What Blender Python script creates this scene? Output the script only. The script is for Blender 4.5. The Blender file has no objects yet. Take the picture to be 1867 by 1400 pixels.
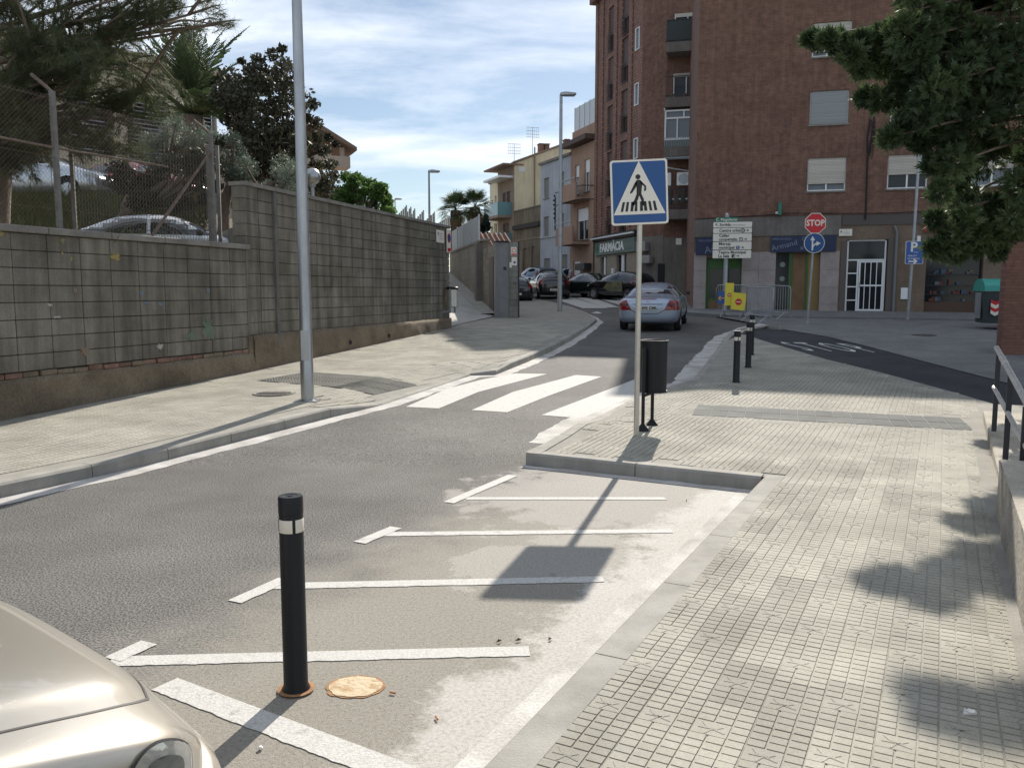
import bpy, bmesh, math, random
import numpy as np
from mathutils import Vector, Matrix, Euler
from mathutils.bvhtree import BVHTree
R = math.radians
S = bpy.context.scene
C = S.collection
rnd = random.Random(7)

# ---------------------------------------------------------------- camera
F_PX, PITCH, CAM_H = 1520.0, R(6.3), 1.69
cam_d = bpy.data.cameras.new('camera')
cam = bpy.data.objects.new('camera', cam_d)
C.objects.link(cam)
cam.location = (0, 0, CAM_H)
cam.rotation_euler = (R(90) - PITCH, 0, 0)
cam_d.sensor_fit = 'HORIZONTAL'
cam_d.sensor_width = 36
cam_d.lens = 36 * F_PX / 1867
cam_d.clip_start = 0.05
cam_d.clip_end = 3000
S.camera = cam

# ---------------------------------------------------------------- light
SUN_AZ, SUN_EL = R(15.3), R(33.6)
w = bpy.data.worlds.new('World')
S.world = w
w.use_nodes = True
nt = w.node_tree
nt.nodes.clear()
def N(t, kind, **kw):
    n = t.nodes.new(kind)
    for k, v in kw.items():
        setattr(n, k, v)
    return n
out = N(nt, 'ShaderNodeOutputWorld')
bg = N(nt, 'ShaderNodeBackground')
bg.inputs['Strength'].default_value = 0.053
sky = N(nt, 'ShaderNodeTexSky', sky_type='NISHITA', sun_disc=False)
sky.sun_elevation = SUN_EL
sky.sun_rotation = SUN_AZ
sky.altitude = 60
sky.air_density = 1.0
sky.dust_density = 0.25
sky.ozone_density = 1.6
tc = N(nt, 'ShaderNodeTexCoord')
# flat cloud layer: direction divided by its height, so clouds foreshorten to the horizon
sep = N(nt, 'ShaderNodeSeparateXYZ')
mz = N(nt, 'ShaderNodeMath', operation='MAXIMUM'); mz.inputs[1].default_value = 0.0
ad = N(nt, 'ShaderNodeMath', operation='ADD'); ad.inputs[1].default_value = 0.16
dx = N(nt, 'ShaderNodeMath', operation='DIVIDE')
dy = N(nt, 'ShaderNodeMath', operation='DIVIDE')
cmb = N(nt, 'ShaderNodeCombineXYZ')
n1 = N(nt, 'ShaderNodeTexNoise'); n1.inputs['Scale'].default_value = 1.15; n1.inputs['Detail'].default_value = 9
n1.inputs['Roughness'].default_value = 0.58; n1.inputs['Distortion'].default_value = 0.25
mp = N(nt, 'ShaderNodeMapping'); mp.inputs['Scale'].default_value = (0.75, 1.5, 1); mp.inputs['Location'].default_value = (3.1, 0.4, 0); mp.inputs['Rotation'].default_value = (0, 0, R(-12))
rp = N(nt, 'ShaderNodeValToRGB')
rp.color_ramp.elements[0].position = 0.42; rp.color_ramp.elements[0].color = (0, 0, 0, 1)
rp.color_ramp.elements[1].position = 0.62; rp.color_ramp.elements[1].color = (1, 1, 1, 1)
mixc = N(nt, 'ShaderNodeMixRGB'); mixc.inputs[2].default_value = (11.2, 12.0, 13.2, 1)
fm = N(nt, 'ShaderNodeMath', operation='MULTIPLY_ADD'); fm.inputs[1].default_value = 0.82; fm.inputs[2].default_value = 0.08
L = nt.links.new
L(tc.outputs['Generated'], sep.inputs[0])
L(sep.outputs[2], mz.inputs[0]); L(mz.outputs[0], ad.inputs[0])
L(sep.outputs[0], dx.inputs[0]); L(ad.outputs[0], dx.inputs[1])
L(sep.outputs[1], dy.inputs[0]); L(ad.outputs[0], dy.inputs[1])
L(dx.outputs[0], cmb.inputs[0]); L(dy.outputs[0], cmb.inputs[1])
L(cmb.outputs[0], mp.inputs[0]); L(mp.outputs[0], n1.inputs['Vector'])
L(n1.outputs['Fac'], rp.inputs[0]); L(rp.outputs[0], fm.inputs[0]); L(fm.outputs[0], mixc.inputs[0])
L(sky.outputs[0], mixc.inputs[1]); L(mixc.outputs[0], bg.inputs['Color']); L(bg.outputs[0], out.inputs[0])

sd = bpy.data.lights.new('sun', 'SUN')
sd.energy = 4.2
sd.angle = R(0.55)
sd.color = (1.0, 0.93, 0.83)
sun = bpy.data.objects.new('sun', sd)
C.objects.link(sun)
sv = Vector((math.sin(SUN_AZ) * math.cos(SUN_EL), math.cos(SUN_AZ) * math.cos(SUN_EL), math.sin(SUN_EL)))
sun.rotation_euler = sv.to_track_quat('Z', 'Y').to_euler()
sun.location = (10, 20, 30)

S.view_settings.view_transform = 'Standard'
S.view_settings.look = 'None'
S.view_settings.exposure = 0.83
S.view_settings.gamma = 1
S.view_settings.use_curve_mapping = False

# ---------------------------------------------------------------- survey helpers (measurements of the real place)
def ray(px, py):
    a = (px - 933.5) / F_PX; b = (700 - py) / F_PX
    return (a, math.cos(PITCH) + b * math.sin(PITCH), -math.sin(PITCH) + b * math.cos(PITCH))
def hz(y):                       # the street climbs 3.5 % from 8 m on
    return 0.0 if y < 8 else 0.035 * (min(y, 70) - 8)
def gp(px, py, off=0.0):         # point on the street surface
    d = ray(px, py)
    t = (off - CAM_H) / d[2] if d[2] < 0 else 1e9
    if t * d[1] > 8:
        t = (off - .28 - CAM_H) / (d[2] - .035 * d[1])
    return Vector((t * d[0], t * d[1], CAM_H + t * d[2]))
def up(px, py, Y):               # point at a known distance Y
    d = ray(px, py); t = Y / d[1]
    return Vector((t * d[0], Y, CAM_H + t * d[2]))
def zp(py, Y): return up(933, py, Y).z

# ---------------------------------------------------------------- mesh helpers
class MB:
    def __init__(s): s.v = []; s.f = []; s.m = []
    def add(s, vs, fs, mi=0):
        o = len(s.v); s.v += [tuple(v) for v in vs]
        s.f += [tuple(i + o for i in f) for f in fs]; s.m += [mi] * len(fs); return s
    def box(s, x0, x1, y0, y1, z0, z1, mi=0, rot=None, org=(0, 0, 0)):
        vs = [(x, y, z) for x in (x0, x1) for y in (y0, y1) for z in (z0, z1)]
        if rot is not None:
            m = Matrix.Rotation(rot, 3, 'Z'); vs = [m @ Vector(v) + Vector(org) for v in vs]
        return s.add(vs, [(0, 1, 3, 2), (4, 6, 7, 5), (0, 4, 5, 1), (2, 3, 7, 6), (0, 2, 6, 4), (1, 5, 7, 3)], mi)
    def bbox(s, x0, x1, y0, y1, z0, z1, b=.01, mi=0):       # box with chamfered vertical and front edges
        vs = []
        for z, i in ((z0, 0), (z0 + b, 1), (z1 - b, 1), (z1, 0)):
            e = b if i == 0 else 0
            for (x, y) in ((x0 + e, y0 + b), (x0 + b, y0 + e), (x1 - b, y0 + e), (x1 - e, y0 + b), (x1 - e, y1 - b), (x1 - b, y1 - e), (x0 + b, y1 - e), (x0 + e, y1 - b)):
                vs.append((x, y, z))
        fs = [tuple(range(7, -1, -1)), tuple(range(24, 32))]
        for k in range(3):
            for j in range(8):
                fs.append((k * 8 + j, k * 8 + (j + 1) % 8, k * 8 + 8 + (j + 1) % 8, k * 8 + 8 + j))
        return s.add(vs, fs, mi)
    def prism(s, poly, z0, z1, mi=0):
        n = len(poly)
        vs = [(x, y, z0) for x, y in poly] + [(x, y, z1) for x, y in poly]
        return s.add(vs, [tuple(range(n - 1, -1, -1)), tuple(range(n, 2 * n))] + [(i, (i + 1) % n, n + (i + 1) % n, n + i) for i in range(n)], mi)
    def slab(s, poly, y0, y1, mi=0):                        # polygon in x,z extruded along y
        n = len(poly)
        vs = [(x, y0, z) for x, z in poly] + [(x, y1, z) for x, z in poly]
        return s.add(vs, [tuple(range(n)), tuple(range(2 * n - 1, n - 1, -1))] + [((i + 1) % n, i, n + i, n + (i + 1) % n) for i in range(n)], mi)
    def tube(s, pts, r, n=8, mi=0, caps=True):
        pts = [Vector(p) for p in pts]
        rs = r if isinstance(r, (list, tuple)) else [r] * len(pts)
        o = len(s.v); prev = None
        for i, p in enumerate(pts):
            a = pts[max(i - 1, 0)]; b = pts[min(i + 1, len(pts) - 1)]
            t = (b - a).normalized()
            if prev is None: q = t.orthogonal().normalized()
            else: q = (prev - t * prev.dot(t)).normalized()
            prev = q; w_ = t.cross(q)
            for k in range(n):
                an = 2 * math.pi * k / n
                s.v.append(tuple(p + (q * math.cos(an) + w_ * math.sin(an)) * rs[i]))
        for i in range(len(pts) - 1):
            for k in range(n):
                s.f.append((o + i * n + k, o + i * n + (k + 1) % n, o + (i + 1) * n + (k + 1) % n, o + (i + 1) * n + k)); s.m.append(mi)
        if caps:
            s.f.append(tuple(o + k for k in range(n - 1, -1, -1))); s.m.append(mi)
            s.f.append(tuple(o + (len(pts) - 1) * n + k for k in range(n))); s.m.append(mi)
        return s
    def lathe(s, prof, n=24, mi=0, c=(0, 0), a0=0, a1=2 * math.pi):   # profile of (r, z)
        o = len(s.v); full = abs(a1 - a0 - 2 * math.pi) < 1e-6
        cnt = n if full else n + 1
        for r, z in prof:
            for k in range(cnt):
                an = a0 + (a1 - a0) * k / n
                s.v.append((c[0] + r * math.cos(an), c[1] + r * math.sin(an), z))
        for i in range(len(prof) - 1):
            for k in range(n):
                k2 = (k + 1) % cnt
                s.f.append((o + i * cnt + k, o + i * cnt + k2, o + (i + 1) * cnt + k2, o + (i + 1) * cnt + k)); s.m.append(mi)
        return s
    def disc(s, c, r, n=20, axis='z', mi=0):
        vs = []
        for k in range(n):
            a = 2 * math.pi * k / n; u, v_ = r * math.cos(a), r * math.sin(a)
            vs.append((c[0] + u, c[1] + v_, c[2]) if axis == 'z' else (c[0] + u, c[1], c[2] + v_) if axis == 'y' else (c[0], c[1] + u, c[2] + v_))
        return s.add(vs, [tuple(range(n))], mi)
    def xf(s, m):
        s.v = [tuple(m @ Vector(v)) for v in s.v]; return s
    def build(s, name, mats, parent=None, smooth=False, loc=(0, 0, 0), bevel=0):
        me = bpy.data.meshes.new(name)
        me.from_pydata(s.v, [], s.f)
        if not isinstance(mats, (list, tuple)): mats = [mats]
        for m in mats: me.materials.append(m)
        if len(mats) > 1: me.polygons.foreach_set('material_index', s.m)
        if smooth:
            try: me.shade_smooth()
            except Exception: pass
            if smooth == 'auto':
                try: me.set_sharp_from_angle(angle=R(35))
                except Exception: pass
        me.update()
        o = bpy.data.objects.new(name, me); C.objects.link(o); o.location = loc
        if parent: o.parent = parent
        if bevel:
            b = o.modifiers.new('b', 'BEVEL'); b.width = bevel; b.segments = 1; b.limit_method = 'ANGLE'
        return o

def tag(o, label=None, cat=None, group=None, kind=None):
    if label: o['label'] = label
    if cat: o['category'] = cat
    if group: o['group'] = group
    if kind: o['kind'] = kind
    return o
def thing(name, label, cat, loc=(0, 0, 0), rz=0, group=None):
    o = bpy.data.objects.new(name, None); C.objects.link(o)
    o.empty_display_size = .2
    o.location = loc; o.rotation_euler = (0, 0, rz)
    return tag(o, label, cat, group)
def setting(name):
    o = bpy.data.objects.new(name, None); C.objects.link(o); o['kind'] = 'structure'; return o
def inst(src, parent, loc, rz=0, scale=None):
    o = src.copy(); C.objects.link(o); o.parent = parent; o.location = loc
    if rz is not None: o.rotation_euler = (0, 0, rz)
    if scale: o.scale = scale
    return o
def copy_tree(o, loc, rz=None, label=None):
    c = o.copy(); C.objects.link(c); c.location = loc
    if rz is not None: c.rotation_euler = (0, 0, rz)
    if label: c['label'] = label
    for ch in list(o.children):
        d = ch.copy(); C.objects.link(d); d.parent = c
        for g in ch.children:
            e = g.copy(); C.objects.link(e); e.parent = d
    return c
def np_mesh(name, V, nper, mat, parent=None, mats=None, mi=None):   # V: (n*nper,3); every face has nper corners
    nf = len(V) // nper
    me = bpy.data.meshes.new(name)
    me.vertices.add(len(V)); me.vertices.foreach_set('co', np.asarray(V, dtype=np.float32).ravel())
    me.loops.add(len(V)); me.loops.foreach_set('vertex_index', np.arange(len(V), dtype=np.int32))
    me.polygons.add(nf)
    me.polygons.foreach_set('loop_start', np.arange(0, len(V), nper, dtype=np.int32))
    me.polygons.foreach_set('loop_total', np.full(nf, nper, dtype=np.int32))
    me.materials.append(mat)
    me.update(calc_edges=True); me.shade_flat()
    o = bpy.data.objects.new(name, me); C.objects.link(o)
    if parent: o.parent = parent
    return o
DIPS = []
def dip(x, y):                   # dropped kerbs at the crossings
    v = 0
    for a, b, dep, reach in DIPS:
        ab = b - a; t = max(0, min(1, ((x - a.x) * ab.x + (y - a.y) * ab.y) / ab.length_squared)); p = a + ab * t
        v = max(v, dep * max(0, 1 - math.hypot(x - p.x, y - p.y) / reach))
    return v
def drape(name, poly, off, mat, parent=None, cuts=(8.0, 70.0), skirt=0.0, dips=False):      # polygon laid on the street surface
    bm = bmesh.new()
    vs = [bm.verts.new((p[0], p[1], 0)) for p in poly]
    f = bm.faces.new(vs)
    for c in cuts:
        bmesh.ops.bisect_plane(bm, geom=bm.verts[:] + bm.edges[:] + bm.faces[:], plane_co=(0, c, 0), plane_no=(0, 1, 0))
    if dips:
        for ax, lo, hi in ((0, -5, 9), (1, 8.4, 26)):
            c = lo
            while c < hi:
                co = [0, 0, 0]; co[ax] = c; no = [0, 0, 0]; no[ax] = 1; c += .37
                bmesh.ops.bisect_plane(bm, geom=bm.verts[:] + bm.edges[:] + bm.faces[:], plane_co=co, plane_no=no)
    bmesh.ops.triangulate(bm, faces=bm.faces[:])
    bmesh.ops.recalc_face_normals(bm, faces=bm.faces[:])
    if bm.faces and sum(f.normal.z for f in bm.faces) < 0:
        bmesh.ops.reverse_faces(bm, faces=bm.faces[:])
    if skirt:
        edges = [e for e in bm.edges if e.is_boundary]
        r = bmesh.ops.extrude_edge_only(bm, edges=edges)
        nv = [g for g in r['geom'] if isinstance(g, bmesh.types.BMVert)]
        low = set(nv)
    else: low = set()
    for v in bm.verts: v.co.z = hz(v.co.y) + off - (skirt if v in low else 0) - (dip(v.co.x, v.co.y) if dips else 0)
    me = bpy.data.meshes.new(name); bm.to_mesh(me); bm.free()
    me.materials.append(mat)
    o = bpy.data.objects.new(name, me); C.objects.link(o)
    if parent: o.parent = parent
    return o
def strip(name, pts, w0, w1, off, mat, parent=None, jag=0.0, step=.12, seed=1):     # band between offsets w0..w1 right of a line, ragged far edge
    rr = random.Random(seed)
    P = [Vector((p[0], p[1])) for p in pts]; q = []
    for a, b in zip(P[:-1], P[1:]):
        n = max(1, int((b - a).length / step))
        q += [a.lerp(b, i / n) for i in range(n)]
    q.append(P[-1]); mb = MB(); nz = 0
    for i, p in enumerate(q):
        t = (q[min(i + 1, len(q) - 1)] - q[max(i - 1, 0)]).normalized(); nrm = Vector((t.y, -t.x))
        nz = .6 * nz + rr.uniform(-jag, jag)
        a = p + nrm * w0; b = p + nrm * (w1 + nz)
        mb.v += [(a.x, a.y, hz(a.y) + off), (b.x, b.y, hz(b.y) + off)]
        if i: mb.f.append((2 * i - 2, 2 * i - 1, 2 * i + 1, 2 * i)); mb.m.append(0)
    return mb.build(name, mat, parent)
def text_mb(txt, size, depth=.004, bold=0.0, align='CENTER', font_scale_x=1.0):
    cu = bpy.data.curves.new('t', 'FONT'); cu.body = txt; cu.size = size; cu.extrude = depth / 2
    cu.offset = bold; cu.align_x = align; cu.align_y = 'CENTER'; cu.resolution_u = 2
    o = bpy.data.objects.new('t', cu); C.objects.link(o)
    dg = bpy.context.evaluated_depsgraph_get(); me = o.evaluated_get(dg).to_mesh()
    mb = MB()
    mb.v = [(v.co.x * font_scale_x, -v.co.z, v.co.y) for v in me.vertices]      # stands upright, faces -y
    mb.f = [tuple(p.vertices) for p in me.polygons]; mb.m = [0] * len(mb.f)
    o.evaluated_get(dg).to_mesh_clear(); bpy.data.objects.remove(o); bpy.data.curves.remove(cu)
    return mb
def put_text(txt, size, mat, parent, x, y, z, name='lettering', bold=0.0, sx=1.0, align='CENTER', depth=.004, rot=0):
    mb = text_mb(txt, size, depth, bold, align, sx)
    if rot: mb.xf(Matrix.Rotation(rot, 4, 'Y'))
    return mb.build(name, mat, parent, loc=(x, y, z))

# ---------------------------------------------------------------- materials
MATS = {}
def M(name, c, c2=None, scale=4.0, rough=.8, metal=0.0, bump=0.0, bscale=40.0, rv=0.0, detail=6, stretch=(1, 1, 1), spec=.5,
      lo=.35, hi=.65, obj=False, fine=0.0, fscale=200, coat=0.0, streak=0.0, trans=0.0, emit=None):
    m = bpy.data.materials.new(name); m.use_nodes = True; t = m.node_tree; b = t.nodes['Principled BSDF']; k = t.links.new
    b.inputs['Roughness'].default_value = rough; b.inputs['Metallic'].default_value = metal
    b.inputs['Specular IOR Level'].default_value = spec
    if coat: b.inputs['Coat Weight'].default_value = coat; b.inputs['Coat Roughness'].default_value = .04
    c = tuple(c) + (1,); c2 = tuple(c2) + (1,) if c2 else None
    if obj: src = N(t, 'ShaderNodeTexCoord').outputs['Object']
    else: src = N(t, 'ShaderNodeNewGeometry').outputs['Position']
    col = None
    if c2:
        mp_ = N(t, 'ShaderNodeMapping'); mp_.inputs['Scale'].default_value = stretch; k(src, mp_.inputs[0])
        n = N(t, 'ShaderNodeTexNoise'); n.inputs['Scale'].default_value = scale; n.inputs['Detail'].default_value = detail; n.inputs['Roughness'].default_value = .6
        k(mp_.outputs[0], n.inputs['Vector'])
        r = N(t, 'ShaderNodeValToRGB'); r.color_ramp.elements[0].position = lo; r.color_ramp.elements[1].position = hi
        r.color_ramp.elements[0].color = c; r.color_ramp.elements[1].color = c2
        k(n.outputs['Fac'], r.inputs[0]); col = r.outputs[0]
    def mulv(col_in, fac_out):
        mm = N(t, 'ShaderNodeMixRGB', blend_type='MULTIPLY'); mm.inputs[0].default_value = 1
        if col_in is None: mm.inputs[1].default_value = c
        else: k(col_in, mm.inputs[1])
        k(fac_out, mm.inputs[2]); return mm.outputs[0]
    def rng(src_, a, bb, i0=0.0, i1=1.0):
        q = N(t, 'ShaderNodeMapRange'); q.inputs['From Min'].default_value = i0; q.inputs['From Max'].default_value = i1
        q.inputs['To Min'].default_value = a; q.inputs['To Max'].default_value = bb; k(src_, q.inputs[0]); return q.outputs[0]
    if rv:
        oi = N(t, 'ShaderNodeObjectInfo'); col = mulv(col, rng(oi.outputs['Random'], 1 - rv, 1 + rv))
    if fine:
        n3 = N(t, 'ShaderNodeTexNoise'); n3.inputs['Scale'].default_value = fscale; n3.inputs['Detail'].default_value = 3
        k(src, n3.inputs['Vector']); col = mulv(col, rng(n3.outputs['Fac'], 1 - fine, 1 + fine, .38 if fine > .5 else .3, .62 if fine > .5 else .7))
    if streak:                   # rain streaks running down
        m3 = N(t, 'ShaderNodeMapping'); m3.inputs['Scale'].default_value = (3.5, 3.5, .22); k(src, m3.inputs[0])
        n4 = N(t, 'ShaderNodeTexNoise'); n4.inputs['Scale'].default_value = 1.6; n4.inputs['Detail'].default_value = 8; n4.inputs['Roughness'].default_value = .65
        k(m3.outputs[0], n4.inputs['Vector']); col = mulv(col, rng(n4.outputs['Fac'], 1 - streak, 1 + streak * .4, .35, .65))
    if col is None: b.inputs['Base Color'].default_value = c
    else: k(col, b.inputs['Base Color'])
    if bump:
        nb = N(t, 'ShaderNodeTexNoise'); nb.inputs['Scale'].default_value = bscale; nb.inputs['Detail'].default_value = 5; k(src, nb.inputs['Vector'])
        bp = N(t, 'ShaderNodeBump'); bp.inputs['Strength'].default_value = bump; bp.inputs['Distance'].default_value = .02
        k(nb.outputs['Fac'], bp.inputs['Height']); k(bp.outputs[0], b.inputs['Normal'])
    if trans:
        tr = N(t, 'ShaderNodeBsdfTranslucent'); mx = N(t, 'ShaderNodeMixShader'); mx.inputs[0].default_value = trans
        if col is None: tr.inputs[0].default_value = c
        else: k(col, tr.inputs[0])
        o_ = t.nodes['Material Output']; k(b.outputs[0], mx.inputs[1]); k(tr.outputs[0], mx.inputs[2]); k(mx.outputs[0], o_.inputs[0])
    if emit: b.inputs['Emission Color'].default_value = tuple(emit) + (1,); b.inputs['Emission Strength'].default_value = 1
    MATS[name] = m
    return m
def add_lines(m, kind='brick', scale=1.0, w_=.21, h_=.065, mortar=.012, dark=.55, axes='obj', c2=None, bumpd=.006):
    """brick courses or slat lines in the object's own x,z"""
    t = m.node_tree; k = t.links.new; b = t.nodes['Principled BSDF']
    src = N(t, 'ShaderNodeTexCoord').outputs['Object']
    s_ = N(t, 'ShaderNodeSeparateXYZ'); k(src, s_.inputs[0]); cm = N(t, 'ShaderNodeCombineXYZ')
    k(s_.outputs[0], cm.inputs[0]); k(s_.outputs[2], cm.inputs[1])
    br = N(t, 'ShaderNodeTexBrick'); br.inputs['Scale'].default_value = 1; br.inputs['Brick Width'].default_value = w_
    br.inputs['Row Height'].default_value = h_; br.inputs['Mortar Size'].default_value = mortar; br.inputs['Mortar Smooth'].default_value = .3
    br.inputs['Color1'].default_value = (1, 1, 1, 1); br.inputs['Color2'].default_value = (c2 or .78,) * 3 + (1,); br.inputs['Mortar'].default_value = (dark,) * 3 + (1,)
    k(cm.outputs[0], br.inputs['Vector'])
    bc = b.inputs['Base Color']
    mm = N(t, 'ShaderNodeMixRGB', blend_type='MULTIPLY'); mm.inputs[0].default_value = 1
    if bc.is_linked: k(bc.links[0].from_socket, mm.inputs[1])
    else: mm.inputs[1].default_value = bc.default_value
    k(br.outputs['Color'], mm.inputs[2]); k(mm.outputs[0], bc)
    bp = N(t, 'ShaderNodeBump'); bp.inputs['Strength'].default_value = .7; bp.inputs['Distance'].default_value = bumpd; bp.invert = True
    k(br.outputs['Fac'], bp.inputs['Height'])
    if b.inputs['Normal'].is_linked: k(b.inputs['Normal'].links[0].from_socket, bp.inputs['Normal'])
    k(bp.outputs[0], b.inputs['Normal'])
    return m

# asphalt with dust, built by world position
def asphalt_mat():
    m = M('asphalt', (.102, .098, .092), (.150, .145, .136), scale=.7, spec=.15, rough=.82, bump=.35, bscale=170, fine=.60, fscale=85, detail=10)
    t = m.node_tree; k = t.links.new; b = t.nodes['Principled BSDF']
    pos = N(t, 'ShaderNodeNewGeometry').outputs['Position']
    # distance from the kerb line of the bays (positive towards the road)
    o_, d_ = Vector((1.75, 6.66)), Vector((.458, .889))
    nx, ny = -d_.y, d_.x
    dt = N(t, 'ShaderNodeVectorMath', operation='DOT_PRODUCT'); dt.inputs[1].default_value = (nx, ny, 0); k(pos, dt.inputs[0])
    ds = N(t, 'ShaderNodeMath', operation='SUBTRACT'); ds.inputs[1].default_value = nx * o_.x + ny * o_.y; k(dt.outputs['Value'], ds.inputs[0])
    nz = N(t, 'ShaderNodeTexNoise'); nz.inputs['Scale'].default_value = 1.7; nz.inputs['Detail'].default_value = 9; nz.inputs['Roughness'].default_value = .62; k(pos, nz.inputs['Vector'])
    nzf = N(t, 'ShaderNodeTexNoise'); nzf.inputs['Scale'].default_value = 17; nzf.inputs['Detail'].default_value = 10; nzf.inputs['Roughness'].default_value = .7; k(pos, nzf.inputs['Vector'])
    def noisy(base, amp, lo, hi, top):
        a = N(t, 'ShaderNodeMath', operation='MULTIPLY_ADD'); k(nz.outputs['Fac'], a.inputs[0]); a.inputs[1].default_value = amp; k(base, a.inputs[2])
        a2 = N(t, 'ShaderNodeMath', operation='MULTIPLY_ADD'); k(nzf.outputs['Fac'], a2.inputs[0]); a2.inputs[1].default_value = .45; k(a.outputs[0], a2.inputs[2]); a = a2; lo += .22; hi += .22
        r = N(t, 'ShaderNodeMapRange', interpolation_type='SMOOTHSTEP'); r.inputs['From Min'].default_value = lo; r.inputs['From Max'].default_value = hi
        r.inputs['To Min'].default_value = top; r.inputs['To Max'].default_value = 0; k(a.outputs[0], r.inputs[0]); return r.outputs[0]
    m1 = noisy(ds.outputs[0], 1.6, 1.9, 3.1, .75)         # beige dirt over the bays
    m2 = noisy(ds.outputs[0], 1.3, .78, 1.02, .9)         # cement slurry along the kerb
    ds2 = N(t, 'ShaderNodeVectorMath', operation='DISTANCE'); ds2.inputs[1].default_value = (.75, 6.9, 0); k(pos, ds2.inputs[0])
    m3 = noisy(ds2.outputs['Value'], 2.6, 2.25, 2.5, .62)   # slurry patch by the short kerb
    ds4 = N(t, 'ShaderNodeVectorMath', operation='DISTANCE'); ds4.inputs[1].default_value = (.35, 5.2, 0); k(pos, ds4.inputs[0])
    m4 = noisy(ds4.outputs['Value'], 2.4, 1.75, 1.85, .6)
    cur = b.inputs['Base Color'].links[0].from_socket
    spk = N(t, 'ShaderNodeTexNoise'); spk.inputs['Scale'].default_value = 55; spk.inputs['Detail'].default_value = 4; k(pos, spk.inputs['Vector'])
    for mask, colr, am in ((m1, (.33, .305, .255, 1), .6), (m4, (.39, .37, .34, 1), .5), (m3, (.39, .37, .345, 1), .5), (m2, (.50, .48, .445, 1), .5)):
        rr_ = N(t, 'ShaderNodeMapRange'); k(spk.outputs['Fac'], rr_.inputs[0]); rr_.inputs['From Min'].default_value = .3; rr_.inputs['From Max'].default_value = .6; rr_.inputs['To Min'].default_value = am; rr_.inputs['To Max'].default_value = 1
        mu = N(t, 'ShaderNodeMath', operation='MULTIPLY'); k(mask, mu.inputs[0]); k(rr_.outputs[0], mu.inputs[1])
        mx = N(t, 'ShaderNodeMixRGB'); mx.inputs[2].default_value = colr; k(mu.outputs[0], mx.inputs[0]); k(cur, mx.inputs[1]); cur = mx.outputs[0]
    k(cur, b.inputs['Base Color'])
    return m
asphalt = asphalt_mat()
asphalt_new = M('asphalt_new', (.042, .043, .047), (.062, .063, .068), scale=1.2, spec=.15, rough=.85, bump=.3, bscale=160, fine=.3, fscale=140)
paving_bed = M('paving_bed', (.24, .228, .20), (.31, .295, .262), scale=2.5, spec=.15, rough=.92, bump=.2, fine=.12, fscale=90)
paver = M('paver', (.275, .262, .222), (.385, .368, .315), scale=1.6, spec=.15, rough=.88, bump=.18, bscale=220, rv=.13, fine=.10, fscale=120)
paver_plain = M('paver_plain', (.145, .147, .15), (.20, .202, .2), scale=1.4, spec=.15, rough=.88, bump=.25, bscale=60, fine=.15, fscale=30)
paver_dark = M('paver_dark', (.082, .086, .083), (.125, .13, .122), scale=3, spec=.15, rough=.85, bump=.15, rv=.1, fine=.1)
tactile = M('tactile', (.11, .11, .10), (.15, .147, .13), scale=3, spec=.15, rough=.85, bump=.15, rv=.1, fine=.15)
kerb_m = M('kerb_concrete', (.27, .258, .232), (.35, .335, .30), scale=3.0, spec=.15, rough=.85, bump=.2, bscale=120, rv=.05, fine=.08, streak=.12)
road_white = M('road_paint', (.31, .30, .28), (.50, .49, .46), scale=13, spec=.15, rough=.8, bump=.3, bscale=150, fine=.16, fscale=90, lo=.28, hi=.42, detail=12)
slurry = M('cement_slurry', (.34, .325, .305), (.52, .505, .48), scale=3.2, spec=.15, rough=.8, bump=.2, bscale=90, fine=.1, fscale=60)
slurry2 = M('cement_wash', (.34, .325, .30), (.54, .525, .495), scale=2.4, spec=.15, rough=.85, bump=.2, bscale=70, fine=.14, fscale=70)
block_m = M('concrete_block', (.145, .131, .106), (.242, .222, .184), scale=1.3, spec=.15, rough=.92, bump=.3, bscale=70, rv=.09, fine=.14, fscale=60, streak=.38)
mortar_m = M('mortar', (.06, .055, .046), (.10, .092, .078), scale=4, rough=.95, bump=.3)
render_m = M('old_render', (.12, .095, .065), (.215, .172, .12), scale=1.6, rough=.95, bump=.6, bscale=22, fine=.22, fscale=35, detail=9)
coping_m = M('coping', (.16, .15, .135), (.25, .235, .21), scale=3, rough=.93, bump=.4, bscale=30, fine=.15)
redbrick_m = M('red_brick', (.17, .085, .062), (.25, .155, .12), scale=7, rough=.9, bump=.4, bscale=60, rv=.3)
paint_y = M('paint_yellow', (.34, .25, .07), (.18, .17, .13), scale=14, rough=.85); paint_b = M('paint_blue', (.12, .19, .27), (.18, .18, .17), scale=16, rough=.85)
paint_g = M('paint_green', (.09, .16, .10), (.16, .17, .14), scale=9, rough=.85); paint_o = M('paint_orange', (.24, .15, .09), (.19, .165, .13), scale=6, rough=.85)
facade_brick = add_lines(M('facade_brick', (.160, .088, .064), (.240, .134, .098), scale=1.1, rough=.9, fine=.2, fscale=5, streak=.18, stretch=(.5, .5, 1.4), lo=.25, hi=.8), w_=.25, h_=.07, mortar=.010, dark=.72, c2=.84)
lattice_brick = add_lines(M('lattice_brick', (.33, .185, .145), (.40, .235, .185), scale=.8, rough=.9, fine=.12, fscale=6), w_=.13, h_=.15, mortar=.03, dark=.45, c2=.6, bumpd=.03)
pier_brick = add_lines(M('pier_brick', (.20, .10, .075), (.25, .13, .095), scale=1, rough=.9, fine=.12, fscale=9), w_=.25, h_=.065, mortar=.010, dark=.75)
plaster_grey = M('plaster_grey', (.14, .125, .115), (.18, .165, .15), scale=1.2, rough=.9, fine=.1, fscale=10, streak=.15)
plaster_ochre = M('plaster_ochre', (.15, .11, .08), (.19, .145, .105), scale=1.2, rough=.9, fine=.1, fscale=10, streak=.12)
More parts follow.
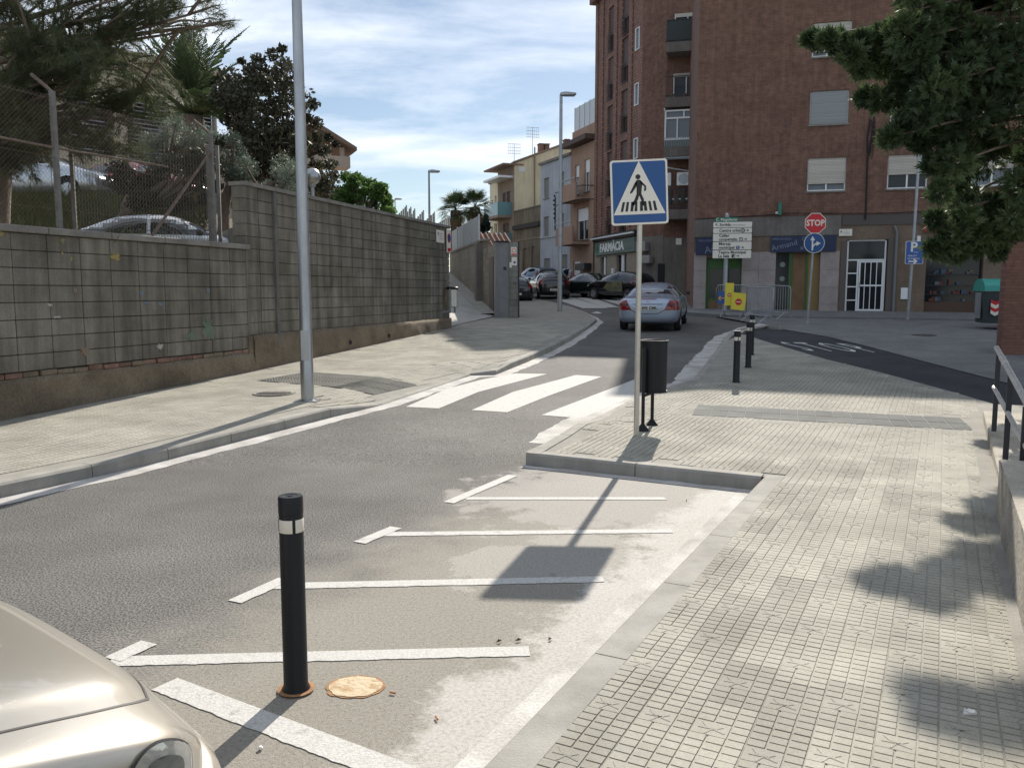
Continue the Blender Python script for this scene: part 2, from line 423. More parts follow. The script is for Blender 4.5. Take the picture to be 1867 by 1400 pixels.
granite = M('granite', (.27, .235, .225), (.34, .30, .29), scale=2.5, rough=.55, rv=.06, fine=.14, fscale=40)
alu_white = M('white_frame', (.72, .74, .75), rough=.4)
shutter_m = add_lines(M('roller_shutter', (.50, .47, .41), (.56, .53, .47), scale=1, rough=.6, rv=.12), w_=30, h_=.055, mortar=.012, dark=.7)
shutter_g = add_lines(M('grey_shutter', (.30, .33, .33), rough=.6), w_=30, h_=.055, mortar=.012, dark=.8)
shutter_b = add_lines(M('brown_shutter', (.10, .055, .045), rough=.6, rv=.2), w_=30, h_=.06, mortar=.014, dark=.5)
glass_d = M('window_glass', (.018, .022, .027), rough=.12, spec=.35)
glass_c = M('curtained_glass', (.15, .17, .19), rough=.2, spec=.4)
glass_teal = M('teal_glass', (.16, .30, .32), rough=.12)
dark_in = M('dark_interior', (.02, .02, .022), rough=.9)
metal_dark = M('dark_metal', (.022, .024, .028), rough=.5, metal=.1)
metal_black = M('black_paint', (.010, .011, .014), rough=.42, spec=.3, coat=.0)
galv = M('galvanised', (.33, .34, .35), (.46, .47, .48), scale=6, rough=.36, metal=.92, stretch=(1, 1, .2))
galv_dull = M('dull_steel', (.30, .32, .34), (.40, .42, .44), scale=4, rough=.5, metal=.6)
galv_sign = M('sign_pole_steel', (.50, .47, .41), (.58, .55, .49), scale=5, rough=.45, metal=.6)
sign_white = M('sign_cream', (.74, .70, .62), rough=.45); sign_blue = M('sign_blue', (.012, .075, .24), rough=.4)
sign_black = M('sign_black', (.012, .012, .014), rough=.5); sign_red = M('sign_red', (.55, .02, .03), rough=.4)
sign_green = M('sign_green', (.01, .17, .11), rough=.4); sign_grey = M('sign_back', (.35, .35, .36), rough=.5, metal=.4)
sign_yellow = M('sign_yellow', (.72, .62, .06), rough=.5); sign_orange = M('sign_orange', (.75, .32, .05), rough=.5)
shop_green = M('shop_green', (.03, .11, .02), rough=.45); shop_blue = M('shop_blue', (.009, .02, .065), rough=.5)
tan_panel = M('tan_panel', (.15, .085, .04), (.20, .12, .06), scale=3, rough=.7)
terrace_m = M('terrace_ground', (.16, .145, .12), (.22, .2, .165), scale=1.2, rough=.95, bump=.5)
grass_m = M('grass', (.07, .085, .025), (.13, .13, .05), scale=2, rough=.9, trans=.3)
rust_m = M('rust_spot', (.36, .24, .12), (.52, .42, .28), scale=16, rough=.9, lo=.35, hi=.5, bump=.4)
rust_dark = M('rust_ring', (.22, .11, .05), (.34, .18, .08), scale=20, rough=.9)
bark_m = M('bark', (.10, .072, .052), (.19, .15, .115), scale=6, rough=.95, bump=.8, bscale=25, stretch=(1, 1, .3))

# ================================================================ GROUND
g = MB()
xs = (-700, -60, 0, 60, 700); ys = (-200, -20, 8, 70, 900)
for y in ys:
    for x in xs: g.v.append((x, y, hz(y)))
for j in range(4):
    for i in range(4): g.f.append((j * 5 + i, j * 5 + i + 1, j * 5 + i + 6, j * 5 + i + 5)); g.m.append(0)
road = g.build('road', asphalt); road['kind'] = 'structure'

U_ = Vector((.458, .889)).normalized(); W_ = Vector((U_.y, -U_.x))     # along and across the paving
def xy(v): return (v[0], v[1])
DIPS += [(Vector((-1.85, 11.55)), Vector((-.78, 14.35)), .105, 1.0), (Vector((.95, 10.4)), Vector((2.1, 12.7)), .095, .9), (Vector((2.1, 12.7)), Vector((4.6, 19.5)), .07, .8), (Vector((2.6, 24.6)), Vector((3.3, 26.8)), .09, .9)]
KL = [(-8.2, -1.3, .12), (-4.22, 6.73, .12), (-2.32, 10.58, .12), (-1.80, 11.5, .02), (-.72, 14.55, .02)]
for q in ((905, 671), (960, 650), (1005, 631), (1045, 610)):
    p = gp(q[0], q[1], .12); KL.append((p.x, p.y, .12))
p = gp(1072, 597, .04); KL.append((p.x, p.y, .02)); p = gp(1088, 584, .06); KL.append((p.x, p.y, .03))
for q in ((1075, 572), (1045, 560), (1005, 550), (980, 546)):
    p = gp(q[0], q[1], .12); KL.append((p.x, p.y, .12))
KR = [(.13, 8.06, .12), (.50, 8.95, .10), (.95, 10.2, .03), (1.85, 12.2, .02)]
for q in ((1262, 690), (1290, 655), (1312, 625), (1330, 607), (1352, 599), (1395, 594), (1428, 597)):
    p = gp(q[0], q[1], .1); KR.append((p.x, p.y, .04))
WA0, WA1, WB1 = Vector((-9.72, -.70)), Vector((-4.49, 14.37)), Vector((-1.78, 23.93))

def fine(pts, step=.8):
    P = [Vector((p[0], p[1], 0)) for p in pts]; q = []
    for a, b in zip(P[:-1], P[1:]):
        n = max(1, round((b - a).length / step)); q += [a.lerp(b, i / n) for i in range(n)]
    q.append(P[-1]); return [(v.x, v.y, .12 - dip(v.x, v.y)) for v in q]
def kerb(name, pts, side, mat=kerb_m, wd=.15, step=1.0):
    root = setting(name)
    P = [Vector(p) for p in pts]; q = []
    for a, b in zip(P[:-1], P[1:]):
        n = max(1, round((b - a).xy.length / step)); q += [a.lerp(b, i / n) for i in range(n)]
    q.append(P[-1])
    nr = []
    for i in range(len(q)):
        t = (q[min(i + 1, len(q) - 1)] - q[max(i - 1, 0)]).xy.normalized(); nr.append(Vector((-t.y, t.x)) * side)
    for i in range(len(q) - 1):
        a, b = q[i], q[i + 1]; d = (b - a).xy.normalized() * .004
        mb = MB(); row = []
        for p, n_, s in ((a, nr[i], 1), (b, nr[i + 1], -1)):
            z = hz(p.y); h = p.z + rnd.uniform(0, .002); e = Vector(p.xy) + d * s
            pr = [(0, -.1), (.006, h - .02), (.026, h), (wd, h), (wd, -.1)]
            row.append([(e.x + n_.x * u, e.y + n_.y * u, z + v) for u, v in pr])
        mb.v = row[0] + row[1]
        mb.f = [(k, k + 1, k + 6, k + 5) for k in range(4)] + [(4, 3, 2, 1, 0), (5, 6, 7, 8, 9)]
        if side > 0: mb.f = [tuple(reversed(f)) for f in mb.f]
        mb.m = [0] * len(mb.f)
        mb.build('kerb_stone', mat, root)
    return root
kerb('kerb_left', fine(KL), 1, step=5)
kerb('kerb_bays', [(-3.03, -3.05, .12), (-.12, 2.61, .12), (2.19, 7.10, .12)], -1, wd=.17)
kerb('kerb_short', [(2.125, 6.985, .12), (.13, 8.06, .12)], -1, wd=.15)
kerb('kerb_right', fine(KR), -1, step=5)

# raised sidewalks (mortar bed under the pavers)
left_poly = [(-9.9, -1.3)] + [(-4.5, 14.37), (-1.8, 23.93), (-1.55, 26), (-.95, 28.6), (-.3, 33), (.1, 40), (.6, 47)] + [(p[0] - .08, p[1]) for p in reversed(KL)]
drape('sidewalk_left_bed', left_poly, .1125, paving_bed, dips=True)['kind'] = 'structure'
stop_lo = [gp(a, b, .1) for a, b in ((1354, 610), (1408, 627), (1509, 657), (1609, 681), (1744, 718), (1811, 738))]
stop_up = [gp(a, b, .1) for a, b in ((1428, 597), (1509, 610), (1593, 630), (1677, 652), (1811, 686))]
def ext(a, b, k): return Vector((b[0] + (b[0] - a[0]) * k, b[1] + (b[1] - a[1]) * k))
lo_far = ext(stop_lo[-2], stop_lo[-1], 3.5); up_far = ext(stop_up[-2], stop_up[-1], 2.0)
bl = Vector((3.9, 6.58))
right_poly = [(-3.03 + .08, -3.05), (-.12 + .08, 2.61), (2.13 + .08, 6.98), (2.13, 6.98 + .08), (.13, 8.14)] + [(p[0] + .06, p[1]) for p in KR[1:-4]] + \
             [xy(p) for p in stop_lo] + [xy(bl + U_ * 5.5 + W_ * 4)] + [xy(bl + U_ * 3.66 + W_ * .6), xy(bl - U_ * 11 + W_ * .6)]
drape('sidewalk_right_bed', right_poly, .1125, paving_bed, dips=True)['kind'] = 'structure'
stop_poly = [xy(p) for p in stop_lo] + [xy(lo_far), xy(up_far)] + [xy(p) for p in reversed(stop_up)] + [xy(gp(1385, 597, .05))]
drape('stop_street', stop_poly, .04, asphalt_new)['kind'] = 'structure'
far_poly = [xy(gp(1395, 590, .1)), ] + [xy(p) for p in stop_up] + [xy(up_far), (40, 12), (40, 27), (7.2, 36.5), (7.0, 33.0)]
drape('pavement_right', far_poly, .05, paver_plain)['kind'] = 'structure'
shop_walk = [(6.4, 31.5), (7.6, 29.6), (20, 26.2), (40, 20.5), (40, 26), (7.6, 35), (9.5, 44), (7.5, 45), (5.3, 52), (4.3, 52), (5.6, 43)]
drape('pavement_by_shops', shop_walk, .12, paver_plain, skirt=.14)['kind'] = 'structure'
# islands of white paint / slurry at kerbs
strip('gutter_left', [p[:2] for p in KL], .0, .24, .003, slurry, jag=.022, seed=3)['kind'] = 'structure'
strip('gutter_right', [p[:2] for p in fine(KR[1:10])], .0, -.36, .003, slurry2, jag=.03, seed=6)['kind'] = 'structure'
pn = [gp(a, b, .1) for a, b in ((1318, 612), (1345, 612), (1362, 601), (1406, 594), (1385, 590), (1345, 598))]
drape('nose_paint', [xy(p) for p in pn], .105, slurry)['kind'] = 'structure'
strip('bay_gutter', [(-3.03, -3.05), (-.12, 2.61), (2.13, 6.98)], -.17, 0, .002, slurry2, jag=.0, seed=8)['kind'] = 'structure'
strip('bay_gutter_short', [(2.13, 6.98), (.13, 8.06)], -.13, 0, .003, slurry, jag=.02, seed=9)['kind'] = 'structure'

# ---- pavers: 20 x 40 cm, three columns of bars and a star plate
def paver_quads(star=True, seed=0):
    q = []
    def bx(x0, x1, y0, y1, z0, z1, rot=0.0):
        cx, cy = (x0 + x1) / 2, (y0 + y1) / 2
        c, s = math.cos(rot), math.sin(rot)
        P = []
        for x, y in ((x0, y0), (x1, y0), (x1, y1), (x0, y1)):
            dx_, dy_ = x - cx, y - cy; P.append((cx + dx_ * c - dy_ * s, cy + dx_ * s + dy_ * c))
        q.append([(*P[0], z1), (*P[1], z1), (*P[2], z1), (*P[3], z1)])
        for i in range(4):
            a, b = P[i], P[(i + 1) % 4]
            q.append([(*a, z0), (*b, z0), (*b, z1), (*a, z1)])
    bx(.0003, .1997, .0003, .3997, -.03, -.0052)
    for r in range(8):
        for c_ in range(3):
            if star and c_ < 2 and 3 <= r < 5: continue
            bx(c_ * .0667 + .0046, (c_ + 1) * .0667 - .0046, r * .05 + .0038, (r + 1) * .05 - .0038, -.0058, 0)
    if star:
        bx(.003, .130, .152, .248, -.0058, -.0012)
        for cx, cy, l, a in ((.040, .218, .042, 2.2), (.045, .196, .05, .05), (.062, .178, .046, 1.15), (.088, .206, .046, .75), (.094, .188, .052, -.3), (.066, .200, .05, -.1)):
            bx(cx - l / 2, cx + l / 2, cy - .003, cy + .003, -.0016, .0004, a)
    return np.array(q, dtype=np.float32)
PQ = paver_quads(True); PQ2 = paver_quads(False)
def paver_mesh(q, name):
    o = np_mesh(name, q.reshape(-1, 3), 4, paver); me = o.data; bpy.data.objects.remove(o)
    bm = bmesh.new(); bm.from_mesh(me); bmesh.ops.remove_doubles(bm, verts=bm.verts, dist=1e-5); bmesh.ops.recalc_face_normals(bm, faces=bm.faces); bm.to_mesh(me); bm.free()
    return me
PM = [paver_mesh(PQ, 'paver'), paver_mesh(PQ2, 'paver_plain')]
def inside(pt, poly):
    x, y = pt; r = False; n = len(poly)
    for i in range(n):
        x1, y1 = poly[i]; x2, y2 = poly[(i + 1) % n]
        if (y1 > y) != (y2 > y) and x < (x2 - x1) * (y - y1) / (y2 - y1) + x1: r = not r
    return r
def shrink_ok(c, poly, r):
    return all(inside((c[0] + dx_ , c[1] + dy_), poly) for dx_, dy_ in ((r, 0), (-r, 0), (0, r), (0, -r)))
def lay(poly, origin, u, v, nu, nv, ztop, excl=None, r=.09):
    """tile centres: u across (20 cm), v along (40 cm)"""
    res = []
    for i in range(*nu):
        off = rnd.choice((0, .1, .2, .3)) - .2
        for j in range(*nv):
            p = origin + u * (.2 * i) + v * (.4 * j + off)
            c = p + u * .1 + v * .2
            if not shrink_ok(c, poly, r) or (excl and excl(c)): continue
            res.append((p, c))
    return res
def place_rest(name, tiles, u, v, ztop, parent=None):
    if not tiles: return
    A = []
    for p, c in tiles:
        q = (PQ if rnd.random() < .93 else PQ2).reshape(-1, 3)
        w3 = np.empty_like(q)
        w3[:, 0] = p.x + u.x * q[:, 0] + v.x * q[:, 1]; w3[:, 1] = p.y + u.y * q[:, 0] + v.y * q[:, 1]
        w3[:, 2] = np.where(w3[:, 1] < 8, 0, .035 * (w3[:, 1] - 8)) + q[:, 2] + ztop + rnd.uniform(-.0008, .0008)
        dps = [dip(*(p + u * a_ + v * b_)) for a_, b_ in ((0, 0), (.2, 0), (0, .4), (.2, .4))]
        if max(dps) > 0: w3[:, 2] -= dps[0] + (dps[1] - dps[0]) * q[:, 0] / .2 + (dps[2] - dps[0]) * q[:, 1] / .4
        A.append(w3)
    o = np_mesh(name, np.concatenate(A), 4, paver, parent); o['kind'] = 'stuff'
    return o
# right sidewalk
band0, band1 = Vector((2.20, 10.10)), Vector((5.30, 9.10)); bd = (band1 - band0).normalized(); bnn = Vector((-bd.y, bd.x))
def in_band(c):
    d = c - band0; return -.06 < d.dot(bnn) < .84 and -.1 < d.dot(bd) < 3.4
pr_poly = [(-2.83, -3.0), (.05, 2.57), (2.285, 6.93), (2.22, 7.13), (.35, 8.15)] + [(p[0] + .19, p[1]) for p in KR[1:4]] + [(p[0] + .62, p[1]) for p in KR[4:8]] + \
          [xy(p + Vector((-.05, -.1, 0))) for p in stop_lo] + [xy(bl + U_ * 5.5 + W_ * 4)] + [xy(bl + U_ * 5.2), xy(bl - U_ * 11)]
tl = lay(pr_poly, Vector((2.13, 6.98)) + W_ * .165, W_, U_, (-24, 40), (-24, 40), .12, in_band)
def vis(c):
    z = c.y * math.cos(PITCH) + 1.57 * math.sin(PITCH)
    if c.y < 1.6: return False
    px = 933 + F_PX * c.x / z; return -40 < px < 1900
walk = setting('sidewalk_right')
tl.sort(key=lambda t: t[1].length)
near = [t for t in tl if vis(t[1]) and dip(*t[1]) < .001 and t[1].y < 7.75][:270]; ns = set(id(t) for t in near)
ang = math.atan2(W_.y, W_.x)
for i, (p, c) in enumerate(near):
    o = bpy.data.objects.new('paver', PM[0 if rnd.random() < .94 else 1]); C.objects.link(o); o.parent = walk
    o.location = (p.x, p.y, .12 + rnd.uniform(-.0008, .0008))
    o.rotation_euler = (rnd.uniform(-.003, .003), rnd.uniform(-.003, .003), ang)
place_rest('far_pavers', [t for t in tl if id(t) not in ns], W_, U_, .12, walk)
def conform(mb, p, u, v):
    mb.v = [((p + u * x + v * y).x, (p + u * x + v * y).y, hz((p + u * x + v * y).y) + .122 - dip((p + u * x + v * y).x, (p + u * x + v * y).y) + z) for x, y, z in mb.v]; return mb
drape('band_bed', [xy(band0 - bd * .3 - bnn * .22), xy(band0 + bd * 3.35 - bnn * .22), xy(band0 + bd * 3.35 + bnn * 1.02), xy(band0 - bd * .3 + bnn * 1.02)], .1175, paving_bed, walk, dips=True)
for r_ in range(2):                                   # dark slabs before the crossing
    for i in range(15):
        mb = MB().bbox(.003, .202, .003, .392, -.03, .0, .004)
        conform(mb, band0 + bd * (.206 * i) + bnn * (.398 * r_), bd, bnn).build('dark_slab', paver_dark, walk)
cement = strip('cement_margin', [xy(bl - U_ * 9), xy(bl + U_ * 4.2)], -.10, .06, .1225, paving_bed, walk, jag=.02, seed=12)
# left sidewalk
pl_poly = [(-9.75, -1.3), (-4.40, 14.3), (-1.66, 23.9), (-1.4, 25.6)] + [(1.0, 25)] + [(p[0] - .2, p[1] + .05) for p in reversed(KL[:9])]
UL = Vector((.443, .897)); WL = Vector((UL.y, -UL.x))
def in_tact(c):
    a = gp(500, 688, .12); d = Vector((c.x - a.x, c.y - a.y)); return 0 < d.dot(WL) < 2.3 and -.45 < d.dot(UL) < .8
tl2 = lay(pl_poly, Vector((-4.22, 6.73)) - WL * .17, WL, UL, (-24, 14), (-26, 50), .12, in_tact)
tl2 = [t for t in tl2 if t[1].y > 4]
lw = setting('sidewalk_left')
place_rest('pavers', tl2, WL, UL, .12, lw)
a = gp(500, 688, .12)
for i in range(6):
    for j in range(3):
        mb = MB().bbox(.003, .37, .003, .39, -.03, 0, .004)
        for k in range(6 if i < 4 else 0):
            for l in range(6): mb.lathe([(.014, 0), (.010, .005), (0, .005)], 6, c=(.035 + k * .06, .035 + l * .06))
        if i >= 4:
            for k in range(7): mb.box(.02 + k * .05, .04 + k * .05, .01, .385, 0, .005)
        p = Vector((a.x, a.y)) + WL * (.375 * i) + UL * (-.4 + .4 * j)
        conform(mb, p, WL, UL).build('tactile_slab', tactile, lw)

# ---- painted markings (each a sheet on the asphalt)
def paint(name, pts, off=.004, mat=road_white):
    o = drape(name, [xy(p) for p in pts], off, mat); o['kind'] = 'structure'; return o
for q in (((740, 742), (800, 745), (872, 715), (940, 697), (998, 682), (940, 681), (880, 692), (815, 709)),
          ((860, 748), (925, 752), (1000, 722), (1097, 687), (1050, 684), (935, 715)),
          ((987, 757), (1060, 763), (1216, 697), (1160, 691))):
    paint('crossing_stripe', [gp(a, b) for a, b in q])
for q in (((998, 541), (1046, 543), (1108, 562), (1062, 562)), ((1045, 541), (1075, 541), (1128, 560), (1104, 561)), ((1085, 543), (1112, 543), (1165, 558), (1140, 559))):
    paint('far_crossing_stripe', [gp(a, b) for a, b in q])
paint('give_way_mark', [gp(a, b) for a, b in ((1078, 571), (1088, 568), (1098, 571), (1092, 572))])
def line(a, b, wd, name='bay_line', jag=.0025, seed=1, off=.0035):
    A, B = Vector(xy(a)), Vector(xy(b)); o = strip(name, [A, B], -wd / 2, wd / 2, off, road_white, jag=jag * 1.4, step=.022, seed=seed); o['kind'] = 'structure'
line(gp(200, 1206), gp(965, 1187), .105, seed=1); line(gp(205, 1203), gp(272, 1172), .105, seed=2, off=.005)
line(gp(490, 1069), gp(1100, 1056), .10, seed=3); line(gp(428, 1098), gp(520, 1056), .10, seed=4, off=.005)
line(gp(700, 974), gp(1225, 968), .095, seed=5); line(gp(655, 990), gp(722, 962), .10, seed=6, off=.005)
line(gp(850, 909), gp(1213, 909), .085, seed=7); line(gp(818, 917), gp(935, 867), .10, seed=8, off=.005)
line(gp(300, 1247), gp(740, 1415), .130, 'boundary_line', seed=9)
# STOP lettering lying on the street
O_, X_, Y_ = gp(1474, 639, .05), gp(1612, 642.5, .05), gp(1417, 623, .05)
tm = text_mb('S T O P', 1, .0, 0.0, 'LEFT')
xs_ = [v[0] for v in tm.v]; zs_ = [v[2] for v in tm.v]; x0, x1, z0, z1 = min(xs_), max(xs_), min(zs_), max(zs_)
nv_ = []
for v in tm.v:
    a, b = (v[0] - x0) / (x1 - x0), (v[2] - z0) / (z1 - z0)
    p = O_ + (X_ - O_) * a + (Y_ - O_) * b; nv_.append((p.x, p.y, hz(p.y) + .046))
tm.v = nv_
o = tm.build('stop_lettering', M('worn_paint', (.42, .43, .43), (.55, .56, .56), scale=7, rough=.8, fine=.2)); o['kind'] = 'structure'
# rust coloured spot, manholes, litter
mb = MB(); c = gp(648, 1252); n = 90; from mathutils import noise as _nz
q_ = [1 + .12 * _nz.noise(Vector((math.cos(i * 2 * math.pi / n) * 2, math.sin(i * 2 * math.pi / n) * 2, 4))) + .045 * _nz.noise(Vector((math.cos(i * 2 * math.pi / n) * 9, math.sin(i * 2 * math.pi / n) * 9, 1))) for i in range(n)]
MB().add([(c.x + math.cos(i * 2 * math.pi / n) * .128 * q_[(i + 3) % n], c.y + math.sin(i * 2 * math.pi / n) * .105 * q_[(i + 2) % n], .003) for i in range(n)], [tuple(range(n))]).build('rust_halo', rust_dark)['kind'] = 'structure'
mb.v = [(c.x + math.cos(i * 2 * math.pi / n) * .115 * q_[i], c.y + math.sin(i * 2 * math.pi / n) * .095 * q_[i], .005) for i in range(n)]; mb.f = [tuple(range(n))]; mb.m = [0]
tag(mb.build('rust_patch', rust_m), 'pale orange filled hole in the asphalt right of the near bollard', 'patch')
def manhole(name, pt, r, label, cat, off, mat=metal_dark):
    t = thing(name, label, cat, (pt.x, pt.y, hz(pt.y) + off))
    MB().lathe([(r, -.01), (r, .004), (r * .92, .004), (r * .9, 0.001), (0, .001)], 28).build('frame', mat, t)
    mb = MB()
    for i in range(9): mb.box(-r * .8 * math.sin(math.acos(min(1, abs(-1 + i / 4)) )) - .001, r * .8 * math.sin(math.acos(min(1, abs(-1 + i / 4)))) + .001, (-1 + i / 4) * r * .82 - .01, (-1 + i / 4) * r * .82 + .01, .001, .006)
    mb.build('grid', mat, t)
iron = M('cast_iron', (.10, .095, .085), (.16, .15, .135), scale=12, rough=.7, metal=.4)
manhole('manhole_cover', gp(500, 717, .12), .3, 'round iron cover in the left sidewalk near the tall lamp post', 'manhole cover', .121, iron)
manhole('manhole_cover', gp(1684, 611, .05), .32, 'dark round cover in the pavement in front of the dark shop', 'manhole cover', .056, iron)
lit = gp(1768, 1302, .12)
mb = MB(); 
for i in range(5):
    for j in range(3): mb.v.append((i * .009 - .02, j * .011 - .01, .008 + rnd.uniform(0, .014)))
for i in range(4):
    for j in range(2): a = i * 3 + j; mb.f.append((a, a + 3, a + 4, a + 1)); mb.m.append(0)
mb.tube([(-.02, -.01, .004), (.02, .008, .006)], .008, 6)
o = mb.build('crumpled_wrapper', M('white_paper', (.8, .79, .77), rough=.7)); o.location = (lit.x, lit.y, .121); o.rotation_euler = (0, 0, -.5)
tag(o, 'crumpled white paper wrapper lying on the near pavers', 'litter')
butt = M('cigarette_orange', (.40, .14, .05), rough=.8); leafm = M('dry_leaf', (.10, .055, .03), rough=.9)
for i, (px, py, nm, mt, lb) in enumerate(((716, 1264, 'cigarette_butt', butt, 'orange cigarette butt beside the rusty patch in the asphalt'), (796, 1310, 'cigarette_butt', butt, 'orange cigarette butt alone below the lowest bay line'),
        (945, 1168, 'dry_leaf', leafm, 'dark dry leaf curled at the end of the second bay line'), (1003, 1166, 'dry_leaf', leafm, 'small brown leaf lying in the pale gutter by the kerb'),
        (1252, 912, 'cigarette_butt', butt, 'cigarette butt in the far corner of the marked bays'), (1338, 807, 'paper_scrap', MATS['white_paper'], 'tiny white scrap on the pavers right of the litter bin'),
        (475, 1365, 'pebble', MATS['white_paper'], 'pale pebble on the asphalt under the bollard shadow'), (910, 1170, 'dry_leaf', leafm, 'blackish crumb of leaf left of the pale gutter'))):
    off = .121 if nm == 'paper_scrap' else .004
    p = gp(px, py, off)
    if nm == 'cigarette_butt': o = MB().tube([(-.013, 0, .004), (.013, 0, .005)], .004, 7).build(nm, mt)
    elif nm == 'pebble': o = MB().lathe([(0, .012), (.006, .011), (.010, .006), (.008, 0)], 7).build(nm, mt, smooth=True)
    else:
        mb = MB(); mb.v = [(-.018, 0, .002), (0, -.008, .010), (.018, .002, .004), (.002, .010, .012), (0, 0, .002)]; mb.f = [(0, 1, 4), (1, 2, 4), (2, 3, 4), (3, 0, 4)]; mb.m = [0] * 4
        o = mb.build(nm, mt)
    o.location = p; o.rotation_euler = (0, 0, rnd.uniform(0, 3)); tag(o, lb, 'litter')

# ================================================================ LEFT WALLS
def wall_frame(a, b):
    d = (b - a); return math.atan2(d.y, d.x), d.length
BL_, BH_ = .505, .21
def block_mesh(l, h, t=.06):
    mb = MB().bbox(.004, l - .004, 0, t, .004, h - .004, .006)
    o = mb.build('block', block_m); me = o.data; bpy.data.objects.remove(o); return me
BM = {}
def block_wall(name, label, a, b, zb, rows, thick, top_extra, n_cols, z_ground, half=False, cut=None):
    ang_, ln = wall_frame(a, b)
    root = thing(name, label, 'wall', (a.x, a.y, 0), ang_)
    start = ln - n_cols * BL_
    core = MB(); core.box(0, ln, .05, thick, zb - .3, zb + rows * BH_); core.build('core', mortar_m, root)
    for r in range(rows):
        for c_ in range(n_cols):
            key = 'f'
            if key not in BM: BM[key] = block_mesh(BL_, BH_)
            o = bpy.data.objects.new('block', BM[key]); C.objects.link(o); o.parent = root
            o.location = (start + c_ * BL_, rnd.uniform(-.003, .003) , zb + r * BH_); o.rotation_euler = (0, 0, rnd.uniform(-.002, .002))
    # old rendered plinth, uneven
    mb = MB(); nx_ = int(ln / .12); nz_ = 10; rr = random.Random(4)
    zt = zb - (.075 if not half else 0)
    from mathutils import noise
    for i in range(nx_ + 1):
        for j in range(nz_ + 1):
            x = ln * i / nx_; z = z_ground + (zt - z_ground) * j / nz_
            y = -.045 + .035 * noise.noise(Vector((x * 1.3, z * 2.1, 3 + a.x))) + .016 * noise.noise(Vector((x * 6, z * 7, 1)))
            if j == nz_: y += .01; z += .02 * noise.noise(Vector((x * 3, 0, 9)))
            mb.v.append((x, y, z))
    for i in range(nx_):
        for j in range(nz_):
            q = i * (nz_ + 1) + j; mb.f.append((q, q + nz_ + 1, q + nz_ + 2, q + 1)); mb.m.append(0)
    o0 = len(mb.v)
    for i in range(nx_ + 1): mb.v.append((ln * i / nx_, .06, zt + .005))
    for i in range(nx_): mb.f.append((i * (nz_ + 1) + nz_, (i + 1) * (nz_ + 1) + nz_, o0 + i + 1, o0 + i)); mb.m.append(0)
    mb.build('render_plinth', render_m, root, smooth=True)
    return root, ln, start
wa, lnA, stA = block_wall('low_block_wall', 'grey concrete block wall with brick row and chain link fence on top', WA0, WA1, .72, 8, .20, 0, 31, -.1)
for i in range(64):                                     # row of old bricks on the plinth
    l = .235 + rnd.uniform(-.02, .01)
    MB().bbox(0, l, -.022 + rnd.uniform(-.008, .012), .08, 0, .066 + rnd.uniform(-.01, .003), .008).build('brick', redbrick_m if rnd.random() < .7 else render_m, wa, loc=(lnA - (i + 1) * .25, 0, .648 + rnd.uniform(-.003, .003)))
for i in range(16):
    MB().bbox(.006, 1.004, -.05, .26, 0, .085, .01).build('coping_slab', coping_m, wa, loc=(lnA - (i + 1) * 1.01, 0, .72 + 8 * BH_ + .002 + rnd.uniform(0, .004)))
wb, lnB, stB = block_wall('tall_block_wall', 'tall dark grey concrete block retaining wall stained by rain', WA1, WB1, .95, 12, .24, 0, 19, .1, half=True)
for i in range(12):
    MB().box(0, BL_ - .1, -.004, .235, 0, BH_ - .008).build('end_block', block_m, wb, loc=(-.09, 0, .95 + i * BH_ + .004))
MB().box(-.11, lnB + .03, -.045, .28, 0, .065).build('coping', coping_m, wb, loc=(0, 0, .95 + 12 * BH_ + .002))
MB().box(-.12, .3, -.035, .2, .1, .94).build('plinth_end', render_m, wb)
MB().box(.78, .87, -.045, .05, .5, 3.46).build('concrete_strip', M('dark_concrete', (.10, .098, .09), (.15, .145, .135), scale=3, rough=.95, bump=.3), wb)
for x, z in ((3.6, .62), (5.6, .66)): MB().lathe([(.045, 0), (.045, .03), (.02, .03), (.0, .01)], 10).xf(Matrix.Translation((x, -.04, z)) @ Matrix.Rotation(R(90), 4, 'X')).build('drain_hole', dark_in, wb)
# graffiti remains on the low wall: thin patches of paint on the block faces
def splat(parent, x, z, sx, sz, mat, seed, y=-.0065):
    sx *= .7; sz *= .8; rr = random.Random(seed); n = 22
    mb = MB(); vs = []
    for k in range(n):
        a_ = 2 * math.pi * k / n; q = 1 + rr.uniform(-.6, .3); vs.append((x + math.cos(a_) * sx * q, z + math.sin(a_) * sz * q))
    mb.slab(vs, y, y + .003); o = mb.build('paint_patch', mat, parent); return o
def sA(px): return PLs(px, WA0, WA1)
def PLs(px, a, b, py=500):
    d = ray(px, py); n = Vector((-(b - a).y, (b - a).x)); t = (a.x * n.x + a.y * n.y) / (d[0] * n.x + d[1] * n.y)
    return (Vector((t * d[0], t * d[1])) - a).length, t * d[1]
for i, (px, py, sx, sy, mt) in enumerate(((5, 425, 6, 6, paint_y), (117, 439, 6, 6, paint_y), (131, 472, 4, 5, paint_y), (212, 468, 12, 9, paint_y), (116, 462, 4, 3, paint_y), (256, 535, 5, 5, paint_b), (265, 552, 7, 3, paint_b), (289, 554, 8, 5, paint_b), (378, 530, 5, 8, paint_b),
        (375, 600, 17, 28, paint_g), (345, 612, 12, 13, paint_g), (146, 640, 10, 9, paint_o), (135, 530, 4, 10, paint_o), (98, 578, 8, 3, slurry2), (285, 632, 8, 7, slurry2), (87, 556, 5, 3, slurry2))):
    s_, Y_p = PLs(px, WA0, WA1); z = zp(py, Y_p); k = Y_p / F_PX
    splat(wa, s_, z, sx * k * 1.6, sy * k, mt, i)

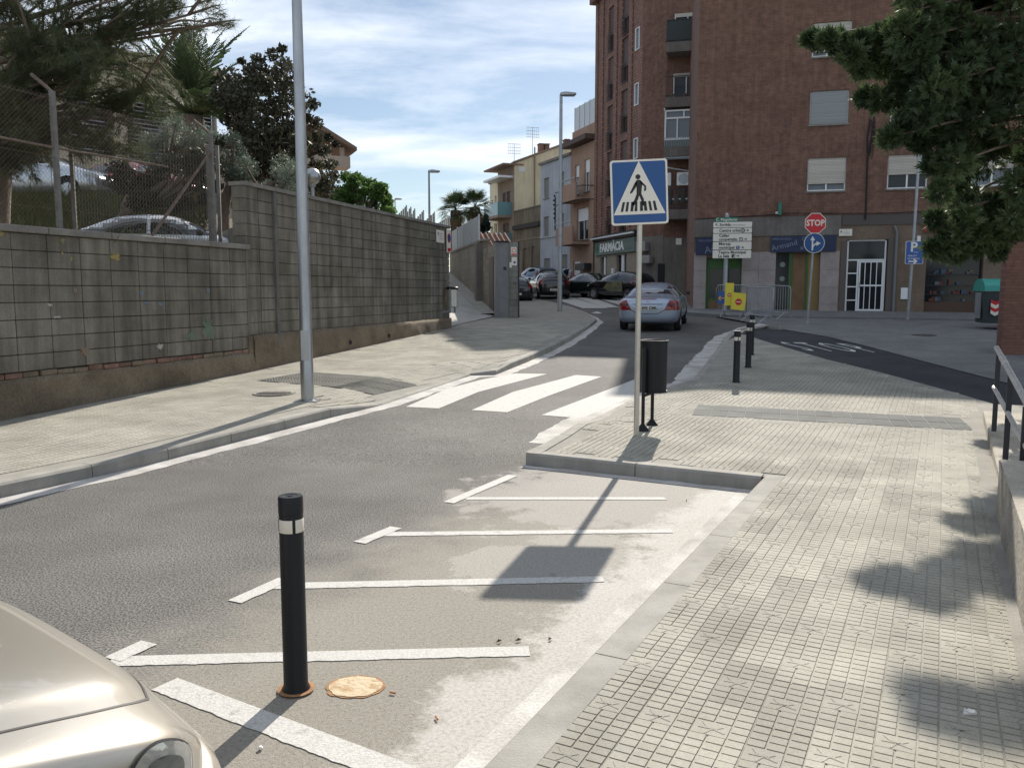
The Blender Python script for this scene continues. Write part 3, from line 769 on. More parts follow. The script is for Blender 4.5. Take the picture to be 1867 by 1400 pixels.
# chain link fence on the low wall
zt_ = .72 + 8 * BH_ + .09
angA = wall_frame(WA0, WA1)[0]
fp = WA0 + (WA1 - WA0).normalized() * .0
fence = thing('chain_link_fence', 'rusty chain link fence with grey posts on the low block wall', 'fence', (WA0.x, WA0.y, zt_), angA)
fy = .10
sx1 = PLs(125, WA0, WA1)[0]; sx2 = PLs(403, WA0, WA1)[0] ; gap = sx2 - sx1
posts = [sx2 - gap * k for k in range(0, 5)]
post_grey = M('fence_post_grey', (.13, .125, .115), (.19, .18, .165), scale=9, rough=.8)
for s_ in posts:
    MB().box(s_ - .028, s_ + .028, fy - .028, fy + .028, -.02, 1.72).build('post', post_grey, fence)
    MB().tube([(s_, fy, 1.70), (s_ - .02, fy + .05, 1.76), (s_ - .06, fy + .26, 1.93)], .022, 6).build('post_arm', M('rusty_steel', (.11, .078, .062), (.18, .135, .105), scale=14, rough=.8) if 'rusty_steel' not in MATS else MATS['rusty_steel'], fence)
rusty = MATS['rusty_steel']
MB().tube([(posts[0], fy, 1.45), (posts[0] - 1.35, fy + .03, .02)], .022, 6).build('brace', rusty, fence)
MB().tube([(.2, fy, 1.00), (posts[1] + .1, fy, 1.02), (posts[0] - 1.0, fy, 1.06)], .016, 6).build('rail', rusty, fence)
mb = MB(); wire = .0018; cell = .062; H_ = 1.66; x_a, x_b = posts[4] - .5, posts[0]
k = x_a - H_
while k < x_b:
    for sgn in (1, -1):
        xa, xb = (k, k + H_) ; za, zb_ = (0, H_) if sgn > 0 else (H_, 0)
        # clip to the panel
        if xa < x_a: f_ = (x_a - xa) / (xb - xa); za = za + (zb_ - za) * f_; xa = x_a
        if xb > x_b: f_ = (x_b - xa) / (xb - xa); zb_ = za + (zb_ - za) * f_; xb = x_b
        if xb - xa > .01:
            wob = rnd.uniform(-.004, .004)
            mb.tube([(xa, fy + sgn * .003, za), ((xa + xb) / 2, fy + wob + sgn * .003, (za + zb_) / 2 + wob), (xb, fy + sgn * .003, zb_)], wire, 3, caps=False)
    k += cell * 1.0
o = mb.build('wire_mesh', rusty, fence); o['kind'] = 'stuff'
for zz in (.25, .9, 1.62): MB().tube([(x_a, fy, zz), (x_b, fy, zz)], .003, 4).build('line_wire', rusty, fence)
# rigid mesh fence further in
f2 = thing('mesh_panel_fence', 'dull green wire panel fence behind the chain link fence', 'fence', (-7.9, 15.3, 2.0), R(8))
for x in (0, 2.35, 2.52): MB().box(x - .03, x + .03, -.03, .03, 0, 2.35).build('post', post_grey, f2)
mb = MB()
for i in range(46): mb.box(.04 + i * .05, .046 + i * .05, -.003, .003, .1, 2.2)
for zz in (.15, .8, 1.5, 2.15): mb.box(0, 2.35, -.008, -.003, zz, zz + .012)
o = mb.build('wire_panel', M('green_wire', (.035, .05, .045), rough=.6), f2)

# terraces behind the walls
def block_ground(name, poly, z0, z1, mat):
    mb = MB().prism(poly, z0, z1); o = mb.build(name, mat); o['kind'] = 'structure'; return o
nA = Vector((-(WA1 - WA0).y, (WA1 - WA0).x)).normalized(); nB = Vector((-(WB1 - WA1).y, (WB1 - WA1).x)).normalized()
e0 = WA0 + nA * .21; e1 = WA1 + nA * .21 + Vector((0, .3)); e2 = WB1 + nB * .25 + Vector((0, -.1))
block_ground('lower_terrace', [xy(e0), xy(e1), (-7.0, 19.5), (-40, 19.5), (-40, -1)], -.5, 1.95, terrace_m)
block_ground('garden_terrace', [(e1.x + .02, e1.y + .02), xy(e2), (-2.6, 25), (-9, 30), (-30, 30), (-30, 19.6), (-7.1, 19.6)], -.4, 2.9, terrace_m)
mb = MB(); mb.v = [(-7.0, 19.52, 1.95), (-40, 19.52, 1.95), (-40, 22.5, 4.1), (-9, 22.5, 4.1)]; mb.f = [(0, 3, 2, 1)]; mb.m = [0]
bank = mb.build('bank', terrace_m); bank['kind'] = 'structure'
block_ground('upper_terrace', [(-9, 22.5), (-40, 22.5), (-40, 60), (-9.5, 60), (-9.5, 31)], 0, 4.1, terrace_m)
block_ground('far_terrace', [(-9.4, 30.5), (-9.4, 90), (-60, 90), (-60, 60.1), (-9.4, 60.1)], 0, 3.3, terrace_m)
def grass(name, quad, n, h, seed, label):
    rr = np.random.default_rng(seed); a, b, c, d = [np.array(q) for q in quad]
    u, v = rr.random((n, 1)), rr.random((n, 1)); p = (a * (1 - u) + b * u) * (1 - v) + (d * (1 - u) + c * u) * v
    an = rr.random(n) * 6.28; hh = h * (.4 + rr.random(n)); wv = np.stack([np.cos(an), np.sin(an), np.zeros(n)], 1) * .014
    le = np.stack([rr.normal(0, .35, n), rr.normal(0, .35, n), np.ones(n)], 1) * hh[:, None]
    V = np.stack([p - wv, p + wv, p + le], 1).reshape(-1, 3)
    o = np_mesh(name, V, 3, grass_m); tag(o, label, 'grass', kind='stuff')
grass('grass', ((-6.6, 17.6, 1.95), (-20, 17.6, 1.95), (-20, 22.6, 4.15), (-8, 22.6, 4.15)), 26000, .38, 2, 'dry yellow green grass on the bank behind the fence')
grass('weeds', ((-4.9, 14.0, 1.97), (-10.0, -.5, 1.97), (-10.6, -.5, 2.0), (-6.2, 14.8, 2.0)), 5000, .5, 5, 'brown dry weeds along the foot of the chain link fence')

# ================================================================ STREET FURNITURE
reflect = M('reflective_band', (.62, .58, .50), rough=.35)
def bollard(name, pt, label, rot, h=.86, ring=False):
    t = thing(name, label, 'bollard', pt, rot, 'black bollards with reflective bands')
    MB().lathe([(.062, -.01), (.060, .012), (.051, .03), (.050, h - .075)], 28).build('body', metal_black, t, smooth=True)
    MB().lathe([(.050, h - .074), (.0515, h - .072), (.0515, h - .008), (.048, h), (.030, h), (.029, h - .002), (.012, h - .002), (.011, h + .001), (0, h + .001)], 28).build('cap', metal_black, t, smooth='auto')
    for k in range(4):
        a = k * math.pi / 2
        MB().lathe([(.0508, h - .150), (.0514, h - .149), (.0514, h - .096), (.0508, h - .095)], 10, a0=a - .66, a1=a + .66).build('reflector', reflect, t, smooth=True)
    if ring: MB().lathe([(.078, .009), (.060, .011), (.058, .011)], 24).build('rust_stain', rust_dark, t)
    return t
p = gp(540, 1258); bollard('bollard', (p.x, p.y, .0), 'black bollard with a cream band standing in the marked bays, nearest of all', R(-108), h=up(530, 903, p.y).z, ring=True)
for (px, py, lb) in ((1342, 697, 'black bollard half in the shade, leftmost of the three beyond the bin'), (1364, 670, 'shaded black bollard between the two others beyond the bin'), (1369.5, 647, 'shaded black bollard farthest back on the sidewalk edge')):
    p = gp(px, py, .12); bollard('bollard', (p.x, p.y, p.z), lb, R(-90 + 45), h=.80)

# pedestrian crossing sign
p = gp(1160, 793, .12)
t = thing('crossing_sign', 'square blue pedestrian crossing sign on a steel pole beside the litter bin', 'road sign', p, R(0))
MB().tube([(0, 0, 0), (0, 0, 2.86)], .029, 16).build('pole', galv_sign, t, smooth='auto')
PWd, PHt, Z0s = .595, .665, up(1164, 410, p.y).z - p.z
plate = bpy.data.objects.new('plate', None)
def rrect(w_, h_, r, x0=0, z0=0, n=5):
    pts = []
    for cx, cz, a0 in ((w_ / 2 - r, h_ - r, 0), (-w_ / 2 + r, h_ - r, 90), (-w_ / 2 + r, r, 180), (w_ / 2 - r, r, 270)):
        for k in range(n + 1):
            a = R(a0 + 90 * k / n); pts.append((x0 + cx + r * math.cos(a), z0 + cz + r * math.sin(a)))
    return pts
sgy = -.036
def roll(o): o.rotation_euler = (0, R(-2.6), 0); o.location = (0, o.location.y, Z0s); return o
def sgn(poly, y0, y1, mat, name, par):
    return MB().slab(poly, y0, y1).build(name, mat, par)
pl = roll(sgn(rrect(PWd, PHt, .03), sgy - .0, sgy + .022, sign_white, 'sign_plate', t))
sgn(rrect(PWd - .012, PHt - .012, .03, 0, .006), .0, .0225 + sgy, sign_grey, 'sign_back', pl).location = (0, .0, 0)
sgn(rrect(PWd - .040, PHt - .040, .02, 0, .02), sgy - .002, sgy + .001, sign_blue, 'blue_field', pl)
q = lambda x, z: ((x - 343) / 340 * PWd, (1366 - z) / 366 * PHt)
sgn([q(344, 1008), q(186, 1308), q(496, 1308)], sgy - .004, sgy - .001, sign_white, 'triangle', pl)
def pq(L_): return [q(x, z) for x, z in L_]
fig = MB()
hc = q(337, 1097); fig.slab([(hc[0] + .026 * math.cos(R(a)), hc[1] + .026 * math.sin(R(a))) for a in range(0, 360, 24)], sgy - .006, sgy - .003)
for P_ in ([(330, 1114), (348, 1114), (362, 1128), (358, 1160), (354, 1196), (326, 1196), (327, 1150), (318, 1136)],
           [(330, 1114), (327, 1150), (300, 1186), (288, 1190), (287, 1184), (316, 1132)],
           [(348, 1114), (384, 1150), (384, 1172), (376, 1180), (370, 1176), (374, 1154), (352, 1136)],
           [(326, 1194), (342, 1196), (335, 1222), (318, 1248), (306, 1262), (296, 1250), (312, 1226)],
           [(338, 1196), (355, 1194), (368, 1222), (372, 1258), (360, 1262), (352, 1228)]):
    fig.slab(pq(P_), sgy - .006, sgy - .003)
fig.build('walking_figure', sign_black, pl)
for i, (a, b, c, d) in enumerate(((242, 256, 243, 228), (266, 280, 271, 256), (293, 312, 302, 286), (318, 330, 327, 310), (345, 360, 362, 344), (366, 382, 388, 370), (394, 408, 417, 402), (421, 436, 447, 431))):
    sgn(pq([(a, 1236), (b, 1236), (c, 1290), (d, 1290)]), sgy - .006, sgy - .003, sign_black, 'stripe', pl)
for z in (.12, .55): MB().box(-.05, .05, sgy + .022, .03, z - .015, z + .015).build('clamp', galv_dull, pl)

# litter bin on two legs
t = thing('litter_bin', 'black perforated round litter bin on two legs behind the crossing sign', 'litter bin', gp(1176, 782, .12), R(-4))
zb_ = gp(1176, 782, .12).z; b0, b1 = up(1190, 716, 9.2).z - zb_, up(1190, 622, 9.2).z - zb_
cx_, cy_ = .085, .06
mb = MB().lathe([(.0, b0), (.158, b0), (.160, b0 + .02), (.152, b0 + .022), (.152, b1 - .02), (.160, b1 - .02), (.160, b1), (.148, b1), (.146, b0 + .02), (0, b0 + .02)], 32, c=(cx_, cy_))
mb.build('bin_drum', metal_black, t, smooth='auto')
MB().tube([(cx_ + .160 * math.cos(2 * math.pi * i / 32), cy_ + .160 * math.sin(2 * math.pi * i / 32), b1) for i in range(33)], .007, 6).build('rim', metal_black, t, smooth=True)
for (x, y) in ((-.035, -.105), (.10, .245)):
    lg = MB().box(x - .018, x + .018, y - .018, y + .018, .0, b1 - .07).build('leg', metal_black, t)
    MB().add([(x - .07, y - .05, .004), (x + .07, y - .05, .004), (x + .07, y + .05, .004), (x - .07, y + .05, .004), (x - .018, y - .018, .075), (x + .018, y - .018, .075), (x + .018, y + .018, .075), (x - .018, y + .018, .075)],
             [(0, 1, 5, 4), (1, 2, 6, 5), (2, 3, 7, 6), (3, 0, 4, 7)]).build('foot', metal_black, lg)
MB().tube([(-.035, -.105, b0 - .03), (.10, .245, b0 - .03)], .016, 6).build('crossbar', metal_black, t)

# bin on the wall end
s_, Yq = PLs(811, WA1, WB1); pw = WA1 + (WB1 - WA1).normalized() * s_
t = thing('wall_bin', 'brushed steel litter bin with black lid hung on the far wall end', 'litter bin', (pw.x, pw.y, zp(560, Yq)), wall_frame(WA1, WB1)[0])
hh = zp(526, Yq) - zp(560, Yq)
MB().lathe([(0, 0), (.15, 0), (.16, .02), (.155, .03), (.155, hh - .02)], 24, c=(0, -.22)).build('bin_drum', galv_sign, t, smooth='auto')
MB().lathe([(.165, hh - .03), (.168, hh + .03), (.15, hh + .045), (.12, hh + .045), (.12, hh - .02)], 24, c=(0, -.22)).build('lid', metal_black, t, smooth='auto')
for x in (-.19, .19): MB().box(x - .015, x + .015, -.24, -.20, -.16, hh).build('bracket_arm', galv_dull, t)
MB().box(-.19, .19, -.03, .0, -.16, -.10).build('bracket', galv_dull, t)

# street lamps
def lamp_head(parent, z, r, arm=.55, az=0, sc=1.0):
    h = MB(); h.tube([(0, 0, z - .02), (.12 * sc, 0, z + .03)], .03 * sc, 8)
    h.build('arm', galv_dull, parent).rotation_euler = (0, 0, az)
    m_ = MB(); L1 = .62 * sc; q_ = [(-.06, -.02), (-.02, .10), (.18, .13), (L1, .08), (L1 + .02, .03), (L1 - .04, .0), (.02, -.03)]
    m_.slab([(x, v * sc + z) for x, v in q_], -.13 * sc, .13 * sc); o = m_.build('lantern', galv_dull, parent, bevel=.02); o.rotation_euler = (0, 0, az)
    g_ = MB().box(.12 * sc, L1 - .06 * sc, -.10 * sc, .10 * sc, z - .035, z - .012).build('lamp_glass', glass_c, o); return o
p = gp(561, 730, .12)
t = thing('lamp_post', 'tall tapering galvanised lamp post on the left sidewalk in front of the wall', 'street lamp', p)
pr = [(.088, 0), (.088, .5), (.084, .52), (.080, 2), (.045, 9.2), (.045, 9.3)]
mb = MB(); n = 16
for r_, z in pr:
    for k_ in range(n): a = 2 * math.pi * k_ / n; mb.v.append((r_ * math.cos(a), r_ * math.sin(a), z))
for i in range(len(pr) - 1):
    for k_ in range(n): mb.f.append((i * n + k_, i * n + (k_ + 1) % n, (i + 1) * n + (k_ + 1) % n, (i + 1) * n + k_)); mb.m.append(0)
mb.build('pole', galv, t, smooth='auto'); lamp_head(t, 9.3, .045, az=R(-70), sc=1.2)
MB().box(-.05, .05, -.092, -.08, .55, .95).build('service_door', galv, t)
for k_ in range(4):
    MB().lathe([(.012, 0), (.012, .02), (0, .022)], 6, c=(.12 * math.cos(k_ * 1.57 + .78), .12 * math.sin(k_ * 1.57 + .78))).build('bolt', galv_dull, t)
MB().box(-.15, .15, -.15, .15, -.01, .008).build('base_plate', galv, t)
def lamp(px, pyb, pyt, Y, r, label, az=0, sc=1.0, ground=None):
    b = up(px, pyb, Y); t = thing('lamp_post', label, 'street lamp', (b.x, b.y, ground if ground is not None else b.z))
    ht = zp(pyt, Y) - (ground if ground is not None else b.z)
    MB().tube([(0, 0, 0), (0, 0, ht)], [r, r * .6], 12).build('pole', galv_dull, t, smooth='auto'); lamp_head(t, ht, r, az=az, sc=sc); return t
p = gp(1020, 567, .12)
lamp(1020.5, 567, 174, p.y, .095, 'blue grey lamp post on the shaded corner beyond the silver car', sc=.9)
lamp(783, 405, 314, 46, .08, 'slim lamp post rising behind the far end of the tall block wall', sc=.95, ground=3.2)
lamp(720.5, 385, 364, 85, .09, 'small distant lamp post left of the slim one', sc=1.1, ground=3.4)
b = up(569, 322, 20.5); t = thing('globe_lamp', 'grey mirrored globe lamp rising behind the wall and tall lamp post', 'street lamp', (b.x, b.y, 2.9))
hg = b.z - 2.9
MB().tube([(0, 0, 0), (0, 0, hg - .15)], .045, 10).build('pole', galv_dull, t, smooth='auto')
MB().lathe([(0, hg - .2)] + [(.2 * math.sin(R(a)), hg - .2 * math.cos(R(a))) for a in range(15, 180, 15)] + [(0, hg + .2)], 20).build('globe', galv, t, smooth=True)
MB().lathe([(.06, hg - .26), (.09, hg - .2), (.09, hg - .17)], 12).build('collar', galv_dull, t)

# direction signs
FA = math.atan2(-.265, .964)
p = gp(1321, 566, .12)
t = thing('direction_sign_post', 'steel post carrying five cream direction boards and a green street plate', 'direction signs', p, FA * .7)
MB().tube([(0, 0, 0), (0, 0, zp(392, p.y) - p.z)], .085, 14).build('pole', galv_dull, t, smooth='auto')
MB().lathe([(.087, zp(392, p.y) - p.z), (.06, zp(392, p.y) - p.z + .06), (0, zp(392, p.y) - p.z + .09)], 14).build('pole_cap', galv, t, smooth=True)
kpx = p.y / F_PX * 1.01
def zr(py): return zp(py, p.y) - p.z
def xr(px): return (px - 1326) * kpx
gpl = sgn(rrect((1344 - 1308) * kpx * 1.05, zr(397) - zr(405.3), .03, xr(1325), zr(405.3)), -.12, -.10, sign_green, 'street_plate', t)
put_text('C. Magallanes', .145, sign_white, gpl, xr(1325), -.122, (zr(397) + zr(405.3)) / 2, bold=.002)
rows = ((405.6, 415.4), (416.6, 425.6), (426.8, 440.3), (441.5, 455.6), (456.8, 471.2))
txt = ((('Sortida', .17, xr(1313), 0, 1),), (('Centre urbà', .185, xr(1312.5), 0, 1),), (('Celler', .185, xr(1312.5), .072, 1), ('cooperatiu', .185, xr(1312.5), -.075, 1)),
       (('Mercat', .185, xr(1312.5), .072, 1), ('municipal', .185, xr(1312.5), -.075, 1)), (('Teatre Municipal', .18, xr(1312), .072, 1), ('La Sala', .18, xr(1312), -.075, 1)))
txt_dark = M('sign_text', (.05, .04, .04), rough=.6)
def arrow(par, x, z, s, y, rot=0, mat=None):
    pts = [(-.5, -.07), (.15, -.07), (.0, -.3), (.14, -.36), (.5, 0), (.14, .36), (.0, .3), (.15, .07), (-.5, .07)]
    c_, s__ = math.cos(rot), math.sin(rot)
    MB().slab([(x + s * (a * c_ - b * s__), z + s * (a * s__ + b * c_)) for a, b in pts], y, y + .003).build('arrow', mat or txt_dark, par)
for (ya, yb), tx in zip(rows, txt):
    zc = (zr(ya) + zr(yb)) / 2
    pl_ = sgn(rrect((1367.5 - 1303) * kpx * 1.03, zr(ya) - zr(yb), .03, xr(1335.5), zr(yb)), -.13, -.10, sign_white, 'direction_board', t)
    for s, sz, x, dz, _ in tx: put_text(s, sz * .84, txt_dark if sz > .1 else MATS['sign_back'], pl_, x, -.132, zc + dz * .95, align='LEFT', bold=.004 if sz > .1 else 0)
    if 'Sortida' in tx[0][0]:
        for k_ in range(9): MB().box(xr(1333.5 + k_ * 2.7), xr(1335.6 + k_ * 2.7), -.1335, -.131, zc - .035, zc - .002).build('small_lettering', sign_grey, pl_)
        arrow(pl_, xr(1308), zc, .12, -.134, R(135))
    elif 'Centre' in tx[0][0]:
        MB().lathe([(.055, 0), (.085, 0), (.085, .003), (.055, .003)], 18).xf(Matrix.Translation((xr(1353), -.1335, zc)) @ Matrix.Rotation(R(90), 4, 'X')).build('ring_symbol', txt_dark, pl_)
        MB().lathe([(0, .002), (.028, .002)], 12).xf(Matrix.Translation((xr(1353), -.1305, zc)) @ Matrix.Rotation(R(90), 4, 'X')).build('dot_symbol', txt_dark, pl_)
        arrow(pl_, xr(1360.5), zc, .13, -.134)
    else:
        px_ = {'Celler': (1350.5, 1358, txt_dark), 'Mercat': (1345.5, 1353, sign_blue), 'Teatre Municipal': (1338, 1345.5, txt_dark)}[tx[0][0]]
        x = xr(px_[0]); MB().box(x - .062, x + .062, -.1335, -.131, zc - .13, zc - .01).build('pictogram', px_[2], pl_)
        if tx[0][0] == 'Mercat': put_text('P', .11, sign_white, pl_, x, -.136, zc - .07)
        elif tx[0][0] == 'Celler': MB().slab([(x - .035, zc - .11), (x + .035, zc - .11), (x + .035, zc - .06), (x, zc - .04), (x - .035, zc - .06)], -.137, -.134).build('house_symbol', sign_white, pl_)
        else: MB().slab([(x + .005, zc - .11), (x + .045, zc - .11), (x + .045, zc - .03)], -.137, -.134).build('stage_symbol', sign_white, pl_)
        arrow(pl_, xr(px_[1]), zc - .07, .13, -.134)

# stop + compulsory direction sign
p = gp(1472, 590, .12)
t = thing('stop_sign', 'red octagonal stop sign above a blue round arrow sign on one pole', 'road sign', p, R(-8))
zS = zp(407.5, p.y) - p.z; zD = zp(443.5, p.y) - p.z
MB().tube([(0, 0, 0), (.12, 0, zS + .25)], .032, 10).build('pole', galv_dull, t, smooth='auto')
def ngon(cx, cz, r, n, a0=0): return [(cx + r * math.cos(R(a0) + 2 * math.pi * k / n), cz + r * math.sin(R(a0) + 2 * math.pi * k / n)) for k in range(n)]
so = sgn(ngon(.11, zS, .325, 8, 22.5), -.055, -.035, sign_white, 'stop_plate', t)
sgn(ngon(.11, zS, .303, 8, 22.5), -.057, -.054, sign_red, 'red_field', so)
put_text('STOP', .25, sign_white, so, .11, -.0585, zS, bold=.008, sx=.88)
do = sgn(ngon(.10, zD, .30, 28), -.055, -.035, sign_white, 'arrow_plate', t)
sgn(ngon(.10, zD, .283, 28), -.057, -.054, sign_blue, 'blue_field', do)
def A(poly): sgn([(x + .10, z + zD) for x, z in poly], -.060, -.0565, sign_white, 'arrow', do)
A([(-.075, -.22), (-.028, -.22), (-.028, .08), (.018, .08), (-.052, .21), (-.122, .08), (-.075, .08)])
A([(-.028, -.13), (-.028, -.07), (.005, -.02), (.06, .0), (.06, .055), (.19, -.01), (.06, -.085), (.06, -.045), (.02, -.06), (-.005, -.09)])

# parking sign
p = gp(1655, 583, .12)
t = thing('parking_sign', 'blue parking sign on a tall thin pole before the dark shop', 'road sign', p, R(-8))
MB().tube([(0, 0, 0), (.05, 0, 2.4), (.10, 0, zp(230, p.y) - p.z)], .045, 10).build('pole', galv_dull, t, smooth='auto')
z0_, z1_ = zp(481.5, p.y) - p.z, zp(440, p.y) - p.z
so = sgn(rrect(.545, z1_ - z0_, .04, .075, z0_), -.075, -.05, sign_white, 'sign_plate', t)
sgn(rrect(.52, z1_ - z0_ - .024, .035, .075, z0_ + .012), -.077, -.073, M('parking_blue', (.02, .10, .36), rough=.4), 'blue_field', so)
put_text('P', .42, sign_white, so, .05, -.079, z1_ - .20, bold=.012)
put_text('àrea', .07, sign_white, so, .12, -.079, z1_ - .35)
put_text('MERCAT', .075, sign_white, so, -.13, -.079, z0_ + .255, align='LEFT'); put_text('MUNICIPAL', .075, sign_white, so, -.13, -.079, z0_ + .165, align='LEFT')
arrow(so, .04, z0_ + .08, .28, -.081, 0, sign_white)

# crowd barriers with notices
def barrier(a, b, label, h=1.08):
    A_, B_ = Vector(a), Vector(b); d = (B_ - A_); L_ = d.xy.length; an = math.atan2(d.y, d.x)
    t = thing('crowd_barrier', label, 'barrier', A_, an, 'steel crowd barriers by the road works')
    sl = d.z / L_
    def P(x, z): return (x, 0, z + sl * x)
    MB().tube([P(0, .25), P(0, h - .12), P(.04, h - .03), P(.12, h), P(L_ - .12, h), P(L_ - .04, h - .03), P(L_, h - .12), P(L_, .25), P(L_ - .05, .2), P(.05, .2), P(0, .25)], .017, 6).build('frame', galv_dull, t, smooth=True)
    for i in range(1, 17): MB().tube([P(L_ * i / 17, .2), P(L_ * i / 17, h)], .007, 5).build('bar', galv_dull, t)
    for x in (.25, L_ - .25): MB().tube([(x, -.34, sl * x), (x, 0, .24 + sl * x), (x, .34, sl * x)], .014, 5).build('foot', galv_dull, t)
    return t
bA = barrier(gp(1305, 577, .12), gp(1366, 579, .12), 'steel crowd barrier carrying the blue arrow board and yellow notices')
bB = barrier(gp(1360, 584, .12), gp(1409, 590, .12), 'steel crowd barrier angled towards the bollards, middle one')
bC = barrier(gp(1366, 575, .12), gp(1440, 583, .12), 'rightmost steel crowd barrier in front of the shop door')
def notice(px0, px1, py0, py1, Y, mat, label, kind, name='notice_board', tilt=0):
    a = up(px0, py1, Y); b = up(px1, py0, Y); t = thing(name, label, 'notice', ((a.x + b.x) / 2, Y, a.z), R(-6))
    t.rotation_euler = (0, R(tilt), R(-6))
    w_, h_ = b.x - a.x, b.z - a.z
    bo = MB().box(-w_ / 2, w_ / 2, 0, .02, 0, h_).build('board', mat, t)
    if kind == 'no':
        sgn(ngon(0, h_ * .47, w_ * .24, 20), -.004, -.001, sign_red, 'red_disc', t); MB().box(-w_ * .16, w_ * .16, -.008, -.0045, h_ * .445, h_ * .495).build('white_bar', sign_white, t)
    else: arrow(t, 0, h_ * .45, w_ * .95, -.004, math.pi, sign_orange)
    return t
Yb = gp(1330, 578, .12).y - .12
notice(1308.5, 1321, 531, 554, Yb, M('arrow_board_blue', (.03, .10, .30), rough=.5), 'blue board with orange left arrow on the barrier', 'arrow')
notice(1321, 1337, 516, 557, Yb - .06, sign_yellow, 'tall yellow notice with a no entry disc tied to the sign post', 'no', tilt=2)
notice(1332, 1358, 534, 565, Yb - .15, sign_yellow, 'lower yellow notice with a small no entry disc on the barrier', 'no', tilt=6)

# refuse container with teal lid
p = gp(1792, 597, .12)
t = thing('refuse_container', 'dark refuse container with a teal lid half hidden by the brick pier', 'container', (p.x, p.y, p.z), R(-14))
cont = M('container_grey', (.035, .05, .05), rough=.5); teal = M('teal_lid', (.04, .30, .25), rough=.45)
mb = MB(); q0 = [(0.05, .05), (1.5, .05), (1.5, 1.0), (.05, 1.0)]; q1 = [(0, -.02), (1.55, -.02), (1.55, 1.1), (0, 1.1)]
mb.add([(x, y, .12) for x, y in q0] + [(x, y, 1.02) for x, y in q1], [(3, 2, 1, 0), (4, 5, 6, 7), (0, 1, 5, 4), (1, 2, 6, 5), (2, 3, 7, 6), (3, 0, 4, 7)]); mb.build('body', cont, t, bevel=.02)
mb = MB(); n = 10
for k_ in range(n + 1):
    a = math.pi * k_ / n; y = .54 - .58 * math.cos(a); z = 1.03 + .36 * math.sin(a) ** .7
    mb.v += [(-.02, y, z), (1.57, y, z)]
for k_ in range(n): mb.f.append((2 * k_, 2 * k_ + 1, 2 * k_ + 3, 2 * k_ + 2)); mb.m.append(0)
mb.f.append(tuple(range(2 * n, -1, -2))); mb.m.append(0); mb.f.append(tuple(range(1, 2 * n + 2, 2))); mb.m.append(0)
mb.build('lid', teal, t)
for i, c_ in enumerate((sign_red, sign_white, sign_red, sign_white)):
    z = .80 - i * .10; MB().slab([(.16, z), (.28, z - .07), (.40, z), (.40, z - .10), (.28, z - .17), (.16, z - .10)], -.045, -.03).build('chevron', c_, t)
MB().box(-.035, 0, .3, .8, .25, 1.0).build('side_rail', galv_dull, t)

# wall signs at the end of the tall wall
def wall_plate(px0, px1, py0, py1, name, label, cat, mat, y=-.012):
    s0, Ya = PLs(px0, WA1, WB1); s1, Yb_ = PLs(px1, WA1, WB1); sm = (s0 + s1) / 2; Ym = (Ya + Yb_) / 2
    pp = WA1 + (WB1 - WA1).normalized() * sm; z0, z1 = zp(py1, Ym), zp(py0, Ym)
    t = thing(name, label, cat, (pp.x, pp.y, z0), wall_frame(WA1, WB1)[0])
    MB().bbox(-(s1 - s0) / 2, (s1 - s0) / 2, y - .02, y, 0, z1 - z0, .006).build('plate', mat, t); return t, s1 - s0, z1 - z0
tp, pw_, ph_ = wall_plate(795, 808.5, 420, 443, 'street_name_plate', 'cream tiled street name plate on the tall wall end', 'street sign', sign_white)
MB().box(-pw_ * .36, -pw_ * .26, -.035, -.0325, ph_ * .55, ph_ * .82).build('crest', M('crest_brown', (.25, .12, .08), rough=.5), tp)
for i in range(3): MB().box(-pw_ * .15, pw_ * .32, -.035, -.0325, ph_ * (.70 - .2 * i), ph_ * (.76 - .2 * i)).build('worn_lettering', M('faded_text', (.35, .33, .30), rough=.6) if 'faded_text' not in MATS else MATS['faded_text'], tp)
tp, pw_, ph_ = wall_plate(812.5, 819.5, 418, 461, 'no_parking_sign', 'small no parking sign at the very end of the tall wall', 'road sign', sign_white, y=-.03)
sgn(ngon(0, ph_ * .62, min(pw_ * .42, .3), 20), -.056, -.052, sign_red, 'red_ring', tp); sgn(ngon(0, ph_ * .62, min(pw_ * .32, .24), 20), -.060, -.0565, sign_blue, 'blue_disc', tp)
MB().box(-pw_ * .4, pw_ * .4, -.056, -.052, ph_ * .05, ph_ * .2).build('red_panel', sign_red, tp)

# ---- railing, step slab and concrete block on the right
conc_w = M('old_concrete', (.28, .245, .195), (.40, .37, .31), scale=3, rough=.95, bump=.5, bscale=35, fine=.14, fscale=50, detail=9)
conc_d = M('stained_concrete', (.22, .20, .175), (.36, .33, .29), scale=2.4, rough=.95, bump=.6, bscale=30, fine=.2, fscale=50, streak=.2)
angU = math.atan2(U_.y, U_.x)
pb = gp(1816, 938, .12)
t = thing('concrete_parapet', 'low weathered concrete parapet along the right edge of the sidewalk', 'parapet', (pb.x, pb.y, .12), angU)
L0_ = 9.0
mb = MB(); nz = 5; nx_ = 60
from mathutils import noise
for i in range(nx_ + 1):
    for j in range(nz + 1):
        x = -L0_ + L0_ * i / nx_; z = -.1 + .50 * j / nz
        mb.v.append((x, .02 * noise.noise(Vector((x * 2, z * 3, 0))), z + (.006 * noise.noise(Vector((x * 4, 0, 5))) if j == nz else 0)))
for i in range(nx_):
    for j in range(nz): a = i * (nz + 1) + j; mb.f.append((a + 1, a + nz + 2, a + nz + 1, a)); mb.m.append(0)
mb.build('side_face', conc_d, t)
mb = MB(); mb.box(-L0_, 0, -2.2, .0, -.1, .40); o = mb.build('body', conc_w, t)
ps = Vector((bl.x, bl.y)) + U_ * .35
t = thing('step_slab', 'pale concrete landing slab under the railing', 'step', (ps.x, ps.y, .12), angU)
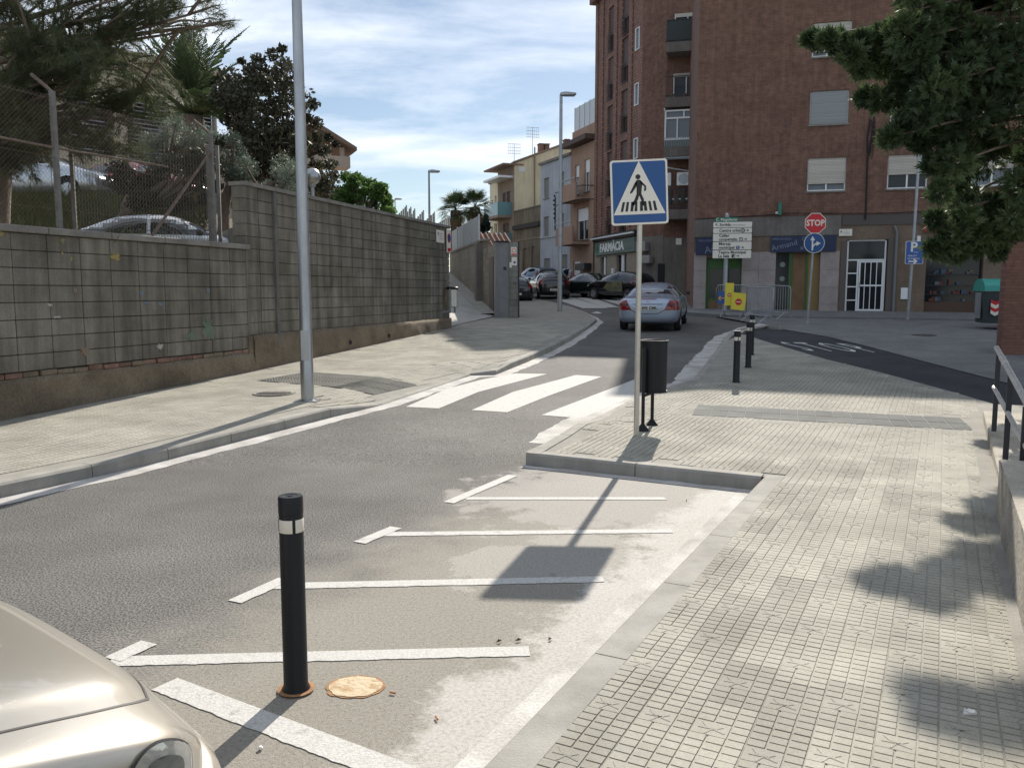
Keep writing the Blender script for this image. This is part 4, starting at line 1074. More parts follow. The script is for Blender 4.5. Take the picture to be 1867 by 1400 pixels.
mb = MB(); mb.slab([(-.9, -.1), (-.9, .05), (3.32, .17), (3.32, -.1)], -1.7, -.03); mb.xf(Matrix.Identity(4)); mb.build('slab', conc_w, t, bevel=.01)
for k_ in range(3): MB().box(.2 + k_ * .3, 3.3, -2.05 - k_ * .32, -1.71 - k_ * .32, -.3, .02 - k_ * .14).build('step', conc_w, t)
# railing: three posts on the slab, running down towards the camera
rp = [up(1812.5, 777, 8.35), up(1833, 833, 7.2)]
d_ = rp[1] - rp[0]
r3 = rp[1] + d_ * .97
t = thing('railing', 'black posted railing with two worn round rails above the landing', 'railing', rp[0], 0)
tops = [up(1818, 640, 8.35), up(1842, 684, 7.2)]; tops.append(tops[1] + (tops[1] - tops[0]) * .97)
base = [rp[0], rp[1], r3]
for b_, tt in zip(base, tops):
    lb_ = b_ - rp[0]; hgt = tt.z - b_.z
    MB().box(-.022, .022, -.022, .022, -.05, hgt).build('post', metal_dark, t, loc=lb_).rotation_euler = (0, 0, angU)
worn = M('worn_rail', (.42, .40, .38), (.58, .56, .53), scale=9, rough=.45, metal=.5)
tl_ = [x - rp[0] for x in tops]
e_ = tl_[2] + (tl_[2] - tl_[1]) * 1.5
st_ = tl_[0] - (tl_[1] - tl_[0]) * .06
MB().tube([st_ + Vector((0, 0, .02)), tl_[1] + Vector((0, 0, .02)), e_ + Vector((0, 0, .02))], .026, 12).build('top_rail', worn, t, smooth='auto')
m0 = up(1813, 708, 8.35) - rp[0]; m1 = up(1837, 752, 7.2) - rp[0]
MB().tube([m0 - (m1 - m0) * .05, m1, m1 + (m1 - m0) * 2.4], .021, 12).build('mid_rail', worn, t, smooth='auto')
for f_ in (.45, .62): 
    c_ = tl_[0].lerp(tl_[1], f_ + .0) + Vector((0, 0, .02)); dd = (tl_[1] - tl_[0]).normalized() * .03
    MB().tube([c_ - dd, c_ + dd], .031, 12).build('rail_joint', worn, t, smooth='auto')
# brick pier on the right
t = thing('brick_pier', 'tall red brick wall end at the right edge behind the railing', 'brick wall', up(1825, 640, 17.5), R(-12))
MB().box(0, 5, 0, .3, -.8, 2.45).build('wall', pier_brick, t); MB().box(-.04, 5.04, -.04, .34, 2.452, 2.53).build('coping', coping_m, t)

# gate pillar at the lane
p = gp(929, 579, .12)
t = thing('gate_pillar', 'dark grey block pillar with a metal gate post at the mouth of the lane', 'gate pillar', p, R(10))
ht = zp(441, p.y) - p.z
for i in range(13):
    h_ = ht / 13; MB().bbox(0, .29, 0, .42, i * h_ + .003, (i + 1) * h_ - .003, .006).build('block', M('pillar_block', (.15, .145, .13), (.23, .225, .205), scale=2, rough=.9, rv=.12, streak=.3) if 'pillar_block' not in MATS else MATS['pillar_block'], t)
MB().box(.004, .286, .01, .41, 0, ht).build('core', mortar_m, t)
MB().box(.29, .345, .03, .36, 0, ht * 1.0).build('edge_strip', metal_dark, t)
MB().box(-.47, -.004, .05, .40, 0, ht * .99).build('gate_post', M('gate_metal', (.15, .155, .16), (.19, .195, .20), scale=3, rough=.55), t)
MB().box(-.40, -.36, .03, .05, 0, ht * .98).build('gate_rib', MATS['gate_metal'], t)
MB().box(-.47, .0, .0, .45, ht, ht + .03).build('cap', metal_dark, t)
MB().box(-.20, -.10, .03, .05, ht * .63, ht * .67).build('lock', metal_dark, t)
ws = MB().box(.05, .24, -.015, -.003, ht * .82, ht * .93).build('notice_plate', sign_white, t)
sgn(ngon(.145, ht * .885, .07, 18), -.019, -.0155, sign_red, 'red_ring', ws); sgn(ngon(.145, ht * .885, .05, 18), -.0225, -.0195, sign_white, 'ring_centre', ws); MB().box(.06, .23, -.019, -.0155, ht * .825, ht * .845).build('red_strip', sign_red, ws)
ws = MB().box(.07, .25, -.015, -.003, ht * .69, ht * .80).build('white_plate', sign_white, t); sgn(ngon(.17, ht * .73, .04, 14), -.019, -.0155, sign_blue, 'blue_disc', ws)
MB().box(.0, .07, -.012, -.003, ht * .66, ht * .73).build('small_plate', sign_white, t)
for x in (.14, .20): MB().box(x, x + .015, -.006, -.001, ht * .43, ht * .47).build('slot', metal_dark, t)

# lane going up to the left, with its wall and fences
lane_m = M('lane_concrete', (.28, .27, .25), (.36, .345, .32), scale=1.6, rough=.9, bump=.3, fine=.12)
mb = MB(); mb.v = [(-1.78, 24.0, .70), (-.62, 28.5, .86), (-3.1, 42.0, 2.57), (-8.5, 43, 2.9), (-5.6, 27.0, 1.45), (-1.5, 25.6, .74)]
mb.f = [(0, 5, 4), (5, 1, 4), (1, 2, 4), (2, 3, 4)]; mb.m = [0] * 4
o = mb.build('lane', lane_m); o['kind'] = 'structure'
la, lb = Vector((-.55, 28.75)), Vector((-3.1, 42.0)); dl = (lb - la); anl = math.atan2(-dl.y, -dl.x); Ll = dl.length
mb = MB(); nx1 = Vector((-dl.y, dl.x)).normalized() * .5
mb.v = [(la.x, la.y, .96), (lb.x, lb.y, 2.68), (lb.x + nx1.x, lb.y + nx1.y, 2.66), (la.x + nx1.x, la.y + nx1.y, .95), (lb.x + nx1.x, lb.y + nx1.y, 2.5), (la.x + nx1.x, la.y + nx1.y, .8)]
mb.f = [(0, 1, 2, 3), (3, 2, 4, 5)]; mb.m = [0, 0]; o = mb.build('lane_kerb', kerb_m); o['kind'] = 'structure'
t = thing('lane_wall', 'ochre block wall rising along the lane behind the gate pillar', 'wall', (lb.x, lb.y, 0), anl)
lw_m = add_lines(M('lane_blocks', (.22, .195, .15), (.29, .26, .205), scale=1.2, rough=.9, streak=.2), w_=.5, h_=.22, mortar=.012, dark=.7)
mb = MB().box(0, Ll - 3.0, 0, .25, .5, 3.58); mb.build('wall', lw_m, t); MB().box(-.05, Ll - 2.9, -.04, .29, 3.581, 3.66).build('coping', coping_m, t)
MB().box(Ll - 2.95, Ll, .02, .25, .5, 3.3).build('low_part', lw_m, t)
MB().box(Ll - 4.4, Ll - 3.6, -.10, -.004, 1.1, 3.5).build('white_panel', M('panel_white', (.42, .44, .46), rough=.7), t)
MB().box(Ll - 3.58, Ll - 3.05, -.22, -.004, .9, 3.52).build('pilaster', plaster_grey, t)
dr = MB().box(Ll - 1.3, Ll - .5, -.02, .018, .9, 2.9).build('door', M('brown_door', (.10, .08, .065), rough=.6), t)
fence_s = M('perforated_steel', (.30, .325, .34), (.36, .385, .40), scale=20, rough=.5, metal=.4)
t = thing('sheet_fence', 'grey perforated sheet fence standing on the ochre lane wall', 'fence', (lb.x, lb.y, 3.66), anl)
for i in range(4):
    x0 = -.0 + i * 2.25; MB().box(x0 + .05, x0 + 2.2, .10, .12, .02, 1.0).build('panel', fence_s, t); MB().box(x0 + 2.2, x0 + 2.25, .08, .14, 0, 1.06).build('post', galv, t)
# garden mesh fence and sawtooth fence behind the tall wall
t = thing('low_mesh_fence', 'low grey fence stepping down behind the tall wall under the green tree', 'fence', up(600, 400, 33), 0)
for i, (a, b, yt) in enumerate(((598, 620, 373), (622, 646, 374.5), (647, 664, 375), (665, 680, 380))):
    A_, B_ = up(a, yt, 33) - t.location, up(b, yt, 33) - t.location
    MB().box(A_.x, B_.x, -.01, .01, -.2, A_.z).build('panel', M('mesh_grey', (.16, .18, .18), rough=.6) if 'mesh_grey' not in MATS else MATS['mesh_grey'], t); MB().box(B_.x, B_.x + .05, -.03, .03, -.3, A_.z + .05).build('post', galv_dull, t)
slat = M('grey_slats', (.25, .235, .20), (.33, .31, .27), scale=5, rough=.7)
t = thing('stepped_fence', 'row of slatted grey fence panels with sloping tops behind the tall wall', 'fence', up(700, 425, 40), 0)
O__ = t.location
for (xa, ya, xb, yb_) in ((716, 402, 741, 376), (741.5, 390, 749, 379), (749.5, 395, 756, 382), (757, 402, 772, 385), (774, 404, 792, 388), (794, 410, 819, 395)):
    A_, B_ = up(xa, ya, 40) - O__, up(xb, yb_, 40) - O__; n_ = max(2, int((B_.x - A_.x) / .09))
    for k_ in range(n_):
        xa_ = A_.x + (B_.x - A_.x) * k_ / n_; xb_ = A_.x + (B_.x - A_.x) * (k_ + .86) / n_
        zt2 = A_.z + (B_.z - A_.z) * (k_ + .8) / n_
        if True: MB().slab([(xa_, -.8), (xb_, -.8), (xb_, zt2), (xa_, zt2 - .03)], -.01, .01).build('slat', slat, t)
    MB().box(B_.x - .03, B_.x + .03, -.03, .03, -.9, B_.z + .04).build('post', galv, t)

# ================================================================ BUILDINGS
def holed_wall(ln, z0, z1, holes, depth=.18, y=0.0, back=None):
    """front skin with real openings and reveals; local x along, -y faces the viewer"""
    xs = sorted(set([0, ln] + [h[0] for h in holes] + [h[1] for h in holes])); zs = sorted(set([z0, z1] + [h[2] for h in holes] + [h[3] for h in holes]))
    mb = MB()
    for i in range(len(xs) - 1):
        for j in range(len(zs) - 1):
            cx, cz = (xs[i] + xs[i + 1]) / 2, (zs[j] + zs[j + 1]) / 2
            if any(h[0] < cx < h[1] and h[2] < cz < h[3] for h in holes): continue
            mb.add([(xs[i], y, zs[j]), (xs[i + 1], y, zs[j]), (xs[i + 1], y, zs[j + 1]), (xs[i], y, zs[j + 1])], [(0, 1, 2, 3)])
    for a, b, c, d in [h[:4] for h in holes]:
        q = [(a, c), (b, c), (b, d), (a, d)]
        for k in range(4):
            p0, p1 = q[k], q[(k + 1) % 4]
            mb.add([(p0[0], y, p0[1]), (p1[0], y, p1[1]), (p1[0], y + depth, p1[1]), (p0[0], y + depth, p0[1])], [(0, 1, 2, 3)])
    return mb
def window(par, a, b, c, d, shut=0.6, frame=alu_white, sh_mat=shutter_m, depth=.18, nm=2, glass=glass_c, sill=True, fr=.05, y=0):
    y0 = y + depth - .09
    root = MB()
    root.box(a, a + fr, y0, y0 + .06, c, d); root.box(b - fr, b, y0, y0 + .06, c, d); root.box(a + fr, b - fr, y0, y0 + .06, c, c + fr); root.box(a + fr, b - fr, y0, y0 + .06, d - fr, d)
    for k in range(1, nm): x = a + (b - a) * k / nm; root.box(x - fr * .6, x + fr * .6, y0 + .002, y0 + .055, c + fr, d - fr)
    o = root.build('window', frame, par)
    MB().box(a + fr * .5, b - fr * .5, y0 + .065, y0 + .075, c, d).build('pane', glass, o)
    if shut > 0: MB().box(a + fr * .6, b - fr * .6, y0 - .03, y0 - .012, d - (d - c) * shut, d - .01).build('shutter', sh_mat, o)
    if sill: MB().box(a - .05, b + .05, y - .05, y + depth - .1, c - .06, c - .002).build('sill', coping_m, o)
    return o
def bldg(name, label, a, b, cat='building'):
    d = Vector(b) - Vector(a); return thing(name, label, cat, (a[0], a[1], 0), math.atan2(d.y, d.x)), d.length
def lshop(par, x0, x1, z0, z1, mat, txts, y=-.02):
    o = MB().box(x0, x1, y - .04, y, z0, z1).build('shop_sign', mat, par)
    for s, size, x, z, m_, sx, rt in txts: put_text(s, size, m_, o, x, y - .044, z, sx=sx, rot=rt)
    return o

# --- brick apartment block, main face
FO = Vector((7.27, 33.66)); FD = Vector((.9642, -.2651)); LM = 22.0
blk, _ = bldg('brick_apartment_block', 'large red brick apartment block with shops on its ground floor at the junction', FO, FO + FD * LM)
holes = []; wins = []
cols_ = (4.17, 7.0, 9.83, 12.7, 15.5, 18.3)
rows_ = (5.51, 7.98, 10.46)
shut = {(0, 0): .78, (0, 1): .98, (0, 2): .86, (1, 0): .58, (1, 1): .7}
for i, x in enumerate(cols_):
    for j, z in enumerate(rows_):
        holes.append((x, x + 1.38, z, z + 1.23)); wins.append((i, j, x, z))
holed_wall(LM, 4.6, 14.6, holes).build('upper_wall', facade_brick, blk)
for i, j, x, z in wins:
    window(blk, x, x + 1.38, z, z + 1.23, shut.get((i, j), rnd.choice((.3, .5, .8, .95))), sh_mat=shutter_g if (i, j) == (0, 1) else shutter_m, depth=.16, glass=glass_d if (i, j) == (1, 0) else glass_c)
g0 = .45
gh_ = [(.49, 1.85, 1.0, 3.04), (3.13, 4.76, .8, 3.20), (5.70, 7.15, .86, 3.66), (8.49, 10.41, .6, 3.24), (12.2, 14.8, .6, 3.2)]
holed_wall(LM, g0, 4.6, gh_, depth=.35, y=.02).build('ground_floor_wall', plaster_ochre, blk)
MB().box(0, 5.45, -.03, .018, 3.85, 4.58).build('fascia_band', plaster_grey, blk)
MB().box(5.5, LM, -.02, .018, 4.2, 4.59).build('fascia_band', M('fascia_dark', (.10, .085, .08), rough=.9), blk)
for x0, x1 in ((-.0, .49), (1.85, 3.13), (4.76, 5.45)):
    n_ = max(1, round((x1 - x0) / .62)); 
    for i in range(n_):
        for j in range(4):
            w_ = (x1 - x0) / n_; MB().bbox(x0 + i * w_ + .003, x0 + (i + 1) * w_ - .003, -.012, .018, g0 + .1 + j * .66 + .003, g0 + .1 + (j + 1) * .66 - .003 + (.05 if j == 3 else 0), .004).build('granite_panel', granite, blk)
MB().box(-.0, 5.45, .0, .4, 14.6, 14.85).build('cornice', coping_m, blk); MB().box(5.46, LM, .0, 6, 14.6, 16.0).build('attic', facade_brick, blk)
MB().box(0.02, LM - .02, .5, 14, g0, 14.58).build('core', dark_in, blk)
sw_d = Vector((8.7, 42.2)) - FO
# side return towards the recessed balconies
mb = MB(); ca, sa = FD.x, FD.y
sx_, sy_ = sw_d.x * ca + sw_d.y * sa, -sw_d.x * sa + sw_d.y * ca
mb.v = [(0, 0, .4), (sx_, sy_, .4), (sx_, sy_, 14.6), (0, 0, 14.6)]; mb.f = [(0, 3, 2, 1)]; mb.m = [0]; mb.build('side_wall', facade_brick, blk)
# shop windows
gw = MB(); a, b, c, d = gh_[0]
o = MB().box(a, b, .20, .26, d - .42, d).build('green_header', shop_green, blk)
MB().box(a, a + .12, .20, .26, c, d - .42).build('shop_frame', shop_green, blk); MB().box(b - .06, b, .20, .26, c, d - .42).build('shop_frame', shop_green, blk); MB().box(a + .12, b - .06, .20, .26, c, c + .35).build('shop_frame', tan_panel, blk); MB().box(a + .12, b - .06, .19, .26, c + .352, c + .44).build('shop_frame', shop_green, blk)
MB().box(a + .12, b - .06, .26, .27, c + .35, d - .4).build('shop_pane', glass_d, blk)
for z in (1.9, 2.25): MB().box(a + .15, b - .1, .30, .34, z, z + .02).build('shelf', alu_white, blk)
for i in range(9): MB().box(a + .2 + i * .12, a + .26 + i * .12, .28, .34, 1.92 if i % 2 else 2.27, (1.92 if i % 2 else 2.27) + rnd.uniform(.08, .2)).build('bottle', rnd.choice((alu_white, granite, shop_green, tan_panel)), blk)
a, b, c, d = gh_[1]
MB().box(a, a + .50, .2, .24, c, d).build('glass_door', glass_d, blk); MB().box(a + .50, a + .62, .18, .25, c, d).build('door_frame', shop_green, blk)
MB().box(a + .62, b - .50, .22, .26, c, d).build('wood_panel', tan_panel, blk); MB().box(b - .50, b - .42, .18, .25, c, d).build('door_frame', shop_green, blk)
MB().box(b - .42, b, .2, .24, c, d).build('poster_panel', M('poster_ochre', (.24, .16, .06), rough=.6), blk)
for z in (2.75, 2.3): MB().lathe([(.0, 0), (.10, 0)], 14).xf(Matrix.Translation((a + .26, .196, z - (0 if z > 2.5 else .1))) @ Matrix.Rotation(R(90), 4, 'X')).build('round_sticker', M('sticker', (.20, .24, .22), rough=.6) if 'sticker' not in MATS else MATS['sticker'], blk)
# shop signs
cream_t = M('sign_lettering_blue', (.16, .20, .28), rough=.5)
lshop(blk, .06, 1.72, 3.15, 3.83, shop_blue, (('PELLUQUERIA', .12, .55, 3.70, cream_t, 1, 0), ('Armand', .38, 1.02, 3.40, cream_t, 1, R(-8))), y=-.035)
lshop(blk, 2.92, 5.30, 3.22, 3.83, shop_blue, (('PERRUQUERIA', .11, 3.32, 3.72, cream_t, 1, 0), ('Armand', .30, 3.42, 3.47, cream_t, 1, R(-14)), ('CON', .22, 4.30, 3.70, cream_t, 1, 0), ('# 623', .20, 4.25, 3.37, cream_t, 1, 0)), y=-.035)
tag_p = MB().bbox(5.39, 5.86, -.045, -.022, 3.80, 4.06, .006).build('name_plaque', sign_white, blk)
MB().box(5.44, 5.49, -.048, -.0455, 3.92, 4.0).build('crest', MATS['crest_brown'], tag_p)
for i in range(3): MB().box(5.55, 5.80 - .04 * i, -.048, -.0455, 3.86 + i * .055, 3.875 + i * .055).build('worn_lettering', MATS['faded_text'], tag_p)
# entrance: white metal frame with barred door
a, b, c, d = gh_[2]; yy = .10
mb = MB()
for x in (a + .02, a + .40, b - .10): mb.box(x, x + .055, yy, yy + .05, c + .05, d - .04 if x != a + .40 else 2.90)
for z in (c + .05, 2.87, d - .06): mb.box(a + .076, b - .101, yy + .001, yy + .049, z, z + .055)
fr_ = mb.build('entrance_frame', alu_white, blk)
for z in (1.35, 1.86, 2.37): MB().box(a + .08, a + .40, yy + .002, yy + .045, z, z + .045).build('transom_bar', alu_white, fr_)
dd_ = MB().box(a + .46, b - .101, yy + .003, yy + .045, c + .11, c + .17).build('door_rail', alu_white, fr_)
for z in (1.90, 2.80): MB().box(a + .46, b - .101, yy + .003, yy + .045, z, z + .06).build('door_rail', alu_white, fr_)
for i in range(5): x = a + .47 + i * .205; MB().box(x, x + .028 + (.03 if i in (0, 4) else 0), yy - .004, yy + .04, c + .17, 2.80).build('door_bar', alu_white, fr_)
MB().box(a + .50, a + .53, yy - .05, yy - .01, 1.85, 2.05).build('door_handle', galv, fr_)
MB().box(a, b, yy + .06, yy + .07, c, d).build('door_glass', glass_d, blk)
MB().box(a - .02, b + .12, -.18, .3, .5, c - .004).build('door_step', coping_m, blk)
MB().box(5.50, 5.69, -.008, .3, g0, 3.62).build('pier', M('pier_brown', (.12, .10, .09), rough=.9), blk); MB().box(7.16, 7.42, -.01, .3, g0, 3.75).build('pier', MATS['pier_brown'], blk)
MB().tube([(7.42, -.06, .5), (7.42, -.06, 3.4), (7.42, -.06, 3.9), (7.32, -.06, 4.15)], .05, 8).build('drain_pipe', M('pipe_grey', (.16, .17, .18), rough=.6), blk)
MB().bbox(7.66, 7.90, -.05, .018, 1.41, 1.84, .01).build('meter_box', alu_white, blk)
# dark shop
a, b, c, d = gh_[3]
MB().box(a, b, .2, .26, c, c + .72).build('stall_riser', M('riser_brown', (.08, .045, .03), rough=.7), blk)
MB().box(a, b, .28, .29, c + .72, d).build('shop_pane', glass_d, blk)
for z in (1.62, 1.95, 2.35): MB().box(a + .05, b - .05, .16, .25, z - .04, z - .01).build('shelf', metal_dark, blk)
cols_g = [M('goods_%s' % n_, c_, rough=.7) for n_, c_ in (('orange', (.12, .03, .02)), ('cream', (.12, .10, .07)), ('grey', (.10, .11, .13)), ('blue', (.05, .07, .11)))]
for i in range(26):
    z = rnd.choice((1.34, 1.62, 1.95, 2.35)); x = rnd.uniform(a + .1, b - .3); MB().box(x, x + rnd.uniform(.06, .18), .17, .24, z, z + rnd.uniform(.07, .2)).build('goods', rnd.choice(cols_g), blk)
rs = lshop(blk, 8.32, 10.6, 3.88, 4.19, M('shop_red', (.20, .012, .015), rough=.5), (('ROST', .2, 8.6, 4.04, M('dull_yellow', (.35, .20, .05), rough=.6), 1, R(-6)),), y=-.06)
rs.children[0].name = 'lettering'
MB().box(8.3, 10.7, -.11, -.055, 4.20, 4.26).build('sign_hood', alu_white, blk)
lshop(blk, 8.49, 10.41, 3.26, 3.50, M('shop_brown', (.07, .05, .04), rough=.6), (('RDI', .24, 10.12, 3.38, M('letter_grey', (.30, .30, .28), rough=.5), 1, 0),), y=-.03)
lshop(blk, 10.80, 11.06, 2.83, 3.24, M('shop_yellow', (.35, .26, .04), rough=.5), (('C', .34, 10.93, 3.03, MATS['shop_brown'], 1, 0),), y=-.03)
MB().bbox(8.10, 8.22, -.2, -.05, 3.55, 3.75, .01).build('camera_box', alu_white, blk)
# cables and green cross
cab = MB().tube([(6.46, -.04, 8.0), (6.40, -.05, 7.3), (6.28, -.05, 6.7), (6.30, -.05, 4.4)], .03, 6); cab.build('cable', metal_black, blk)
for k_ in range(7):
    x = 6.36 + rnd.uniform(-.07, .09); MB().tube([(x, -.05, 7.9 + rnd.uniform(-.2, .4)), (x + rnd.uniform(-.12, .1), -.08, 7.4), (x - rnd.uniform(.0, .2), -.06, 6.9 + rnd.uniform(-.3, .2))], .012, 5).build('cable_loop', metal_black, blk)
MB().tube([(0, -.05, 4.55), (2.9, -.05, 4.66), (3.6, -.06, 4.70), (5.0, -.05, 4.66), (7, -.06, 4.62), (11, -.05, 4.7)], .014, 5).build('cable', metal_black, blk)
MB().tube([(6.5, -.05, 7.05), (7.4, -.05, 6.98)], .01, 5).build('cable', metal_black, blk)
gc = thing('green_sign', 'narrow green projecting shop sign on the brick wall above the arrow sign', 'shop sign', (FO + FD * 3.2).to_3d() + Vector((0, 0, 4.6)), FA); gc.location = (FO.x + FD.x * 3.2 - .30 * .265, FO.y + FD.y * 3.2 - .30 * .964, 4.62)
MB().box(-.06, .06, -.05, .20, 0, .48).build('sign_body', sign_green, gc); MB().box(-.15, -.062, .1, .2, .05, .14).build('bracket', alu_white, gc)

# --- recessed bay with balconies, chamfer and street face (same building group)
SC = Vector((6.60, 43.76)); SF = SC + Vector((-.258, .966)) * 6.6
st, Ls = bldg('street_wing', 'taller brick wing with lattice brickwork and tall windows along the narrow street', SF, SC)
wh = []
zr_ = ((14.65, 17.05), (12.2, 14.5), (9.65, 11.75), (6.95, 9.15))
for z0, z1 in ((14.9, 17.3), (12.3, 14.6), (9.6, 12.0), (7.0, 9.5), (4.85, 6.5)): wh.append((Ls - 4.75, Ls - 3.95, z0, z1))
for z0, z1 in ((15.2, 17.6), (12.75, 15.1), (10.15, 12.4), (7.55, 9.75), (4.9, 6.6)): wh.append((Ls - 2.75, Ls - 1.85, z0, z1))
for z0, z1 in ((14.0, 15.1), (11.25, 12.35), (8.55, 9.6)): wh.append((Ls - .88, Ls - .36, z0, z1))
holed_wall(Ls, 4.55, 18.15, wh, depth=.2).build('upper_wall', lattice_brick, st)
for h_ in wh:
    if h_[1] - h_[0] < .6: window(st, *h_, shut=0, depth=.08, nm=1, glass=glass_c, sill=False, y=-.03)
    else:
        o = window(st, *h_, shut=.62, frame=M('brown_frame', (.09, .05, .04), rough=.6) if 'brown_frame' not in MATS else MATS['brown_frame'], sh_mat=shutter_b, depth=.2, nm=2, glass=glass_d, sill=False)
        rl = MB(); zr0, zr1 = h_[2] + .02, h_[2] + .95
        for k_ in range(7): x = h_[0] + .04 + (h_[1] - h_[0] - .08) * k_ / 6; rl.box(x - .006, x + .006, -.10, -.088, zr0, zr1)
        rl.box(h_[0] - .02, h_[1] + .02, -.105, -.085, zr1, zr1 + .03); rl.box(h_[0] - .02, h_[1] + .02, -.105, -.085, zr0 - .03, zr0); rl.build('window_rail', metal_dark, o)
for x in [Ls - 5.9 + k_ * .0 for k_ in range(0)]: pass
for x0, x1 in ((0.0, .35), (.9, 1.25), (Ls - 3.75, Ls - 3.3), (Ls - 1.6, Ls - 1.2)):                                        # projecting brick ribs
    MB().box(x0, x1, -.07, -.004, 4.6, 18.1).build('brick_rib', lattice_brick, st)
MB().box(-.3, Ls + .1, -.35, .5, 18.15, 18.45).build('eaves', facade_brick, st)
gh2 = [(Ls - 5.6, Ls - 4.6, 1.3, 3.7), (Ls - 3.1, Ls - 1.7, 1.3, 3.7)]
holed_wall(Ls, .8, 4.55, gh2, depth=.2, y=.01).build('ground_floor_wall', M('stone_tan', (.27, .22, .17), (.33, .28, .22), scale=2, rough=.7), st)
for h_ in gh2:
    MB().box(h_[0], h_[1], .15, .16, h_[2], h_[3]).build('shop_pane', glass_d, st)
    MB().box(h_[0] + .38 * (h_[1] - h_[0]), h_[0] + .62 * (h_[1] - h_[0]), .08, .14, h_[2], h_[3]).build('shop_mullion', alu_white, st)
fs = MB().box(Ls - 6.25, Ls - .35, -.12, .0, 3.8, 4.55).build('pharmacy_sign', M('pharmacy_board', (.10, .15, .13), rough=.5), st)
wl = M('white_letters', (.80, .80, .78), rough=.4)
put_text('FARMÀCIA', .66, wl, fs, Ls - 3.55, -.14, 4.16, bold=.016, sx=1.12, depth=.03)
put_text('J. Carulla', .20, MATS['sign_lettering_blue'], fs, Ls - 1.0, -.13, 4.0)
MB().lathe([(.12, 0), (.2, 0), (.2, .02), (.12, .02)], 16).xf(Matrix.Translation((Ls - 5.92, -.13, 4.16)) @ Matrix.Rotation(R(90), 4, 'X')).build('round_emblem', sign_green, fs)
MB().box(Ls - 6.45, Ls - .2, -.34, -.22, 4.72, 4.80).build('awning_case', alu_white, st)
MB().box(Ls - 6.4, Ls - .25, -.21, 0, 4.6, 4.9).build('awning_recess', metal_dark, st)
MB().box(Ls - 3.62, Ls - 3.35, -.10, -.0, 2.4, 3.0).build('notice_case', alu_white, st)
MB().box(.05, Ls - .05, .5, 9, .8, 18.1).build('core', dark_in, st)
# chamfer
CH0, CH1 = SC, Vector((7.62, 42.5))
cf, Lc = bldg('chamfer_wing', 'plain brick wall section between the lattice wing and the stacked balconies', CH0, CH1)
MB().box(.003, Lc, 0, .3, .8, 17.9).build('wall', facade_brick, cf)
MB().box(.003, Lc, -.02, -.003, .9, 4.5).build('ground_floor_face', plaster_grey, cf)
BY0, BY1 = CH1, Vector((9.3, 42.05))
by, Lb = bldg('balcony_bay', 'recessed bay of stacked balconies and glazed gallery between brick walls', BY0, BY1)
MB().box(.003, Lb + .3, 0, .3, 4.4, 17.5).build('wall', facade_brick, by)
MB().box(.003, Lb + .3, -.01, .31, .8, 4.4).build('ground_floor_wall', plaster_grey, by)
yB = -1.15
def zq(py): return zp(py, 41.2)
for zf in (zq(382), zq(257 + 10), zq(177), zq(76)):
    MB().box(.05, Lb + .1, yB, -.003, zf - .45, zf).build('balcony_slab', plaster_grey, by)
def rail(zf, hgt=.95, mat=metal_dark, gl=None):
    mb = MB()
    for k_ in range(22): x = .06 + (Lb) * k_ / 21; mb.box(x - .008, x + .008, yB + .02, yB + .036, zf, zf + hgt)
    mb.box(.04, Lb + .08, yB + .01, yB + .045, zf + hgt, zf + hgt + .04); mb.box(.04, Lb + .08, yB + .012, yB + .043, zf + .08, zf + .11); o = mb.build('railing', mat, by)
    if gl: MB().box(.06, Lb + .06, yB + .05, yB + .06, zf + .02, zf + hgt).build('railing_panel', gl, o)
rail(zq(382)); rail(zq(291), 1.0, galv_dull, M('gallery_green', (.07, .11, .11), rough=.4)); rail(zq(177)); rail(zq(76), 1.0, metal_dark, M('dark_panel', (.02, .035, .035), rough=.5))
# glazed gallery
z0g, z1g = zq(255), zq(200)
fr2 = MB(); fr2.box(.04, .12, yB + .02, yB + .08, z0g, z1g); fr2.box(Lb - .02, Lb + .06, yB + .02, yB + .08, z0g, z1g); fr2.box(.121, Lb - .021, yB + .021, yB + .079, z0g, z0g + .09); fr2.box(.121, Lb - .021, yB + .021, yB + .079, z1g - .07, z1g); fr2.box(.121, Lb - .021, yB + .022, yB + .078, z1g - .42, z1g - .34)
for x in (.62, 1.42): fr2.box(x, x + .06, yB + .023, yB + .077, z0g + .09, z1g - .42)
fr2.box(.92, .98, yB + .023, yB + .077, z1g - .34, z1g - .07)
o = fr2.build('gallery_frame', alu_white, by); MB().box(.12, Lb - .02, yB + .085, yB + .095, z0g, z1g).build('gallery_glass', glass_c, o)
MB().box(.0, .05, yB - .04, -.003, z1g, z1g + .08).build('gallery_roof_edge', alu_white, by)
for z_, t_ in ((zq(124), 0), (zq(12), 0)):
    window(by, .35, Lb - .15, z_ - 1.2, z_, shut=.15, depth=.14, glass=glass_d, y=-.15)
for x, px_ in ((.0, 0), (.62, 1)):
    z = zq(338); ac = MB().bbox(x + .05, x + .05 + (.85 if px_ else .35), yB + .1, yB + .42, z, z + .62, .02).build('air_conditioner', alu_white, by)
    if px_: MB().lathe([(0, 0), (.25, 0), (.25, .01)], 20).xf(Matrix.Translation((x + .38, yB + .095, z + .31)) @ Matrix.Rotation(R(90), 4, 'X')).build('fan_grille', galv_dull, ac)
MB().tube([(.1, yB, zq(304)), (.5, yB - .1, zq(308)), (Lb, yB - .3, zq(318))], .035, 6).build('awning_bar', galv_dull, by)
for i in range(5): MB().bbox(.25 + i * .32, .25 + i * .32 + .22, yB - .05, yB, zq(372) , zq(372) + rnd.uniform(.3, .8), .02).build('hanging_clothes', rnd.choice((M('cloth_%d' % i, (rnd.uniform(.02, .08),) * 3, rough=.9), metal_dark)), by)
MB().box(.1, Lb, yB + .0, yB + .03, zq(364), zq(362)).build('clothes_rail', alu_white, by)
